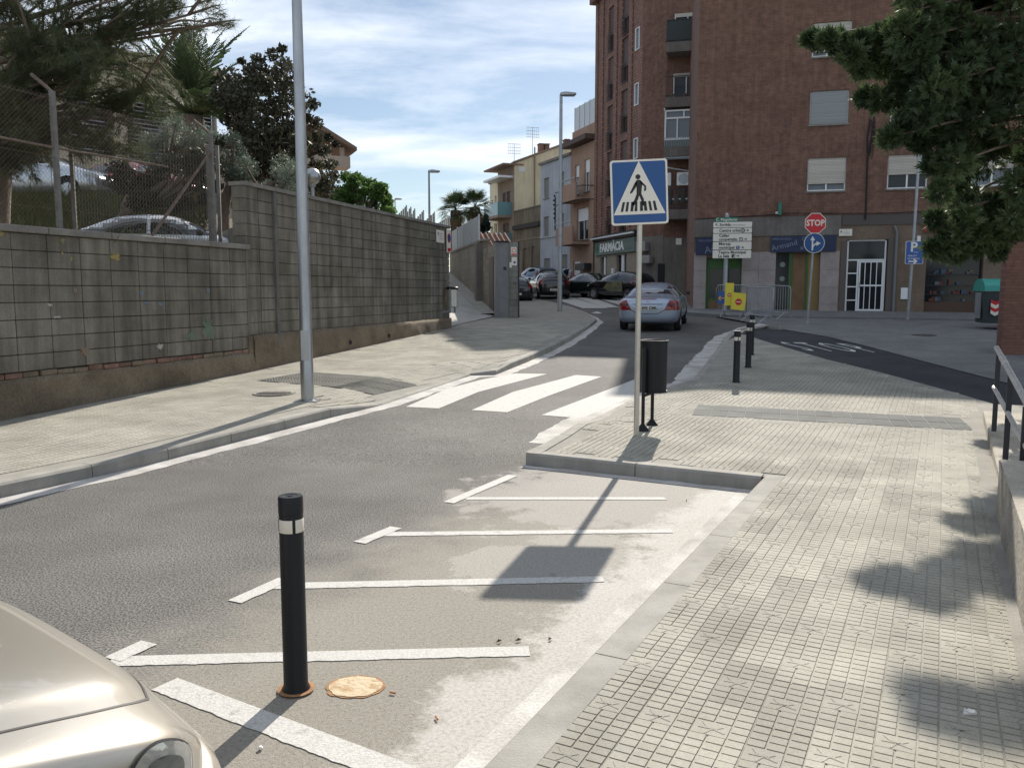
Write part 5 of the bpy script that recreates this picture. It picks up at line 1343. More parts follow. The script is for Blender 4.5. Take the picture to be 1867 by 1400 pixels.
for i in range(3): MB().lathe([(.06, 0), (.10, .18), (0, .18)], 10, c=(.35 + i * .6, yB + .3)).build('flower_pot', redbrick_m, by, loc=(0, 0, zq(177) + .02))
for x in (1.18, 1.42): MB().tube([(x, -.12, .9), (x, -.12, 5.0)], .05, 8).build('drain_pipe', metal_dark, by)
for x, z, s in ((.45, zq(455), 1), (.75, zq(478), .8)):
    MB().bbox(x - .3, x + .35, -.45, -.13, z, z + .50 * s, .02).build('air_conditioner', M('ac_grey', (.28, .28, .27), rough=.6) if 'ac_grey' not in MATS else MATS['ac_grey'], cf)
MB().box(.62, .9, -.03, -.013, zq(444), zq(432)).build('wall_plate', sign_white, by)
MB().box(-.25, .1, -.04, -.012, .9, 3.1).build('door', dark_in, by)

# --- houses farther along the street (right side)
def house(name, label, a, b, z1, wallm, holes, depth=.2, z0=1.0, sh=shutter_b, shf=.5, frame=None, eave=None, back=8, side=True, glass=glass_d):
    t, L_ = bldg(name, label, a, b, 'house')
    hs = [(L_ * h[0], L_ * h[1], h[2], h[3]) for h in holes]
    holed_wall(L_, z0, z1, hs, depth).build('wall', wallm, t)
    for h_ in hs:
        window(t, *h_, shut=shf, frame=frame or alu_white, sh_mat=sh, depth=depth, glass=glass, sill=True)
    MB().box(.02, L_ - .02, depth + .1, back, z0, z1 - .02).build('core', wallm, t)
    if eave: MB().box(-.1, L_ + .1, -eave, back, z1, z1 + .16).build('roof', coping_m, t)
    return t, L_
salmon = M('salmon_render', (.34, .22, .16), (.40, .27, .20), scale=.8, rough=.9, streak=.12)
bluew = M('pale_blue_render', (.38, .41, .46), (.46, .49, .53), scale=.8, rough=.9, streak=.15)
cream = M('cream_render', (.56, .49, .33), (.66, .58, .41), scale=.6, rough=.9, streak=.15)
cream2 = M('pale_yellow_render', (.66, .62, .46), (.72, .68, .52), scale=.6, rough=.9)
taupe = M('taupe_render', (.25, .195, .15), (.31, .25, .20), scale=.8, rough=.9, streak=.12)
brownw = M('brown_stained_render', (.17, .14, .10), (.25, .21, .15), scale=1.0, rough=.95, streak=.35)
A1 = Vector(SF) ; A2 = Vector((3.7, 53.8)); A3 = Vector((1.95, 58.2)); A4 = Vector((.15, 62.8)); A5 = Vector((-1.10, 66.1)); A6 = Vector((-1.78, 68.2))
def zz(py, Y): return zp(py, Y)
Ym = 52
t, L_ = house('salmon_house', 'salmon rendered house with two balconies beside the brick block', A2, A1 + Vector((-.05, .1)), zz(265, Ym), salmon,
    [(.20, .38, zz(352, Ym), zz(298, Ym)), (.60, .82, zz(352, Ym), zz(294, Ym)), (.30, .78, zz(438, Ym), zz(380, Ym)), (.15, .45, 1.4, 3.6)], shf=.4, sh=alu_white)
MB().box(-.25, L_ + .0, -.6, .3, zz(263, Ym), zz(254, Ym)).build('eaves', M('dark_eaves', (.10, .07, .06), rough=.8), t)
MB().box(0, L_, .1, 6, zz(254, Ym), zz(232, Ym)).build('parapet', salmon, t)
for k_ in range(8): x = .1 + k_ * .8; MB().box(x - .02, x + .02, .2, .24, zz(232, Ym), zz(232, Ym) + 1.5).build('terrace_post', galv_dull, t)
MB().box(.1, 6.0, .21, .215, zz(232, Ym) + .05, zz(232, Ym) + 1.45).build('terrace_mesh', M('terrace_glass', (.5, .55, .6), rough=.3, trans=.6), t)
for z0_, z1_, y_ in ((zz(364, Ym), zz(338, Ym), -.95), (zz(443, Ym), zz(415, Ym), -1.15)):
    bb = MB().box(L_ * .12, L_ * .85, y_, 0, z0_ - .15, z0_).build('balcony', salmon, t); MB().box(L_ * .12, L_ * .85, y_, y_ + .1, z0_, z1_).build('parapet', salmon, bb); MB().box(L_ * .12, L_ * .12 + .1, y_ + .101, 0, z0_, z1_).build('parapet', salmon, bb)
    MB().tube([(L_ * .10, y_ - .05, z1_ + .25), (L_ * .86, y_ - .05, z1_ + .25)], .04, 6).build('handrail', galv, bb)
MB().tube([(-.6, -.8, zz(352, Ym)), (-.6, -.8, zz(415, Ym))], .05, 6).build('cable_bracket', metal_dark, t)
for z_ in (zz(345, Ym), zz(369, Ym)): MB().tube([(-.6, -.8, z_), (L_, -.8, z_ - .02), (L_, 0, z_)], .03, 5).build('cable_arm', metal_dark, t)
for k_ in range(6): MB().lathe([(0, -.08), (.08, 0), (0, .08)], 8, c=(-.65, -.85)).build('insulator', metal_black, t, loc=(rnd.uniform(-.1, .1), 0, zz(350, Ym) - k_ * .28))
MB().box(L_ * .55, L_ * .95, -.5, -.06, 3.0, 3.4).build('shop_hood', metal_dark, t)
Ym = 56
t, L_ = house('pale_blue_house', 'pale grey blue plastered house with shuttered windows in the middle of the row', A3, A2, zz(293, Ym), bluew,
    [(.12, .30, zz(358, Ym), zz(320, Ym)), (.70, .80, zz(350, Ym), zz(318, Ym)), (.12, .30, zz(428, Ym), zz(392, Ym)), (.70, .80, zz(428, Ym), zz(392, Ym)), (.13, .35, 1.3, zz(470, Ym)), (.62, .92, 1.3, zz(466, Ym))], shf=.99, sh=M('taupe_shutter', (.20, .19, .17), rough=.7), eave=.12)
MB().box(0, L_, -.06, -.003, zz(432, Ym), zz(429, Ym)).build('string_course', bluew, t)
Ym = 60
t, L_ = house('brown_low_house', 'low brown house front with stained parapet below the cream gable', A4, A3, zz(380, Ym), brownw, [(.36, .50, 1.5, zz(452, Ym)), (.68, .80, 1.5, zz(450, Ym))], shf=.97, sh=M('ochre_shutter', (.16, .12, .08), rough=.8))
MB().box(0, L_, -.16, -.003, zz(415, Ym), zz(407, Ym)).build('cornice', M('sooty_cornice', (.06, .055, .05), rough=.95), t)
MB().box(0, L_, -.03, -.003, zz(437, Ym), zz(434, Ym)).build('string_course', taupe, t); MB().box(-.02, L_ + .02, -.06, .4, zz(380, Ym), zz(378, Ym) ).build('coping', coping_m, t)
Ym = 64
t, L_ = house('cream_house', 'tall taupe fronted house with a big cream gable wall and glass balconies', A5, A4, zz(306, Ym), taupe,
    [(.30, .52, zz(385, Ym), zz(350, Ym)), (.56, .78, zz(385, Ym), zz(350, Ym)), (.32, .70, zz(432, Ym), zz(407, Ym))], shf=.6, back=5)
g1 = A4 + Vector((5.2, 1.2)); dg_ = g1 - A4
gb = thing('cream_gable', 'large cream gable wall with thin downpipe and chimneys above the low house', 'house wall', (A4.x, A4.y, 0), math.atan2(dg_.y, dg_.x))
Lg = dg_.length; zA, zB = zz(298, 62.8), zz(250, 63.8)
MB().slab([(.02, 1), (Lg, 1), (Lg, zB), (.02, zA)], 0, 1.5).build('wall', cream, gb); MB().slab([(-.1, zA + .003), (Lg, zB + .003), (Lg, zB + .12), (-.1, zA + .12)], -.1, 1.6).build('verge', M('roof_edge', (.28, .2, .15), rough=.9), gb)
MB().tube([(1.56, -.05, 2), (1.56, -.05, zz(268, 63))], .05, 6).build('downpipe', M('pipe_brown', (.22, .18, .13), rough=.7), gb)
MB().box(.35, .85, -.03, -.003, zz(314, 63), zz(305, 63)).build('patch', M('white_patch', (.6, .62, .6), rough=.7), gb)
for x0, x1, p0, p1 in ((2.02, 2.33, 276, 258), (2.45, 2.78, 273, 258), (4.0, 4.35, 262, 248)):
    ch = MB().box(x0, x1, .3, .9, zz(p0 + 6, 63), zz(p1 + 3, 63)).build('chimney', redbrick_m, gb); MB().box(x0 - .04, x1 + .04, .26, .94, zz(p1 + 2.8, 63), zz(p1 + 1, 63)).build('chimney_cap', coping_m, ch)
MB().box(-.75, L_ + .1, -.9, 5, zz(306, Ym) , zz(303, Ym)).build('roof_overhang', M('tile_brown', (.22, .14, .10), rough=.9), t)
MB().box(-.3, L_ * .95, -1.1, 0, zz(350, Ym) + .9, zz(345, Ym) + .85).build('canopy', alu_white, t)
for z_ in (zz(394, Ym), zz(449, Ym)):
    bb = MB().box(-.2, L_ * .85, -1.1, 0, z_ - .2, z_).build('balcony', taupe, t); MB().box(-.2, L_ * .85, -1.1, -1.06, z_, z_ + .95).build('glass_panel', glass_teal, bb); MB().box(L_ * .83, L_ * .85, -1.05, 0, z_, z_ + .95).build('glass_panel', glass_teal, bb); MB().box(-.2, -.16, -1.05, 0, z_, z_ + .95).build('glass_panel', glass_teal, bb)
Ym = 67
t, L_ = house('pale_yellow_house', 'pale yellow plastered house with plain openings at the far end of the row', A6, A5, zz(333, Ym), cream2, [(.15, .42, zz(392, Ym), zz(364, Ym)), (.62, .85, zz(385, Ym), zz(358, Ym)), (.15, .42, zz(440, Ym), zz(412, Ym)), (.55, .9, zz(445, Ym), zz(408, Ym))], shf=0.0, glass=M('dim_ochre', (.26, .22, .15), rough=.7), frame=cream2, back=12, eave=.1)
def antenna(px, pyt, pyb, Y, label):
    b = up(px, pyb, Y); t_ = zp(pyt, Y) - b.z; r_ = thing('tv_antenna', label, 'antenna', (b.x, b.y, b.z - .3), .3)
    MB().tube([(0, 0, 0), (0, 0, t_ + .3)], .022, 6).build('mast', galv, r_)
    mb = MB()
    for k_ in range(7): mb.box(-.45 + k_ * .15, -.44 + k_ * .15, -.01, .01, t_ - .5, t_ + .3)
    for z in (t_ + .25, t_, t_ - .25, t_ - .45): mb.box(-.5, .5, -.01, .01, z, z + .02)
    mb.build('grid', galv, r_)
antenna(937.5, 262, 300, 64, 'small tv antenna on the roof corner of the cream house'); antenna(971, 232, 283, 64, 'taller tv antenna on the cream gable left of the chimneys')
# lean tiled roof in the lane
t = thing('tiled_roof', 'small sloping terracotta tiled roof beyond the lane wall', 'roof', up(886, 455, 44), R(10))
n_ = 9
for i in range(n_):
    MB().tube([(-.6 + i * .26, 0, 0), (-.85 + i * .26, 1.6, .95)], .07, 7).build('roof_tile_row', redbrick_m, t)
MB().slab([(-1.0, -1.8), (1.9, -1.8), (1.9, -.06), (-1.0, -.06)], .1, 2.3).build('wall', taupe, t)
mb = MB(); mb.add([(-.75, -.08, -.07), (1.6, -.08, -.07), (1.35, 1.6, .92), (-1.0, 1.6, .92)], [(0, 1, 2, 3)]); mb.add([(-1.0, 1.6, .92), (1.35, 1.6, .92), (1.6, 3.2, -.07), (-.75, 3.2, -.07)], [(0, 1, 2, 3)]); mb.build('roof_deck', redbrick_m, t)

# --- left side: school with louvres, apartments with balconies
t, L_ = bldg('school_building', 'long cream building with dark louvred screens behind the pine', (-24.5, 27.5), (-13.6, 39.5))
crm = M('school_cream', (.40, .35, .26), (.48, .43, .33), scale=.6, rough=.9)
louv = M('louvre', (.30, .31, .33), rough=.5)
zs_ = ((4.4, 6.4), (7.3, 9.9))
hs = [(x, x + 1.75, z0, z1) for x in [.6 + k_ * 2.3 for k_ in range(7)] for z0, z1 in zs_]
holed_wall(L_, 3.0, 11.4, hs, .35).build('wall', crm, t)
MB().box(.05, L_ - .05, .4, 8, 3, 11.3).build('core', dark_in, t); MB().box(-.3, L_ + .3, -.5, 8, 11.4, 11.7).build('roof', crm, t)
lv = MB().box(0, 1.74, 0, .07, 0, .022).xf(Matrix.Rotation(R(0), 4, 'X')); lo = lv.build('louvre_slat', louv); lme = lo.data; bpy.data.objects.remove(lo)
for a, b, c, d in hs:
    n_ = int((d - c) / .17)
    for k_ in range(n_):
        o = bpy.data.objects.new('louvre_slat', lme); C.objects.link(o); o.parent = t; o.location = (a, .12, c + .05 + k_ * .17); o.rotation_euler = (R(40), 0, 0)
t, L_ = bldg('apartment_block', 'beige apartment block with balconies and tiled eaves behind the garden trees', (-20.0, 57.0), (-11.85, 60.3))
beige = M('beige_render', (.42, .34, .27), (.48, .40, .33), scale=.6, rough=.9)
Ya = 60.3
MB().box(0, L_ - 1.6, .0, 9, 3, zp(300, Ya)).build('wall', beige, t)
for pa, pb in ((360, 338), (312, 292), (425, 392)):
    MB().box(0, L_ + .1, -1.6, 0.002, zp(pa + (0 if pa != 360 else 20), Ya), zp(pb + (0 if pa != 360 else 22), Ya)).build('balcony_parapet', beige, t)
MB().box(0, L_ - 1.0, -.02, .01, zp(425, Ya), zp(392, Ya)).build('recess', beige, t)
for x in (L_ - .4, L_ - 1.3): MB().box(x - .15, x + .15, -1.4, -1.1, zp(300, Ya), zp(276, Ya)).build('column', beige, t)
for x in (L_ - 4.2, L_ - 2.6):
    for pz in (285, 345, 403): MB().box(x, x + 1.1, -.03, -.003, zp(pz + 24, Ya), zp(pz, Ya)).build('window', glass_d, t)
MB().slab([(-.5, zp(288, Ya)), (L_ - 2.5, zp(258, Ya) + .6), (L_ + .5, zp(282, Ya)), (L_ + .5, zp(276, Ya)), (L_ - 2.5, zp(258, Ya) + 1.0), (-.5, zp(282, Ya))], -2.0, 8).build('roof', M('roof_tiles_dark', (.16, .10, .08), (.24, .16, .12), scale=6, rough=.9), t)
MB().slab([(-.2, 0), (L_ - .2, 0), (L_ - .2, .12), (-.2, .12)], -2.3, -.5).build('awning', M('awning_cream', (.62, .50, .32), rough=.8), t, loc=(0, 0, zp(367, Ya)))

# ================================================================ CARS
def paint_mat(name, c, rough=.28, metal=.5, flake=0.0):
    m = M(name, c, rough=rough, metal=metal, coat=.8, fine=flake, fscale=900); return m
tyre_m = M('tyre', (.018, .018, .02), rough=.85); rim_m = M('alloy', (.45, .46, .48), rough=.3, metal=.8)
car_glass = M('car_glass', (.012, .016, .018), rough=.03, spec=.9, coat=.5); trim_m = M('black_trim', (.015, .015, .016), rough=.5)
tail_m = M('tail_light', (.20, .006, .010), rough=.15, coat=.6); plate_m = M('number_plate', (.66, .64, .58), rough=.5)
lens_m = M('headlight_lens', (.36, .37, .36), rough=.06, metal=.55, coat=1.0); lens_d = M('headlight_inner', (.10, .115, .125), rough=.08, metal=.7, coat=1.0)
def section(w_, zb, zs, wt, zt, sh=.10):
    return [(0, zb), (w_ * .80, zb), (w_ * .95, zb + .07), (w_, zb + (zs - zb) * .35), (w_, zb + (zs - zb) * .72), (w_ * .985, zs - .015), (w_ * .93, zs + .012), ((w_ * .93 + wt) / 2 if zt - zs > .2 else wt * 1.02, zs + (zt - zs) * (.45 if zt - zs > .2 else .55)), (wt, zt - min(sh, (zt - zs) * .3)), (wt * .72, zt - (zt - zs) * .04), (0, zt)]
def loft(stations, levels=2):
    bm = bmesh.new(); rings = []
    for (x, w_, zb, zs, wt, zt) in stations:
        h = section(w_, zb, zs, wt, zt); ring = [(x, y, z) for y, z in h] + [(x, -y, z) for y, z in reversed(h[1:-1])]
        rings.append([bm.verts.new(p) for p in ring])
    n = len(rings[0])
    for a, b in zip(rings[:-1], rings[1:]):
        for k in range(n): bm.faces.new((a[k], b[k], b[(k + 1) % n], a[(k + 1) % n]))
    bm.faces.new(rings[0]); bm.faces.new(list(reversed(rings[-1])))
    bmesh.ops.recalc_face_normals(bm, faces=bm.faces[:])
    me = bpy.data.meshes.new('body'); bm.to_mesh(me); bm.free()
    o = bpy.data.objects.new('body', me); C.objects.link(o)
    s = o.modifiers.new('s', 'SUBSURF'); s.levels = levels; s.render_levels = levels
    return o
def bake(o):
    dg = bpy.context.evaluated_depsgraph_get(); me = bpy.data.meshes.new_from_object(o.evaluated_get(dg)); o.modifiers.clear(); o.data = me; return o
def patch(bvh, poly, mode, off=.006, cell=.06):
    """polygon drawn on a plane and pressed on the body"""
    bm = bmesh.new(); vs = [bm.verts.new((p[0], p[1], 0)) for p in poly]; bm.faces.new(vs)
    for ax, (lo, hi) in enumerate(((min(p[0] for p in poly), max(p[0] for p in poly)), (min(p[1] for p in poly), max(p[1] for p in poly)))):
        n = int((hi - lo) / cell)
        for k in range(1, n + 1):
            co = [0, 0, 0]; co[ax] = lo + (hi - lo) * k / (n + 1); no = [0, 0, 0]; no[ax] = 1
            bmesh.ops.bisect_plane(bm, geom=bm.verts[:] + bm.edges[:] + bm.faces[:], plane_co=co, plane_no=no)
    mb = MB(); idx = {}
    for v in bm.verts:
        a, b = v.co.x, v.co.y
        if mode == 'left': o_, d = Vector((a, 3, b)), Vector((0, -1, 0))
        elif mode == 'right': o_, d = Vector((a, -3, b)), Vector((0, 1, 0))
        elif mode == 'rear': o_, d = Vector((-5, a, b)), Vector((1, 0, 0))
        elif mode == 'front': o_, d = Vector((5, a, b)), Vector((-1, 0, 0))
        elif mode == 'top': o_, d = Vector((a, b, 4)), Vector((0, 0, -1))
        else: o_, d = mode(a, b)
        loc, nrm, i, ds = bvh.ray_cast(o_, d)
        if loc is None:
            loc, nrm, i, ds = bvh.find_nearest(o_ + d * 2.2)
        idx[v] = len(mb.v); mb.v.append(tuple(loc + (nrm if nrm.dot(d) < 0 else -nrm) * off))
    for f in bm.faces: mb.f.append(tuple(idx[v] for v in f.verts)); mb.m.append(0)
    bm.free(); return mb
def wheel(par, x, y, r=.30, w_=.19, rim=rim_m):
    t = MB().lathe([(r * .62, -w_ / 2), (r * .95, -w_ / 2), (r, -w_ / 2 + .03), (r, w_ / 2 - .03), (r * .95, w_ / 2), (r * .62, w_ / 2)], 28)
    sgn_ = 1 if y > 0 else -1
    mt = Matrix.Rotation(R(-90 * sgn_), 4, 'X'); t.xf(mt); o = t.build('wheel', tyre_m, par, smooth='auto', loc=(x, y, r))
    h = MB().lathe([(r * .64, w_ / 2 - .02), (r * .60, w_ / 2 - .01), (r * .57, w_ / 2 - .035), (r * .2, w_ / 2 - .03), (r * .16, w_ / 2 - .01), (0, w_ / 2 - .01)], 24)
    for k in range(5):
        a = 2 * math.pi * k / 5
        h.add([(r * .14 * math.cos(a - .4), r * .14 * math.sin(a - .4), w_ / 2 - .012), (r * .6 * math.cos(a - .12), r * .6 * math.sin(a - .12), w_ / 2 - .016), (r * .6 * math.cos(a + .12), r * .6 * math.sin(a + .12), w_ / 2 - .016), (r * .14 * math.cos(a + .4), r * .14 * math.sin(a + .4), w_ / 2 - .012)], [(0, 1, 2, 3)])
    h.xf(mt); h.build('rim', rim, o); return o
PRE = dict(
 sedan=dict(L=4.5, st=[(-2.25, .45, .42, .62, .40, .66), (-2.21, .72, .34, .78, .55, .86), (-2.10, .82, .27, .88, .64, .97), (-1.75, .86, .2, .92, .68, 1.02), (-1.45, .87, .2, .93, .66, 1.05), (-.95, .88, .2, .94, .60, 1.30), (-.55, .88, .2, .94, .57, 1.40), (.1, .88, .2, .93, .56, 1.42), (.45, .88, .2, .93, .56, 1.35), (1.05, .88, .2, .92, .68, .99), (1.5, .87, .2, .88, .68, .92), (1.95, .84, .22, .76, .64, .82), (2.16, .74, .28, .64, .55, .70), (2.25, .45, .36, .55, .38, .60)],
   win=[(-1.32, .98), (-1.02, 1.25), (-.62, 1.34), (.15, 1.37), (.48, 1.28), (.98, .98)], rear=[(-.60, 1.05), (-.50, 1.33), (.50, 1.33), (.60, 1.05)], rdir=(1.0, 0, -.55), front=[(-.66, 1.0), (-.54, 1.34), (.54, 1.34), (.66, 1.0)], wx=(1.38, -1.36)),
 hatch=dict(L=4.0, st=[(-2.0, .5, .40, .60, .42, .72), (-1.97, .74, .32, .84, .60, .96), (-1.88, .83, .24, .92, .62, 1.12), (-1.55, .85, .2, .95, .60, 1.34), (-1.1, .86, .2, .95, .58, 1.43), (-.3, .86, .2, .94, .57, 1.46), (.25, .86, .2, .93, .56, 1.40), (.95, .86, .2, .93, .66, 1.03), (1.35, .85, .2, .89, .66, .94), (1.75, .82, .22, .76, .62, .82), (1.93, .72, .28, .64, .52, .70), (2.0, .45, .36, .55, .38, .60)],
   win=[(-1.5, 1.0), (-1.28, 1.30), (-.3, 1.39), (.25, 1.33), (.88, 1.0)], rear=[(-.56, 1.0), (-.48, 1.32), (.48, 1.32), (.56, 1.0)], rdir=(1, 0, -.35), front=[(-.64, 1.03), (-.52, 1.38), (.52, 1.38), (.64, 1.03)], wx=(1.25, -1.22)),
 van=dict(L=4.3, st=[(-2.15, .55, .40, .65, .50, .9), (-2.12, .78, .30, .95, .66, 1.30), (-2.0, .86, .22, 1.02, .68, 1.60), (-1.4, .88, .2, 1.03, .67, 1.68), (-.4, .88, .2, 1.02, .66, 1.70), (.3, .88, .2, 1.0, .62, 1.60), (1.2, .88, .2, .98, .70, 1.12), (1.6, .86, .2, .92, .68, 1.0), (1.95, .82, .24, .78, .62, .84), (2.1, .70, .3, .65, .5, .72), (2.15, .45, .36, .55, .38, .6)],
   win=[(-1.95, 1.10), (-1.80, 1.5), (-.4, 1.58), (.35, 1.5), (1.1, 1.10)], rear=[(-.62, 1.12), (-.58, 1.52), (.58, 1.52), (.62, 1.12)], rdir=(1, 0, -.2), front=[(-.66, 1.1), (-.56, 1.52), (.56, 1.52), (.66, 1.1)], wx=(1.35, -1.35)))
def make_car(name, label, kind, paint, loc, rz, scale=1.0, plate='', tails='side', pitch=0.0, rim=rim_m, group=None, height=1.0):
    P_ = PRE[kind]; t = thing(name, label, 'car', loc, rz, group); t.rotation_euler = (0, -pitch, rz); t.scale = (scale, scale, scale * height)
    b = loft(P_['st']); bake(b)
    for wx_ in P_['wx']:                                   # wheel arches
        cyl = MB().lathe([(0, -1.2), (.345, -1.2), (.345, 1.2), (0, 1.2)], 24).xf(Matrix.Translation((wx_, 0, .31)) @ Matrix.Rotation(R(90), 4, 'X')).build('c', paint)
        m_ = b.modifiers.new('b', 'BOOLEAN'); m_.object = cyl; m_.operation = 'DIFFERENCE'; m_.solver = 'FAST' if hasattr(m_, 'solver') else m_.solver
        core = b.data.copy(); bake(b)
        if len(b.data.polygons) < 50: b.data = core
        cd = cyl.data; bpy.data.objects.remove(cyl)
    b.data.materials.clear(); b.data.materials.append(paint); b.parent = t
    for p_ in b.data.polygons: p_.material_index = 0
    try: b.data.shade_smooth(); b.data.set_sharp_from_angle(angle=R(40))
    except Exception: pass
    bvh = BVHTree.FromObject(b, bpy.context.evaluated_depsgraph_get())
    for wx_ in P_['wx']:
        MB().box(wx_ - .4, wx_ + .4, -.6, .6, .2, .72).build('wheel_housing', trim_m, t)
        for s in (1, -1): wheel(t, wx_, s * .78, rim=rim)
    W2 = P_['win']
    for side in ('left', 'right'):
        o = patch(bvh, W2, side, .005, .12).build('side_window', car_glass, t, smooth=True)
        mid = (W2[0][0] + W2[-1][0]) / 2; zt_ = max(z for x, z in W2)
        patch(bvh, [(mid - .04, W2[0][1]), (mid + .03, W2[0][1]), (mid + .03, zt_), (mid - .04, zt_)], side, .009, .1).build('door_pillar', paint if kind != 'hatch' else trim_m, o)
        for x in (W2[0][0] + .25, mid, W2[-1][0] - .05): patch(bvh, [(x, .35), (x + .012, .35), (x + .012, W2[0][1]), (x, W2[0][1])], side, .003, .1).build('door_gap', trim_m, t)
        s = 1 if side == 'left' else -1
        MB().bbox(W2[-1][0] - .30, W2[-1][0] - .16, s * .95 - .07, s * .95 + .07, .96, 1.07, .03).build('mirror', trim_m, t)
        patch(bvh, [(mid - .35, .80), (mid - .18, .80), (mid - .18, .83), (mid - .35, .83)], side, .02, .1).build('door_handle', paint, t)
    rd = Vector(P_['rdir']).normalized()
    patch(bvh, P_['rear'], lambda a, b_: (Vector((-3.2, a, b_)) - Vector((0, 0, -1)) * 0 + Vector((0, 0, -rd.z / rd.x * 1.8)), rd), .006, .12).build('rear_window', car_glass, t, smooth=True)
    fd = Vector((-1, 0, -.55)).normalized()
    patch(bvh, P_['front'], lambda a, b_: (Vector((3.4, a, b_ + 1.45)), fd), .006, .12).build('windscreen', car_glass, t, smooth=True)
    L2 = P_['L'] / 2
    if kind == 'sedan': tp_ = [(.50, .70), (.46, .86), (.80, .86), (.86, .80), (.86, .70)]
    elif kind == 'hatch': tp_ = [(.60, .78), (.62, 1.0), (.74, 1.05), (.84, .98), (.84, .80)]
    else: tp_ = [(.68, .95), (.68, 1.35), (.76, 1.40), (.86, 1.2), (.86, .95)]
    for s in (1, -1):
        patch(bvh, [(y * s, z) for y, z in tp_], 'rear', .012, .06).build('tail_light', tail_m, t, smooth=True)
        sd_ = 'left' if s > 0 else 'right'
        patch(bvh, [(-L2 + .06, tp_[0][1]), (-L2 + .28, tp_[0][1] + .02), (-L2 + .22, tp_[1][1] - .02), (-L2 + .10, tp_[1][1])], sd_, .012, .06).build('tail_light', tail_m, t, smooth=True)
        patch(bvh, [(s * .45, .60), (s * .50, .72), (s * .80, .76), (s * .80, .62)], 'front', .012, .06).build('headlight', lens_m, t, smooth=True)
    patch(bvh, [(-.78, .40), (-.78, .43), (.78, .43), (.78, .40)], 'rear', .004, .08).build('bumper_line', trim_m, t)
    patch(bvh, [(-.40, .42), (-.42, .56), (.42, .56), (.40, .42)], 'front', .008, .08).build('grille', trim_m, t)
    if plate is not None:
        pz = .50 if kind != 'sedan' else .62
        loc_, nn, i_, d_ = bvh.ray_cast(Vector((-5, 0, pz)), Vector((1, 0, 0))); px_ = loc_.x - .03
        pp = MB().box(px_, px_ + .05, -.26, .26, pz - .055, pz + .055).build('number_plate', plate_m, t)
        if plate:
            mbt = text_mb(plate, .105, .003, .001); mbt.xf(Matrix.Translation((px_ - .003, 0, pz)) @ Matrix.Rotation(R(-90), 4, 'Z')); mbt.build('plate_text', txt_dark, pp)
    return t, bvh
silver = paint_mat('silver_blue_paint', (.30, .355, .45), .3, .45); blackp = paint_mat('black_car_paint', (.012, .013, .016), .15, .2); greenp = paint_mat('dark_green_paint', (.012, .022, .020), .16, .3)
redp = paint_mat('dark_red_paint', (.09, .012, .02), .2, .3); greyp = paint_mat('steel_grey_paint', (.20, .23, .28), .2, .6); whitep = paint_mat('white_car_paint', (.75, .76, .78), .25, 0); slv2 = paint_mat('light_silver_paint', (.50, .53, .58), .25, .6); redc = paint_mat('bright_red_paint', (.45, .02, .03), .25, .1)
DS = math.atan(.035)
def at(px, py, dy=0): p_ = gp(px, py); return p_

# silver coupe, driving away
PRE['coupe'] = dict(L=4.6, st=[(-2.30, .45, .36, .62, .40, .70), (-2.27, .72, .30, .76, .58, .87), (-2.16, .83, .25, .86, .66, .97), (-1.85, .865, .2, .90, .70, .99), (-1.50, .87, .2, .92, .66, 1.04), (-.95, .88, .2, .92, .58, 1.27), (-.45, .88, .2, .92, .55, 1.36), (.1, .88, .2, .92, .55, 1.38), (.5, .88, .2, .92, .55, 1.30), (1.1, .88, .2, .91, .66, .98), (1.6, .87, .2, .87, .68, .90), (2.0, .84, .22, .76, .64, .80), (2.2, .72, .28, .62, .55, .68), (2.3, .45, .36, .55, .38, .60)],
   win=[(-1.32, .97), (-1.02, 1.20), (-.50, 1.30), (.15, 1.32), (.5, 1.24), (1.0, .97)], rear=[(-.62, 1.03), (-.49, 1.29), (.49, 1.29), (.62, 1.03)], rdir=(1, 0, -.5), front=PRE['sedan']['front'], wx=(1.40, -1.32))
p = gp(1180, 606)
W_car = 1.74
hd = R(75)
c_ = Vector((p.x, p.y)) + Vector((math.cos(hd), math.sin(hd))) * 2.3
car, bv = make_car('silver_coupe', 'silver blue coupe driving away past the crossing, seen from behind', 'coupe', silver, (c_.x, c_.y, hz(c_.y)), hd, plate=None, pitch=DS)
for ch in list(car.children):
    if ch.name.startswith(('tail_light', 'bumper_line')): bpy.data.objects.remove(ch)
for s in (1, -1):
    o = patch(bv, [(s * y, z) for y, z in ((.46, .63), (.58, .86), (.64, .90), (.74, .90), (.84, .80), (.86, .63))], 'rear', .010, .04).build('tail_light', tail_m, car, smooth=True)
    patch(bv, [(s * y, z) for y, z in ((.52, .745), (.555, .81), (.83, .81), (.845, .745))], 'rear', .013, .04).build('smoked_strip', M('smoked_lens', (.10, .03, .035), rough=.2) if 'smoked_lens' not in MATS else MATS['smoked_lens'], o, smooth=True)
    patch(bv, [(-2.26, .66), (-1.98, .68), (-2.02, .86), (-2.2, .88)], 'left' if s > 0 else 'right', .012, .05).build('tail_light', tail_m, car, smooth=True)
    patch(bv, [(s * y, z) for y, z in ((.455, .63), (.47, .62), (.625, .91), (.61, .915))], 'rear', .008, .04).build('boot_gap', trim_m, car)
    patch(bv, [(s * y, z) for y, z in ((.28, .525), (.28, .54), (.455, .63), (.47, .62))], 'rear', .008, .04).build('boot_gap', trim_m, car)
patch(bv, [(-.29, .525), (-.29, .54), (.29, .54), (.29, .525)], 'rear', .008, .04).build('boot_gap', trim_m, car)
patch(bv, [(-.86, .36), (-.86, .385), (.86, .385), (.86, .36)], 'rear', .006, .06).build('bumper_line', chrome if False else rim_m, car)
patch(bv, [(-.36, .60), (-.42, .79), (.42, .79), (.36, .60)], 'rear', .004, .06).build('plate_recess', silver, car)
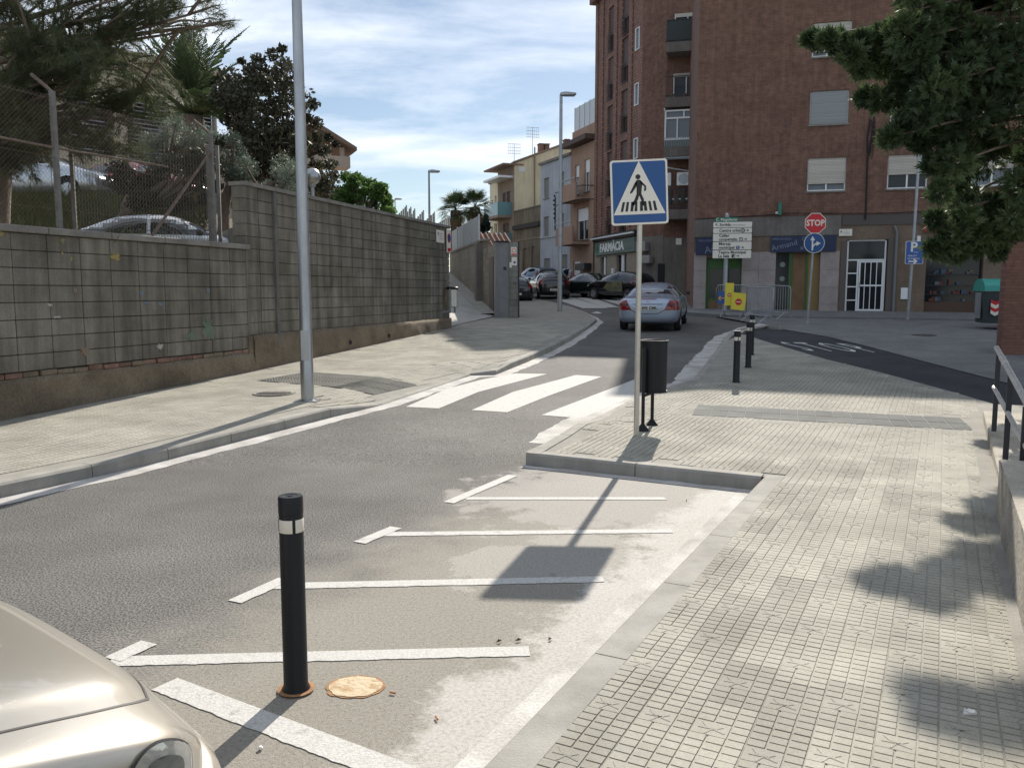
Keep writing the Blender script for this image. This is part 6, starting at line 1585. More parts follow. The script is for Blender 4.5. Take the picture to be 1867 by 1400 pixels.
patch(bv, [(-.42, .785), (-.42, .80), (.42, .80), (.42, .785)], 'rear', .012, .06).build('recess_edge', trim_m, car)
patch(bv, [(-.24, .925), (-.24, .94), (.24, .94), (.24, .925)], 'rear', .012, .06).build('brake_light', tail_m, car)
l_, n_, i_, d__ = bv.ray_cast(Vector((-5, 0, .69)), Vector((1, 0, 0)))
pp = MB().bbox(l_.x - .02, l_.x + .02, -.26, .26, .635, .745, .006).build('number_plate', plate_m, car)
mbt = text_mb('845 DML', .115, .003, .003); mbt.xf(Matrix.Translation((l_.x - .023, -.055, .69)) @ Matrix.Rotation(R(-90), 4, 'Z')); mbt.build('plate_text', txt_dark, pp)
MB().lathe([(0, 0), (.04, 0), (.04, .006)], 16).xf(Matrix.Translation((-2.262, 0, .85)) @ Matrix.Rotation(R(-90), 4, 'Y')).build('badge', rim_m, car)
# parked cars up the street
def park(px, py, dyaw, *a, **k):
    p_ = gp(px, py); return p_
G_ = 'cars parked and waiting in the narrow street'
def put(name, label, kind, paint, px, Y, yaw, **k):
    x = (px - 933.5) / F_PX * (Y * math.cos(PITCH) + .5 * math.sin(PITCH)); return make_car(name, label, kind, paint, (x, Y, hz(Y)), R(yaw), pitch=DS * math.sin(R(yaw)), group=G_, **k)
c_, bb_ = put('parked_car', 'dark hatchback with pale printed pictures on its door, by the pharmacy', 'hatch', blackp, 1133, 44.2, 128, plate='', height=1.05)
MB().slab([(-.9, .45), (.1, .42), (.5, .6), (.2, .85), (-.8, .95)], .865, .872).build('door_print', M('printed_picture', (.06, .07, .06), (.20, .18, .08), scale=3, rough=.4), c_)
put('parked_car', 'dark green saloon between the dark red car and the printed hatchback', 'sedan', greenp, 1073, 47.5, 124, plate=None)
put('parked_car', 'black hatchback with its plate towards us beside the blue grey lamp post', 'hatch', blackp, 1000, 46.8, 97, plate='0351 FYB', scale=1.03)
put('parked_car', 'dark red people carrier behind the blue grey lamp post', 'van', redp, 1036, 55.5, 112, plate='')
put('parked_car', 'steel grey car farthest up the street behind the black hatchback', 'van', greyp, 975, 57, 112, plate='')
put('parked_car', 'dark car mostly hidden by the gate pillar with one red tail light showing', 'hatch', blackp, 932, 42.4, 97, plate='', height=.9)
# cars behind the fence
def put2(name, label, kind, paint, x, y, z, yaw, **k): return make_car(name, label, kind, paint, (x, y, z), R(yaw), **k)
put2('white_car', 'white car parked behind the chain link fence by the tall wall', 'sedan', whitep, -7.0, 16.9, 1.80, 18, height=1.0)
put2('silver_car', 'light silver car on the upper terrace behind the left fence post', 'hatch', slv2, -13.0, 23.6, 4.11, -6)
put2('red_car', 'red car beside the silver one on the upper terrace behind the pine', 'sedan', redc, -11.3, 25.4, 4.11, -14)
put2('silver_car', 'second silver car at the far left of the upper terrace', 'sedan', slv2, -15.8, 27.2, 4.11, 4)

# --- foreground car: its front right corner fills the lower left
beige_p = M('champagne_paint', (.38, .355, .31), rough=.33, metal=.62, coat=.7, fine=.07, fscale=1500)
LF = 4.3
stf = [(-2.15, .45, .40, .62, .40, .66), (-2.1, .72, .3, .80, .55, .88), (-1.9, .84, .24, .90, .64, 1.0), (-1.4, .87, .2, .92, .62, 1.2), (-.8, .87, .2, .92, .57, 1.40), (.0, .87, .2, .92, .56, 1.42), (.40, .87, .2, .92, .57, 1.34), (.95, .87, .2, .90, .68, .99),
       (1.25, .868, .2, .87, .66, .935), (1.50, .86, .2, .83, .63, .895), (1.70, .845, .2, .785, .60, .855), (1.86, .82, .2, .735, .56, .81), (1.98, .775, .2, .68, .50, .755), (2.06, .70, .21, .62, .43, .69), (2.115, .60, .24, .57, .36, .62), (2.145, .48, .28, .52, .30, .56), (2.15, .3, .34, .48, .2, .50)]
FH = 51
fw = Vector((math.cos(R(FH)), math.sin(R(FH)))); lf = Vector((-fw.y, fw.x))
corner = Vector((-.765, 2.0)); cc = corner - fw * 2.12 + lf * .62
fc = thing('beige_car', 'champagne beige car whose hood and headlight corner fill the lower left', 'car', (cc.x, cc.y, 0), R(FH))
b = loft(stf, 3); bake(b)
cyl = MB().lathe([(0, -1.2), (.345, -1.2), (.345, 1.2), (0, 1.2)], 32).xf(Matrix.Translation((1.28, 0, .30)) @ Matrix.Rotation(R(90), 4, 'X')).build('c', beige_p)
m_ = b.modifiers.new('b', 'BOOLEAN'); m_.object = cyl; m_.operation = 'DIFFERENCE'; keep = b.data.copy(); bake(b)
if len(b.data.polygons) < 100: b.data = keep
bpy.data.objects.remove(cyl)
b.data.materials.clear(); b.data.materials.append(beige_p); b.parent = fc; b.data.shade_smooth()
for p_ in b.data.polygons: p_.material_index = 0
try: b.data.set_sharp_from_angle(angle=R(50))
except Exception: pass
bv = BVHTree.FromObject(b, bpy.context.evaluated_depsgraph_get())
for wx_ in (1.28, -1.3):
    MB().box(wx_ - .4, wx_ + .4, -.55, .55, .2, .66).build('wheel_housing', trim_m, fc)
    for s in (1, -1): wheel(fc, wx_, s * .77)
def seam(pts, w_, mode, name='panel_gap', mat=trim_m, off=.0015):
    P = [Vector(p_) for p_ in pts]; L_, R_ = [], []
    for i, p_ in enumerate(P):
        t_ = (P[min(i + 1, len(P) - 1)] - P[max(i - 1, 0)]).normalized(); n_ = Vector((-t_.y, t_.x)) * w_ / 2; L_.append(p_ + n_); R_.append(p_ - n_)
    mb = MB()
    for i in range(len(P) - 1):
        q = patch(bv, [L_[i], L_[i + 1], R_[i + 1], R_[i]], mode, off, .05); o0 = len(mb.v); mb.v += q.v; mb.f += [tuple(k + o0 for k in f) for f in q.f]; mb.m += q.m
    return mb.build(name, mat, fc)
def curve(pts, n=10):
    P = [Vector(p_) for p_ in pts]; r = []
    for i in range(len(P) - 1):
        a, b_, c, d = P[max(i - 1, 0)], P[i], P[i + 1], P[min(i + 2, len(P) - 1)]
        for k in range(n):
            t_ = k / n; r.append(.5 * ((2 * b_) + (-a + c) * t_ + (2 * a - 5 * b_ + 4 * c - d) * t_ ** 2 + (-a + 3 * b_ - 3 * c + d) * t_ ** 3))
    r.append(P[-1]); return r
for s in (-1, 1):
    seam([(x, y * s) for x, y in curve([(.9, .76), (1.3, .745), (1.6, .71), (1.80, .67), (1.93, .61), (2.0, .55)])], .007, 'top')
    # headlight: wraps round the corner
    def mode(a, b_, s=s):                                # a = angle round the corner, b_ = height
        d = Vector((math.cos(a), s * math.sin(a), 0)); return Vector((1.45, s * .30, b_)) + d * 2, -d
    hl = [tuple(v) for v in curve([(R(40), .60), (R(39), .645), (R(43), .685), (R(48), .705), (R(52), .70), (R(56), .665), (R(56), .625), (R(52), .585), (R(47), .57), (R(42), .578), (R(40), .60)], 3)][:-1]
    o = patch(bv, hl, mode, .007, .03).build('headlight', lens_m, fc, smooth=True)
    hl2 = [(R(48) + (a - R(48)) * .62, .632 + (z - .632) * .66) for a, z in hl]
    patch(bv, hl2, mode, .0095, .03).build('reflector_bowl', lens_d, o, smooth=True)
    for q in zip(hl, hl[1:] + hl[:1]): pass
    ring = [p_ for p_ in hl] + [hl[0]]
    P = [Vector(p_) for p_ in ring]; mb = MB()
    for i in range(len(P) - 1):
        t_ = (P[i + 1] - P[i]).normalized(); n_ = Vector((-t_.y, t_.x)) * .006
        q = patch(bv, [P[i] - n_, P[i + 1] - n_, P[i + 1] + n_, P[i] + n_], mode, .006, .05); o0 = len(mb.v); mb.v += q.v; mb.f += [tuple(k + o0 for k in f) for f in q.f]; mb.m += q.m
    mb.build('lamp_gap', trim_m, fc)
    seam2 = [(R(60), .578), (R(72), .55), (R(84), .52)]
    P = [Vector(p_) for p_ in seam2]; mb = MB()
    for i in range(len(P) - 1):
        q = patch(bv, [P[i] + Vector((0, -.003)), P[i + 1] + Vector((0, -.003)), P[i + 1] + Vector((0, .003)), P[i] + Vector((0, .003))], mode, .002, .05); o0 = len(mb.v); mb.v += q.v; mb.f += [tuple(k + o0 for k in f) for f in q.f]; mb.m += q.m
    mb.build('bumper_gap', trim_m, fc)
    patch(bv, [(-1.1, .97), (-.85, 1.25), (-.1, 1.36), (.3, 1.30), (.85, .98)], 'left' if s > 0 else 'right', .005, .1).build('side_window', car_glass, fc, smooth=True)
seam(curve([(2.0, -.55), (2.05, -.40), (2.07, -.2), (2.075, 0), (2.07, .2), (2.05, .40), (2.0, .55)], 3), .007, 'top')
fd = Vector((-1, 0, -.55)).normalized()
patch(bv, [(-.66, 1.0), (-.54, 1.34), (.54, 1.34), (.66, 1.0)], lambda a, b_: (Vector((3.3, a, b_ + 1.4)), fd), .006, .1).build('windscreen', car_glass, fc, smooth=True)
# bumper: a fuller moulding round the nose
mb = MB(); nb = 44
prof_ = [(-.02, .535), (.012, .53), (.036, .505), (.046, .46), (.046, .38), (.034, .31), (.0, .24), (-.05, .21)]
for i in range(nb + 1):
    a = R(-84 + 168 * i / nb); d = Vector((math.cos(a), math.sin(a), 0))
    for o_, z in prof_:
        l_, n_, k_, q_ = bv.ray_cast(Vector((1.32, 0, max(.30, z))) + d * 2, -d)
        if l_ is None: l_ = Vector((1.32, 0, z)) + d * .8
        e_ = 1 if abs(a) < R(66) else max(.0, (R(84) - abs(a)) / R(18)); mb.v.append((l_.x + d.x * (o_ if o_ < 0 else o_ * e_ + .002), l_.y + d.y * (o_ if o_ < 0 else o_ * e_ + .002), z))
m8 = len(prof_)
for i in range(nb):
    for k_ in range(m8 - 1): a = i * m8 + k_; mb.f.append((a + 1, a, a + m8, a + m8 + 1)); mb.m.append(0)
mb.build('bumper', beige_p, fc, smooth=True)

# ================================================================ VEGETATION
def leafmat(name, a, b, scale=2.0, trans=.35, rough=.6): return M(name, a, b, scale=scale, rough=rough, trans=trans, detail=8, spec=.35, lo=.3, hi=.7)
def leaves(name, centers, radii, n_per, size, mat, parent, seed, aspect=2.2, squash=(1, 1, 1), shell=.5, droop=0.0, nper=4, up_bias=0.0):
    rr = np.random.default_rng(seed); c = np.repeat(np.array(centers), n_per, 0); r = np.repeat(np.array(radii), n_per)[:, None]
    n = len(c); d = rr.normal(size=(n, 3)); d /= np.linalg.norm(d, axis=1, keepdims=True)
    rad = shell + (1 - shell) * rr.random((n, 1)) ** .5; rad *= (1 + rr.normal(0, .12, (n, 1)))
    p = c + d * rad * r * np.array(squash)
    t = rr.normal(size=(n, 3)) + d * .6; t[:, 2] -= droop; t /= np.linalg.norm(t, axis=1, keepdims=True)
    s = np.cross(t, rr.normal(size=(n, 3)) + np.array([0, 0, up_bias])); s /= np.linalg.norm(s, axis=1, keepdims=True) + 1e-9
    ln = size * (.6 + .8 * rr.random((n, 1))); wd = ln / aspect
    V = np.stack([p - t * ln * .5, p + s * wd * .5, p + t * ln * .5, p - s * wd * .5], 1).reshape(-1, 3)
    return np_mesh(name, V, 4, mat, parent)
def trunk(parent, pts, rad, mat=bark_m, name='trunk', n=9):
    P = curve3(pts, 5); R_ = np.interp(np.linspace(0, 1, len(P)), np.linspace(0, 1, len(rad)), rad)
    P = [p_ + Vector((rnd.uniform(-1, 1), rnd.uniform(-1, 1), 0)) * R_[i] * .12 for i, p_ in enumerate(P)]
    return MB().tube(P, [float(x) for x in R_], n).build(name, mat, parent, smooth=True)
def curve3(pts, n=6):
    P = [Vector(p_) for p_ in pts]; r = []
    for i in range(len(P) - 1):
        a, b_, c, d = P[max(i - 1, 0)], P[i], P[i + 1], P[min(i + 2, len(P) - 1)]
        for k in range(n):
            t_ = k / n; r.append(.5 * ((2 * b_) + (-a + c) * t_ + (2 * a - 5 * b_ + 4 * c - d) * t_ ** 2 + (-a + 3 * b_ - 3 * c + d) * t_ ** 3))
    r.append(P[-1]); return r
# --- broadleaf trees: clumps spread along limbs
def broadleaf(name, label, base, clumps, n_per, size, mat, seed, trunk_top=None, squash=(1, 1, .8), aspect=2.0, shell=.35):
    t = thing(name, label, 'tree', base); B = Vector(base)
    cs = [Vector(c[:3]) - B for c in clumps]; rs = [c[3] for c in clumps]
    top = trunk_top or sum(cs, Vector()) / len(cs); top = Vector(top)
    trunk(t, [(0, 0, 0), (top.x * .2, top.y * .2, top.z * .5), tuple(top)], [.16, .12, .07])
    for c in cs:
        if rnd.random() < .7: MB().tube(curve3([top * .75, (top * .75 + c) / 2 + Vector((0, 0, -.1)), c], 4), [.05 * (1 - k / 9.) + .008 for k in range(9)], 5).build('limb', bark_m, t, smooth=True)
    leaves('crown', [tuple(c) for c in cs], rs, n_per, size, mat, t, seed, aspect, squash, shell)
    return t
def cl(list_, Y, dy=.8, seed=0):
    rr = random.Random(seed); k = Y / F_PX; res = []
    for px, py, r in list_:
        y = Y + rr.uniform(-dy, dy); p_ = up(px, py, y); res.append((p_.x, p_.y, p_.z, r * k))
    return res
def fill(outline, Y, dy, n, r0, r1, seed):
    rr = random.Random(seed); xs_ = [p_[0] for p_ in outline]; ys_ = [p_[1] for p_ in outline]; res = []
    while len(res) < n:
        x, y = rr.uniform(min(xs_), max(xs_)), rr.uniform(min(ys_), max(ys_))
        if inside((x, y), outline): res.append((x, y, rr.uniform(r0, r1)))
    return cl(res, Y, dy, seed)
magn = leafmat('dark_leaves', (.038, .040, .024), (.085, .082, .052), 3.0, .25)
broadleaf('dark_tree', 'dark brownish green tree towering behind the tall wall left of the lamp post', (-7.6, 24.5, 2.9),
          fill([(392, 200), (395, 160), (440, 120), (500, 92), (540, 130), (548, 200), (560, 260), (600, 300), (590, 345), (480, 370), (430, 330), (385, 270)], 24.5, 1.6, 52, 15, 32, 3), 300, .13, magn, 11, squash=(1, 1, .9), aspect=1.8)
for lst, sd in (([(455, 128, 15), (470, 108, 14), (498, 100, 16), (520, 118, 14), (420, 150, 12), (515, 90, 9), (440, 112, 8), (535, 160, 14), (548, 200, 12), (430, 165, 14), (480, 140, 15), (560, 215, 10), (405, 175, 9), (590, 275, 14), (612, 262, 7), (600, 250, 9), (575, 300, 15), (570, 190, 12), (575, 225, 14), (578, 250, 14), (568, 320, 18), (588, 330, 18), (600, 300, 16), (590, 350, 14), (575, 345, 18), (560, 270, 16), (608, 320, 9), (570, 375, 16), (592, 372, 10)], 4),):
    broadleaf('dark_tree', 'airy taller top of a dark tree against the sky behind the lamp post', (-7.3, 25.6, 2.9), cl(lst, 25.6, .5, sd), 130, .13, magn, 12, aspect=1.8, shell=.1)
olive = leafmat('olive_leaves', (.10, .13, .095), (.22, .26, .20), 5.0, .2)
broadleaf('olive_tree', 'grey green olive tree just behind the tall wall below the dark tree', (-6.0, 20.0, 2.9),
          fill([(440, 345), (425, 300), (460, 282), (500, 285), (540, 310), (545, 380), (450, 360)], 20, .7, 26, 14, 24, 5), 330, .075, olive, 13, aspect=4.5)
broadleaf('olive_tree', 'darker olive tree between the fence post and the grey green one', (-7.0, 20.5, 2.9),
          fill([(405, 330), (400, 270), (425, 240), (445, 250), (455, 330), (430, 350)], 20.6, .7, 18, 12, 20, 6), 320, .075, leafmat('olive_dark', (.045, .07, .05), (.12, .15, .11), 5, .2), 14, aspect=4.5)
broadleaf('olive_tree', 'pale shrubby olive behind the chain link fence near the palm', (-9.4, 20.4, 2.9),
          fill([(265, 300), (262, 240), (300, 215), (345, 225), (395, 245), (398, 310)], 20.4, .9, 30, 14, 24, 7), 320, .075, olive, 15, aspect=4.5)
plum = leafmat('fresh_leaves', (.04, .10, .02), (.15, .24, .07), 4, .45)
broadleaf('green_tree', 'bright green round tree standing behind the middle of the tall wall', (-6.3, 34.5, 2.6),
          fill([(602, 385), (600, 345), (625, 322), (655, 316), (690, 328), (705, 350), (712, 385), (700, 405), (620, 400)], 34.5, .9, 60, 7, 14, 8), 260, .13, plum, 16, aspect=1.9, shell=.3)
broadleaf('small_tree', 'small yellowish bush between the round tree and the sloping fence panels', (-4.9, 36.0, 2.6), cl([(700, 395, 9), (712, 400, 8), (690, 402, 10), (722, 404, 6), (705, 408, 9)], 36, .4, 2), 130, .12, plum, 17)
broadleaf('cypress', 'dark blue green cypress mass between the palms and the pale yellow house', (-1.75, 60, 2.2), cl([(882, 430, 9), (886, 415, 8), (878, 445, 10), (888, 440, 9), (884, 402, 6), (886, 395, 4), (876, 425, 9), (884, 450, 9), (890, 430, 6), (880, 412, 7), (875, 455, 9), (888, 408, 5), (879, 436, 10), (870, 450, 7)], 60, .5, 2), 420, .22, leafmat('cypress_leaves', (.012, .028, .03), (.03, .055, .05), 2, .1), 18)
# hedge-like dark shrubs behind the mesh panel
shrub = leafmat('shade_shrub', (.028, .034, .022), (.06, .065, .04), 3, .2)
broadleaf('shrub', 'dark dense shrub behind the green mesh panel', (-9.3, 19.0, 2.0), fill([(205, 300), (370, 285), (395, 300), (392, 370), (230, 375)], 18.9, .5, 40, 14, 26, 9), 240, .09, shrub, 19)

# --- palms
def frond(L_, w_, n, droop, rr, fan=False):
    q = []; prev = None
    for k in range(n):
        s = k / n; x = L_ * s; z = L_ * (.35 * s - droop * s * s)
        for sg in (1, -1):
            ll = w_ * math.sin(math.pi * min(1, s * .9 + .12)) * rr.uniform(.85, 1.1); dx_ = ll * .75; dz = ll * rr.uniform(-.1, .45)
            q.append(((x, 0, z), (x + .02, .0, z + .02), (x + dx_, sg * ll * .75, z + dz), (x + dx_ - .03, sg * ll * .75, z + dz - .03)))
    for k in range(8):
        s, s2 = k / 8, (k + 1) / 8; q.append(tuple((L_ * t_, o_, L_ * (.35 * t_ - droop * t_ * t_)) for t_, o_ in ((s, -.015), (s2, -.012), (s2, .012), (s, .015))))
    return q
def palm(name, label, base, height, nf, L_, w_, mat, seed, trunk_r=.3, up_=(20, 85), n=26, dead=0, droop=(.15, .5)):
    rr = random.Random(seed); t = thing(name, label, 'palm tree', base)
    mb = MB(); prof = [(trunk_r * (1.15 if i == 0 else 1) * (1 + .07 * (i % 2)), height * i / 22) for i in range(23)]; mb.lathe(prof, 14); mb.build('trunk', bark_m, t, smooth=True)
    for i in range(nf):
        el = R(rr.uniform(*up_)); az = 2 * math.pi * i * .382 + rr.uniform(-.2, .2); q = frond(L_ * rr.uniform(.8, 1.1), w_, n, rr.uniform(*droop), rr)
        m_ = Matrix.Translation((0, 0, height)) @ Matrix.Rotation(az, 4, 'Z') @ Matrix.Rotation(-el, 4, 'Y')
        V = np.array([[tuple(m_ @ Vector(p_)) for p_ in f] for f in q]).reshape(-1, 3); np_mesh('frond', V, 4, mat, t)
    for i in range(dead):
        el = R(rr.uniform(-85, -50)); az = rr.uniform(0, 6.28); q = frond(L_ * rr.uniform(.6, .9), w_ * .6, n, .1, rr)
        m_ = Matrix.Translation((0, 0, height)) @ Matrix.Rotation(az, 4, 'Z') @ Matrix.Rotation(-el, 4, 'Y')
        V = np.array([[tuple(m_ @ Vector(p_)) for p_ in f] for f in q]).reshape(-1, 3); np_mesh('dead_frond', V, 4, M('dead_frond', (.24, .15, .06), (.32, .22, .10), rough=.8, trans=.2) if 'dead_frond' not in MATS else MATS['dead_frond'], t)
    return t
pm = leafmat('palm_leaves', (.035, .06, .022), (.09, .125, .05), 2, .22)
p = up(352, 212, 26); palm('date_palm', 'big feathery date palm rising behind the olive trees', (p.x, p.y, 2.9), p.z - 2.9, 56, 3.0, .42, pm, 3, .3, (-5, 88), 40, droop=(.25, .6))
def fanpalm(name, label, px, py, Y, sc, seed):
    rr = random.Random(seed); p_ = up(px, py, Y); t = thing(name, label, 'palm tree', (p_.x, p_.y, 2.2)); h = p_.z - 2.2
    MB().lathe([(.34 * (1 + .08 * (i % 2)), h * i / 18) for i in range(19)], 12).build('trunk', bark_m, t, smooth=True)
    for i in range(52):
        dead_ = i > 42; el = R(rr.uniform(-80, -45)) if dead_ else R(rr.uniform(-35, 85)); az = i * 2.4 + rr.uniform(-.2, .2); q = []; st = sc * (.6 if not dead_ else .5)
        for k in range(22):
            a = R(-80 + 160 * k / 21); ll = sc * .85 * rr.uniform(.85, 1.1) * math.cos(a * .55); a2 = a + .05
            q.append(((st, 0, 0), (st + ll * .6 * math.cos(a - .045), ll * .6 * math.sin(a - .045), .0), (st + ll * math.cos(a), ll * math.sin(a), -ll * .28), (st + ll * .6 * math.cos(a + .045), ll * .6 * math.sin(a + .045), .0)))
        q.append(((0, -.02, 0), (st, -.015, 0), (st, .015, 0), (0, .02, 0)))
        m_ = Matrix.Translation((0, 0, h)) @ Matrix.Rotation(az, 4, 'Z') @ Matrix.Rotation(-el, 4, 'Y')
        V = np.array([[tuple(m_ @ Vector(v)) for v in f] for f in q]).reshape(-1, 3); np_mesh('dead_frond' if dead_ else 'frond', V, 4, MATS['dead_frond'] if dead_ and 'dead_frond' in MATS else (M('dead_frond', (.24, .15, .06), (.32, .22, .10), rough=.8, trans=.2) if dead_ else pm), t)
fanpalm('fan_palm', 'left one of the two distant fan palms beyond the lane', 831, 384, 56, 1.0, 5); fanpalm('fan_palm', 'right one of the two distant fan palms, beside the pale yellow house', 866, 378, 57, 1.0, 9)

# --- pine hanging over the fence at upper left
needle = leafmat('pine_needles', (.042, .056, .028), (.125, .145, .07), 1.6, .3)
pine = thing('pine_tree', 'long needled pine spreading over the fence at the upper left', 'tree', (-8.9, 14.4, 1.95)); PB = Vector((-8.9, 14.4, 1.95))
trunk(pine, [(0, 0, 0), (.2, .1, 2.2), (-.1, .1, 4.5), (.2, 0, 7.0), (0, 0, 8.8)], [.24, .2, .16, .12, .04])
rr = random.Random(21); twigs = []
limbs = []
def limb(a, b, r, depth):
    a, b = Vector(a), Vector(b); m_ = (a + b) / 2 + Vector((rr.uniform(-.1, .1), rr.uniform(-.1, .1), rr.uniform(-.02, .22))) * (b - a).length * .4
    P = curve3([a, m_, b], 5); limbs.append((P, r)); 
    if depth == 0: twigs.append((P[-1], (P[-1] - P[-3]).normalized())); twigs.append((P[-4], (P[-1] - P[-4]).normalized())); return
    n = rr.randint(4, 6) if depth > 1 else rr.randint(3, 5)
    for k in range(n):
        s = P[int(len(P) * (.25 + .7 * k / n))]; d = (b - a).normalized(); o_ = Vector((rr.uniform(-1, 1), rr.uniform(-1, 1), rr.uniform(-.55, .75))).normalized(); e = s + (d * .8 + o_ * .9).normalized() * (b - a).length * rr.uniform(.32, .5)
        limb(s, e, r * .5, depth - 1)
    limb(P[-2], b + (b - a).normalized() * .3, r * .4, 0)
def LP(px, py, Y): return up(px, py, Y) - PB
for z, px, py, Y, r in ((3.2, 400, 45, 15.0, .075), (3.6, 300, 20, 14.6, .07), (2.9, 250, 110, 15.2, .06), (2.6, 215, 185, 14.9, .055), (4.2, 200, -60, 14.5, .07), (2.2, 90, 230, 14.0, .05), (2.4, 150, 150, 13.6, .05), (3.0, 60, 60, 13.2, .06), (5.2, 330, -130, 15, .06), (2.7, 10, 160, 13.0, .05), (4.6, -60, -40, 13.6, .06), (3.0, 180, 60, 13.8, .05), (6.2, 60, -260, 14.4, .06), (6.0, -200, -200, 15, .06), (3.6, -250, 60, 14, .06),
    (2.8, 330, 60, 15.3, .06), (3.2, 370, 20, 14.4, .06), (2.3, 160, 235, 14.6, .05), (2.1, 30, 250, 13.6, .05), (3.5, 240, 50, 14.2, .06), (2.4, 240, 215, 15.0, .05), (2.7, 110, 120, 13.4, .05), (4.0, 330, -20, 15.1, .06), (2.5, 50, 190, 14.4, .05), (2.9, 190, 120, 14.2, .05),
    (2.2, 200, 270, 15.2, .045), (2.0, 20, 300, 14.2, .045), (2.6, 130, 90, 15.8, .05)):
    limb((.05, .05, z), LP(px, py, Y), r, 2)
mb = MB()
for P, r in limbs: mb.tube(P, [r * (1 - .75 * k / (len(P) - 1)) for k in range(len(P))], 5, caps=False)
mb.build('branches', bark_m, pine, smooth=True)
def needle_tufts(twigs, per, ln, wd, seed, mat, parent, name):
    g_ = np.random.default_rng(seed); c = np.array([tuple(t_[0]) for t_ in twigs]); dr = np.array([tuple(t_[1]) for t_ in twigs])
    c = np.repeat(c, per, 0); dr = np.repeat(dr, per, 0); n = len(c); off = g_.random((n, 1)); d = dr * (.9) + g_.normal(size=(n, 3)) * .62; d /= np.linalg.norm(d, axis=1, keepdims=True)
    p_ = c - dr * off * ln * 1.6; l_ = ln * (.7 + .5 * g_.random((n, 1))); s = np.cross(d, g_.normal(size=(n, 3))); s /= np.linalg.norm(s, axis=1, keepdims=True)
    e = p_ + d * l_; e[:, 2] -= .12 * l_[:, 0]; V = np.stack([p_ - s * wd, p_ + s * wd, e], 1).reshape(-1, 3); return np_mesh(name, V, 3, mat, parent)
ex = []
for t_ in twigs:
    ex.append(t_); 
    for k in range(2): ex.append((t_[0] + Vector((rr.uniform(-.13, .13), rr.uniform(-.13, .13), rr.uniform(-.10, .13))), (t_[1] + Vector((rr.uniform(-.5, .5), rr.uniform(-.5, .5), rr.uniform(-.2, .5)))).normalized()))
needle_tufts(ex, 42, .15, .0040, 4, needle, pine, 'needles')
print('pine twigs', len(twigs))

# --- cypress-like tree hanging in at the upper right
cy = leafmat('scale_foliage', (.026, .050, .028), (.10, .14, .055), 1.3, .3)
ced = thing('conifer_tree', 'dense drooping green conifer hanging in from the upper right', 'tree', (8.6, 12.0, .25)); CB = Vector((8.6, 12.0, .25))
trunk(ced, [(0, 0, 0), (.1, 0, 2), (-.1, .1, 4.5), (.1, 0, 7.0), (0, 0, 9)], [.3, .26, .2, .12, .03])
outl = [(1632, 60), (1650, 20), (1640, -60), (1720, -260), (1950, -300), (2150, 100), (2100, 400), (1870, 430), (1800, 435), (1760, 440), (1740, 425), (1775, 395), (1740, 365), (1728, 320), (1745, 280), (1715, 262), (1680, 235), (1655, 215), (1668, 190), (1640, 170), (1625, 140), (1620, 100)]
cs_ = []; rr = random.Random(5)
while len(cs_) < 300:
    x, y = rr.uniform(1500, 2150), rr.uniform(-300, 470)
    if inside((x, y), outl):
        Y = 11.9 + rr.uniform(-.9, .9); p_ = up(x, y, Y) - CB; cs_.append((tuple(p_), rr.uniform(.13, .29)))
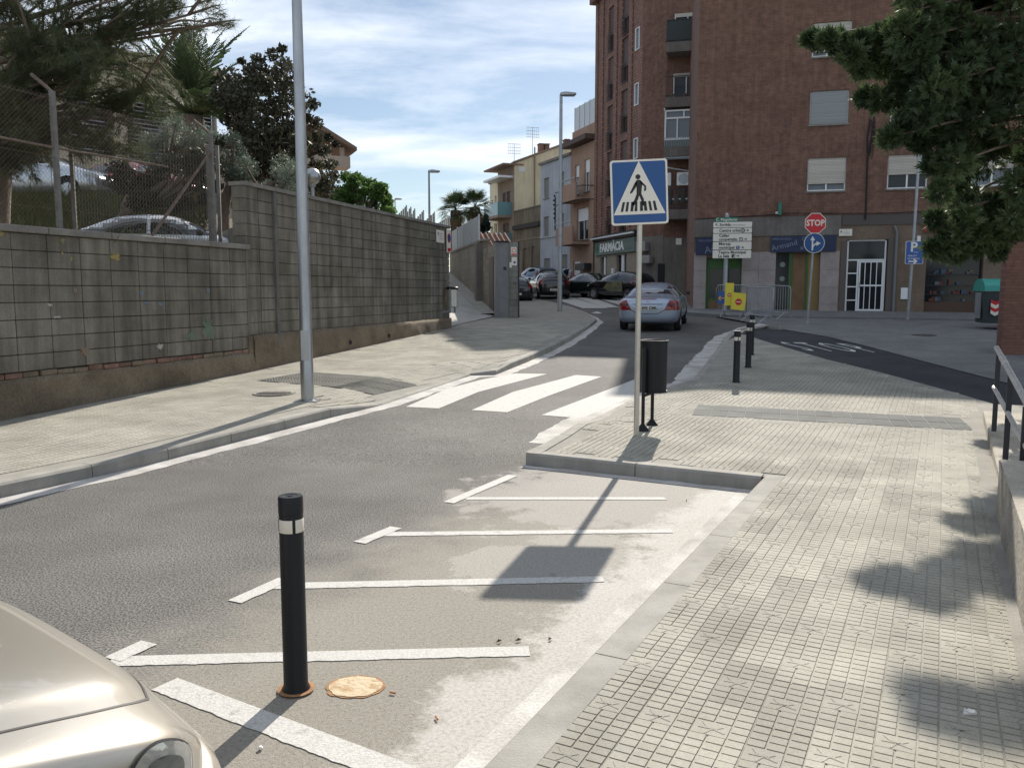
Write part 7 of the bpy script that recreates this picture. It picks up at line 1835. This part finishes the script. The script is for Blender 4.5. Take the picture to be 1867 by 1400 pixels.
for px, py, r in ((1498, -62, .10), (1530, -74, .11), (1565, -66, .12), (1595, -84, .14), (1625, -70, .14), (1480, -52, .06), (1476, 71, .05), (1490, 74, .08), (1510, 72, .08), (1530, 78, .12), (1548, 92, .14), (1568, 78, .14), (1590, 84, .16), (1612, 70, .18), (1555, 100, .12), (1572, 128, .10), (1590, 112, .12), (1612, 120, .14), (1578, 176, .09), (1600, 182, .12), (1628, 178, .14), (1622, 250, .10), (1640, 240, .12), (1668, 250, .12), (1658, 215, .1), (1700, 300, .12), (1712, 350, .12), (1706, 400, .10), (1722, 455, .13), (1745, 462, .12), (1700, 452, .08), (1775, 452, .12), (1812, 438, .12), (1820, 460, .08), (1738, 430, .15), (1760, 400, .15), (1785, 425, .15), (1830, 425, .15), (1850, 400, .2), (1680, 262, .1)):
    p_ = up(px, py, 11.4 + rr.uniform(-.25, .25)) - CB; cs_.append((tuple(p_), r))
# sprays: flat little fans of scale leaves pointing out and down
def sprays(cs_, per, ln, seed, mat, parent, name):
    g_ = np.random.default_rng(seed); A_ = []
    c = np.repeat(np.array([q[0] for q in cs_]), per, 0); r = np.repeat(np.array([q[1] for q in cs_]), per)[:, None]; n = len(c)
    d = g_.normal(size=(n, 3)); d /= np.linalg.norm(d, axis=1, keepdims=True); p_ = c + d * r * (.45 + .6 * g_.random((n, 1)))
    t_ = d * .9 + g_.normal(size=(n, 3)) * .45 + np.array([-.15, 0, .05]); t_ /= np.linalg.norm(t_, axis=1, keepdims=True)
    s = np.cross(t_, g_.normal(size=(n, 3))); s /= np.linalg.norm(s, axis=1, keepdims=True)
    L_ = ln * (.6 + .8 * g_.random((n, 1)))
    for k in range(5):                                    # five leaflets to a spray
        a = (k - 2) * .42; dd = t_ * math.cos(a) + s * math.sin(a); b0 = p_ + t_ * L_ * (.12 * (2 - abs(k - 2))); l2 = L_ * (.9 - .18 * abs(k - 2)); w2 = np.cross(dd, np.cross(t_, s)); w2 = w2 / (np.linalg.norm(w2, axis=1, keepdims=True) + 1e-9) * L_ * .10
        A_.append(np.stack([b0, b0 + dd * l2 * .55 + w2, b0 + dd * l2, b0 + dd * l2 * .55 - w2], 1))
    return np_mesh(name, np.concatenate(A_).reshape(-1, 3), 4, mat, parent)
sprays(cs_, 210, .105, 8, cy, ced, 'crown')
mb = MB()
for c_, r in cs_[::3]:
    c_ = Vector(c_); s = Vector((0, 0, max(1.0, c_.z + .3))); mb.tube(curve3([s, (s + c_) / 2 + Vector((0, 0, .25)), c_], 4), [.045 * (1 - k / 9.) + .006 for k in range(9)], 5, caps=False)
mb.build('branches', bark_m, ced, smooth=True)
# small branch lower right whose shadow falls on the near pavers
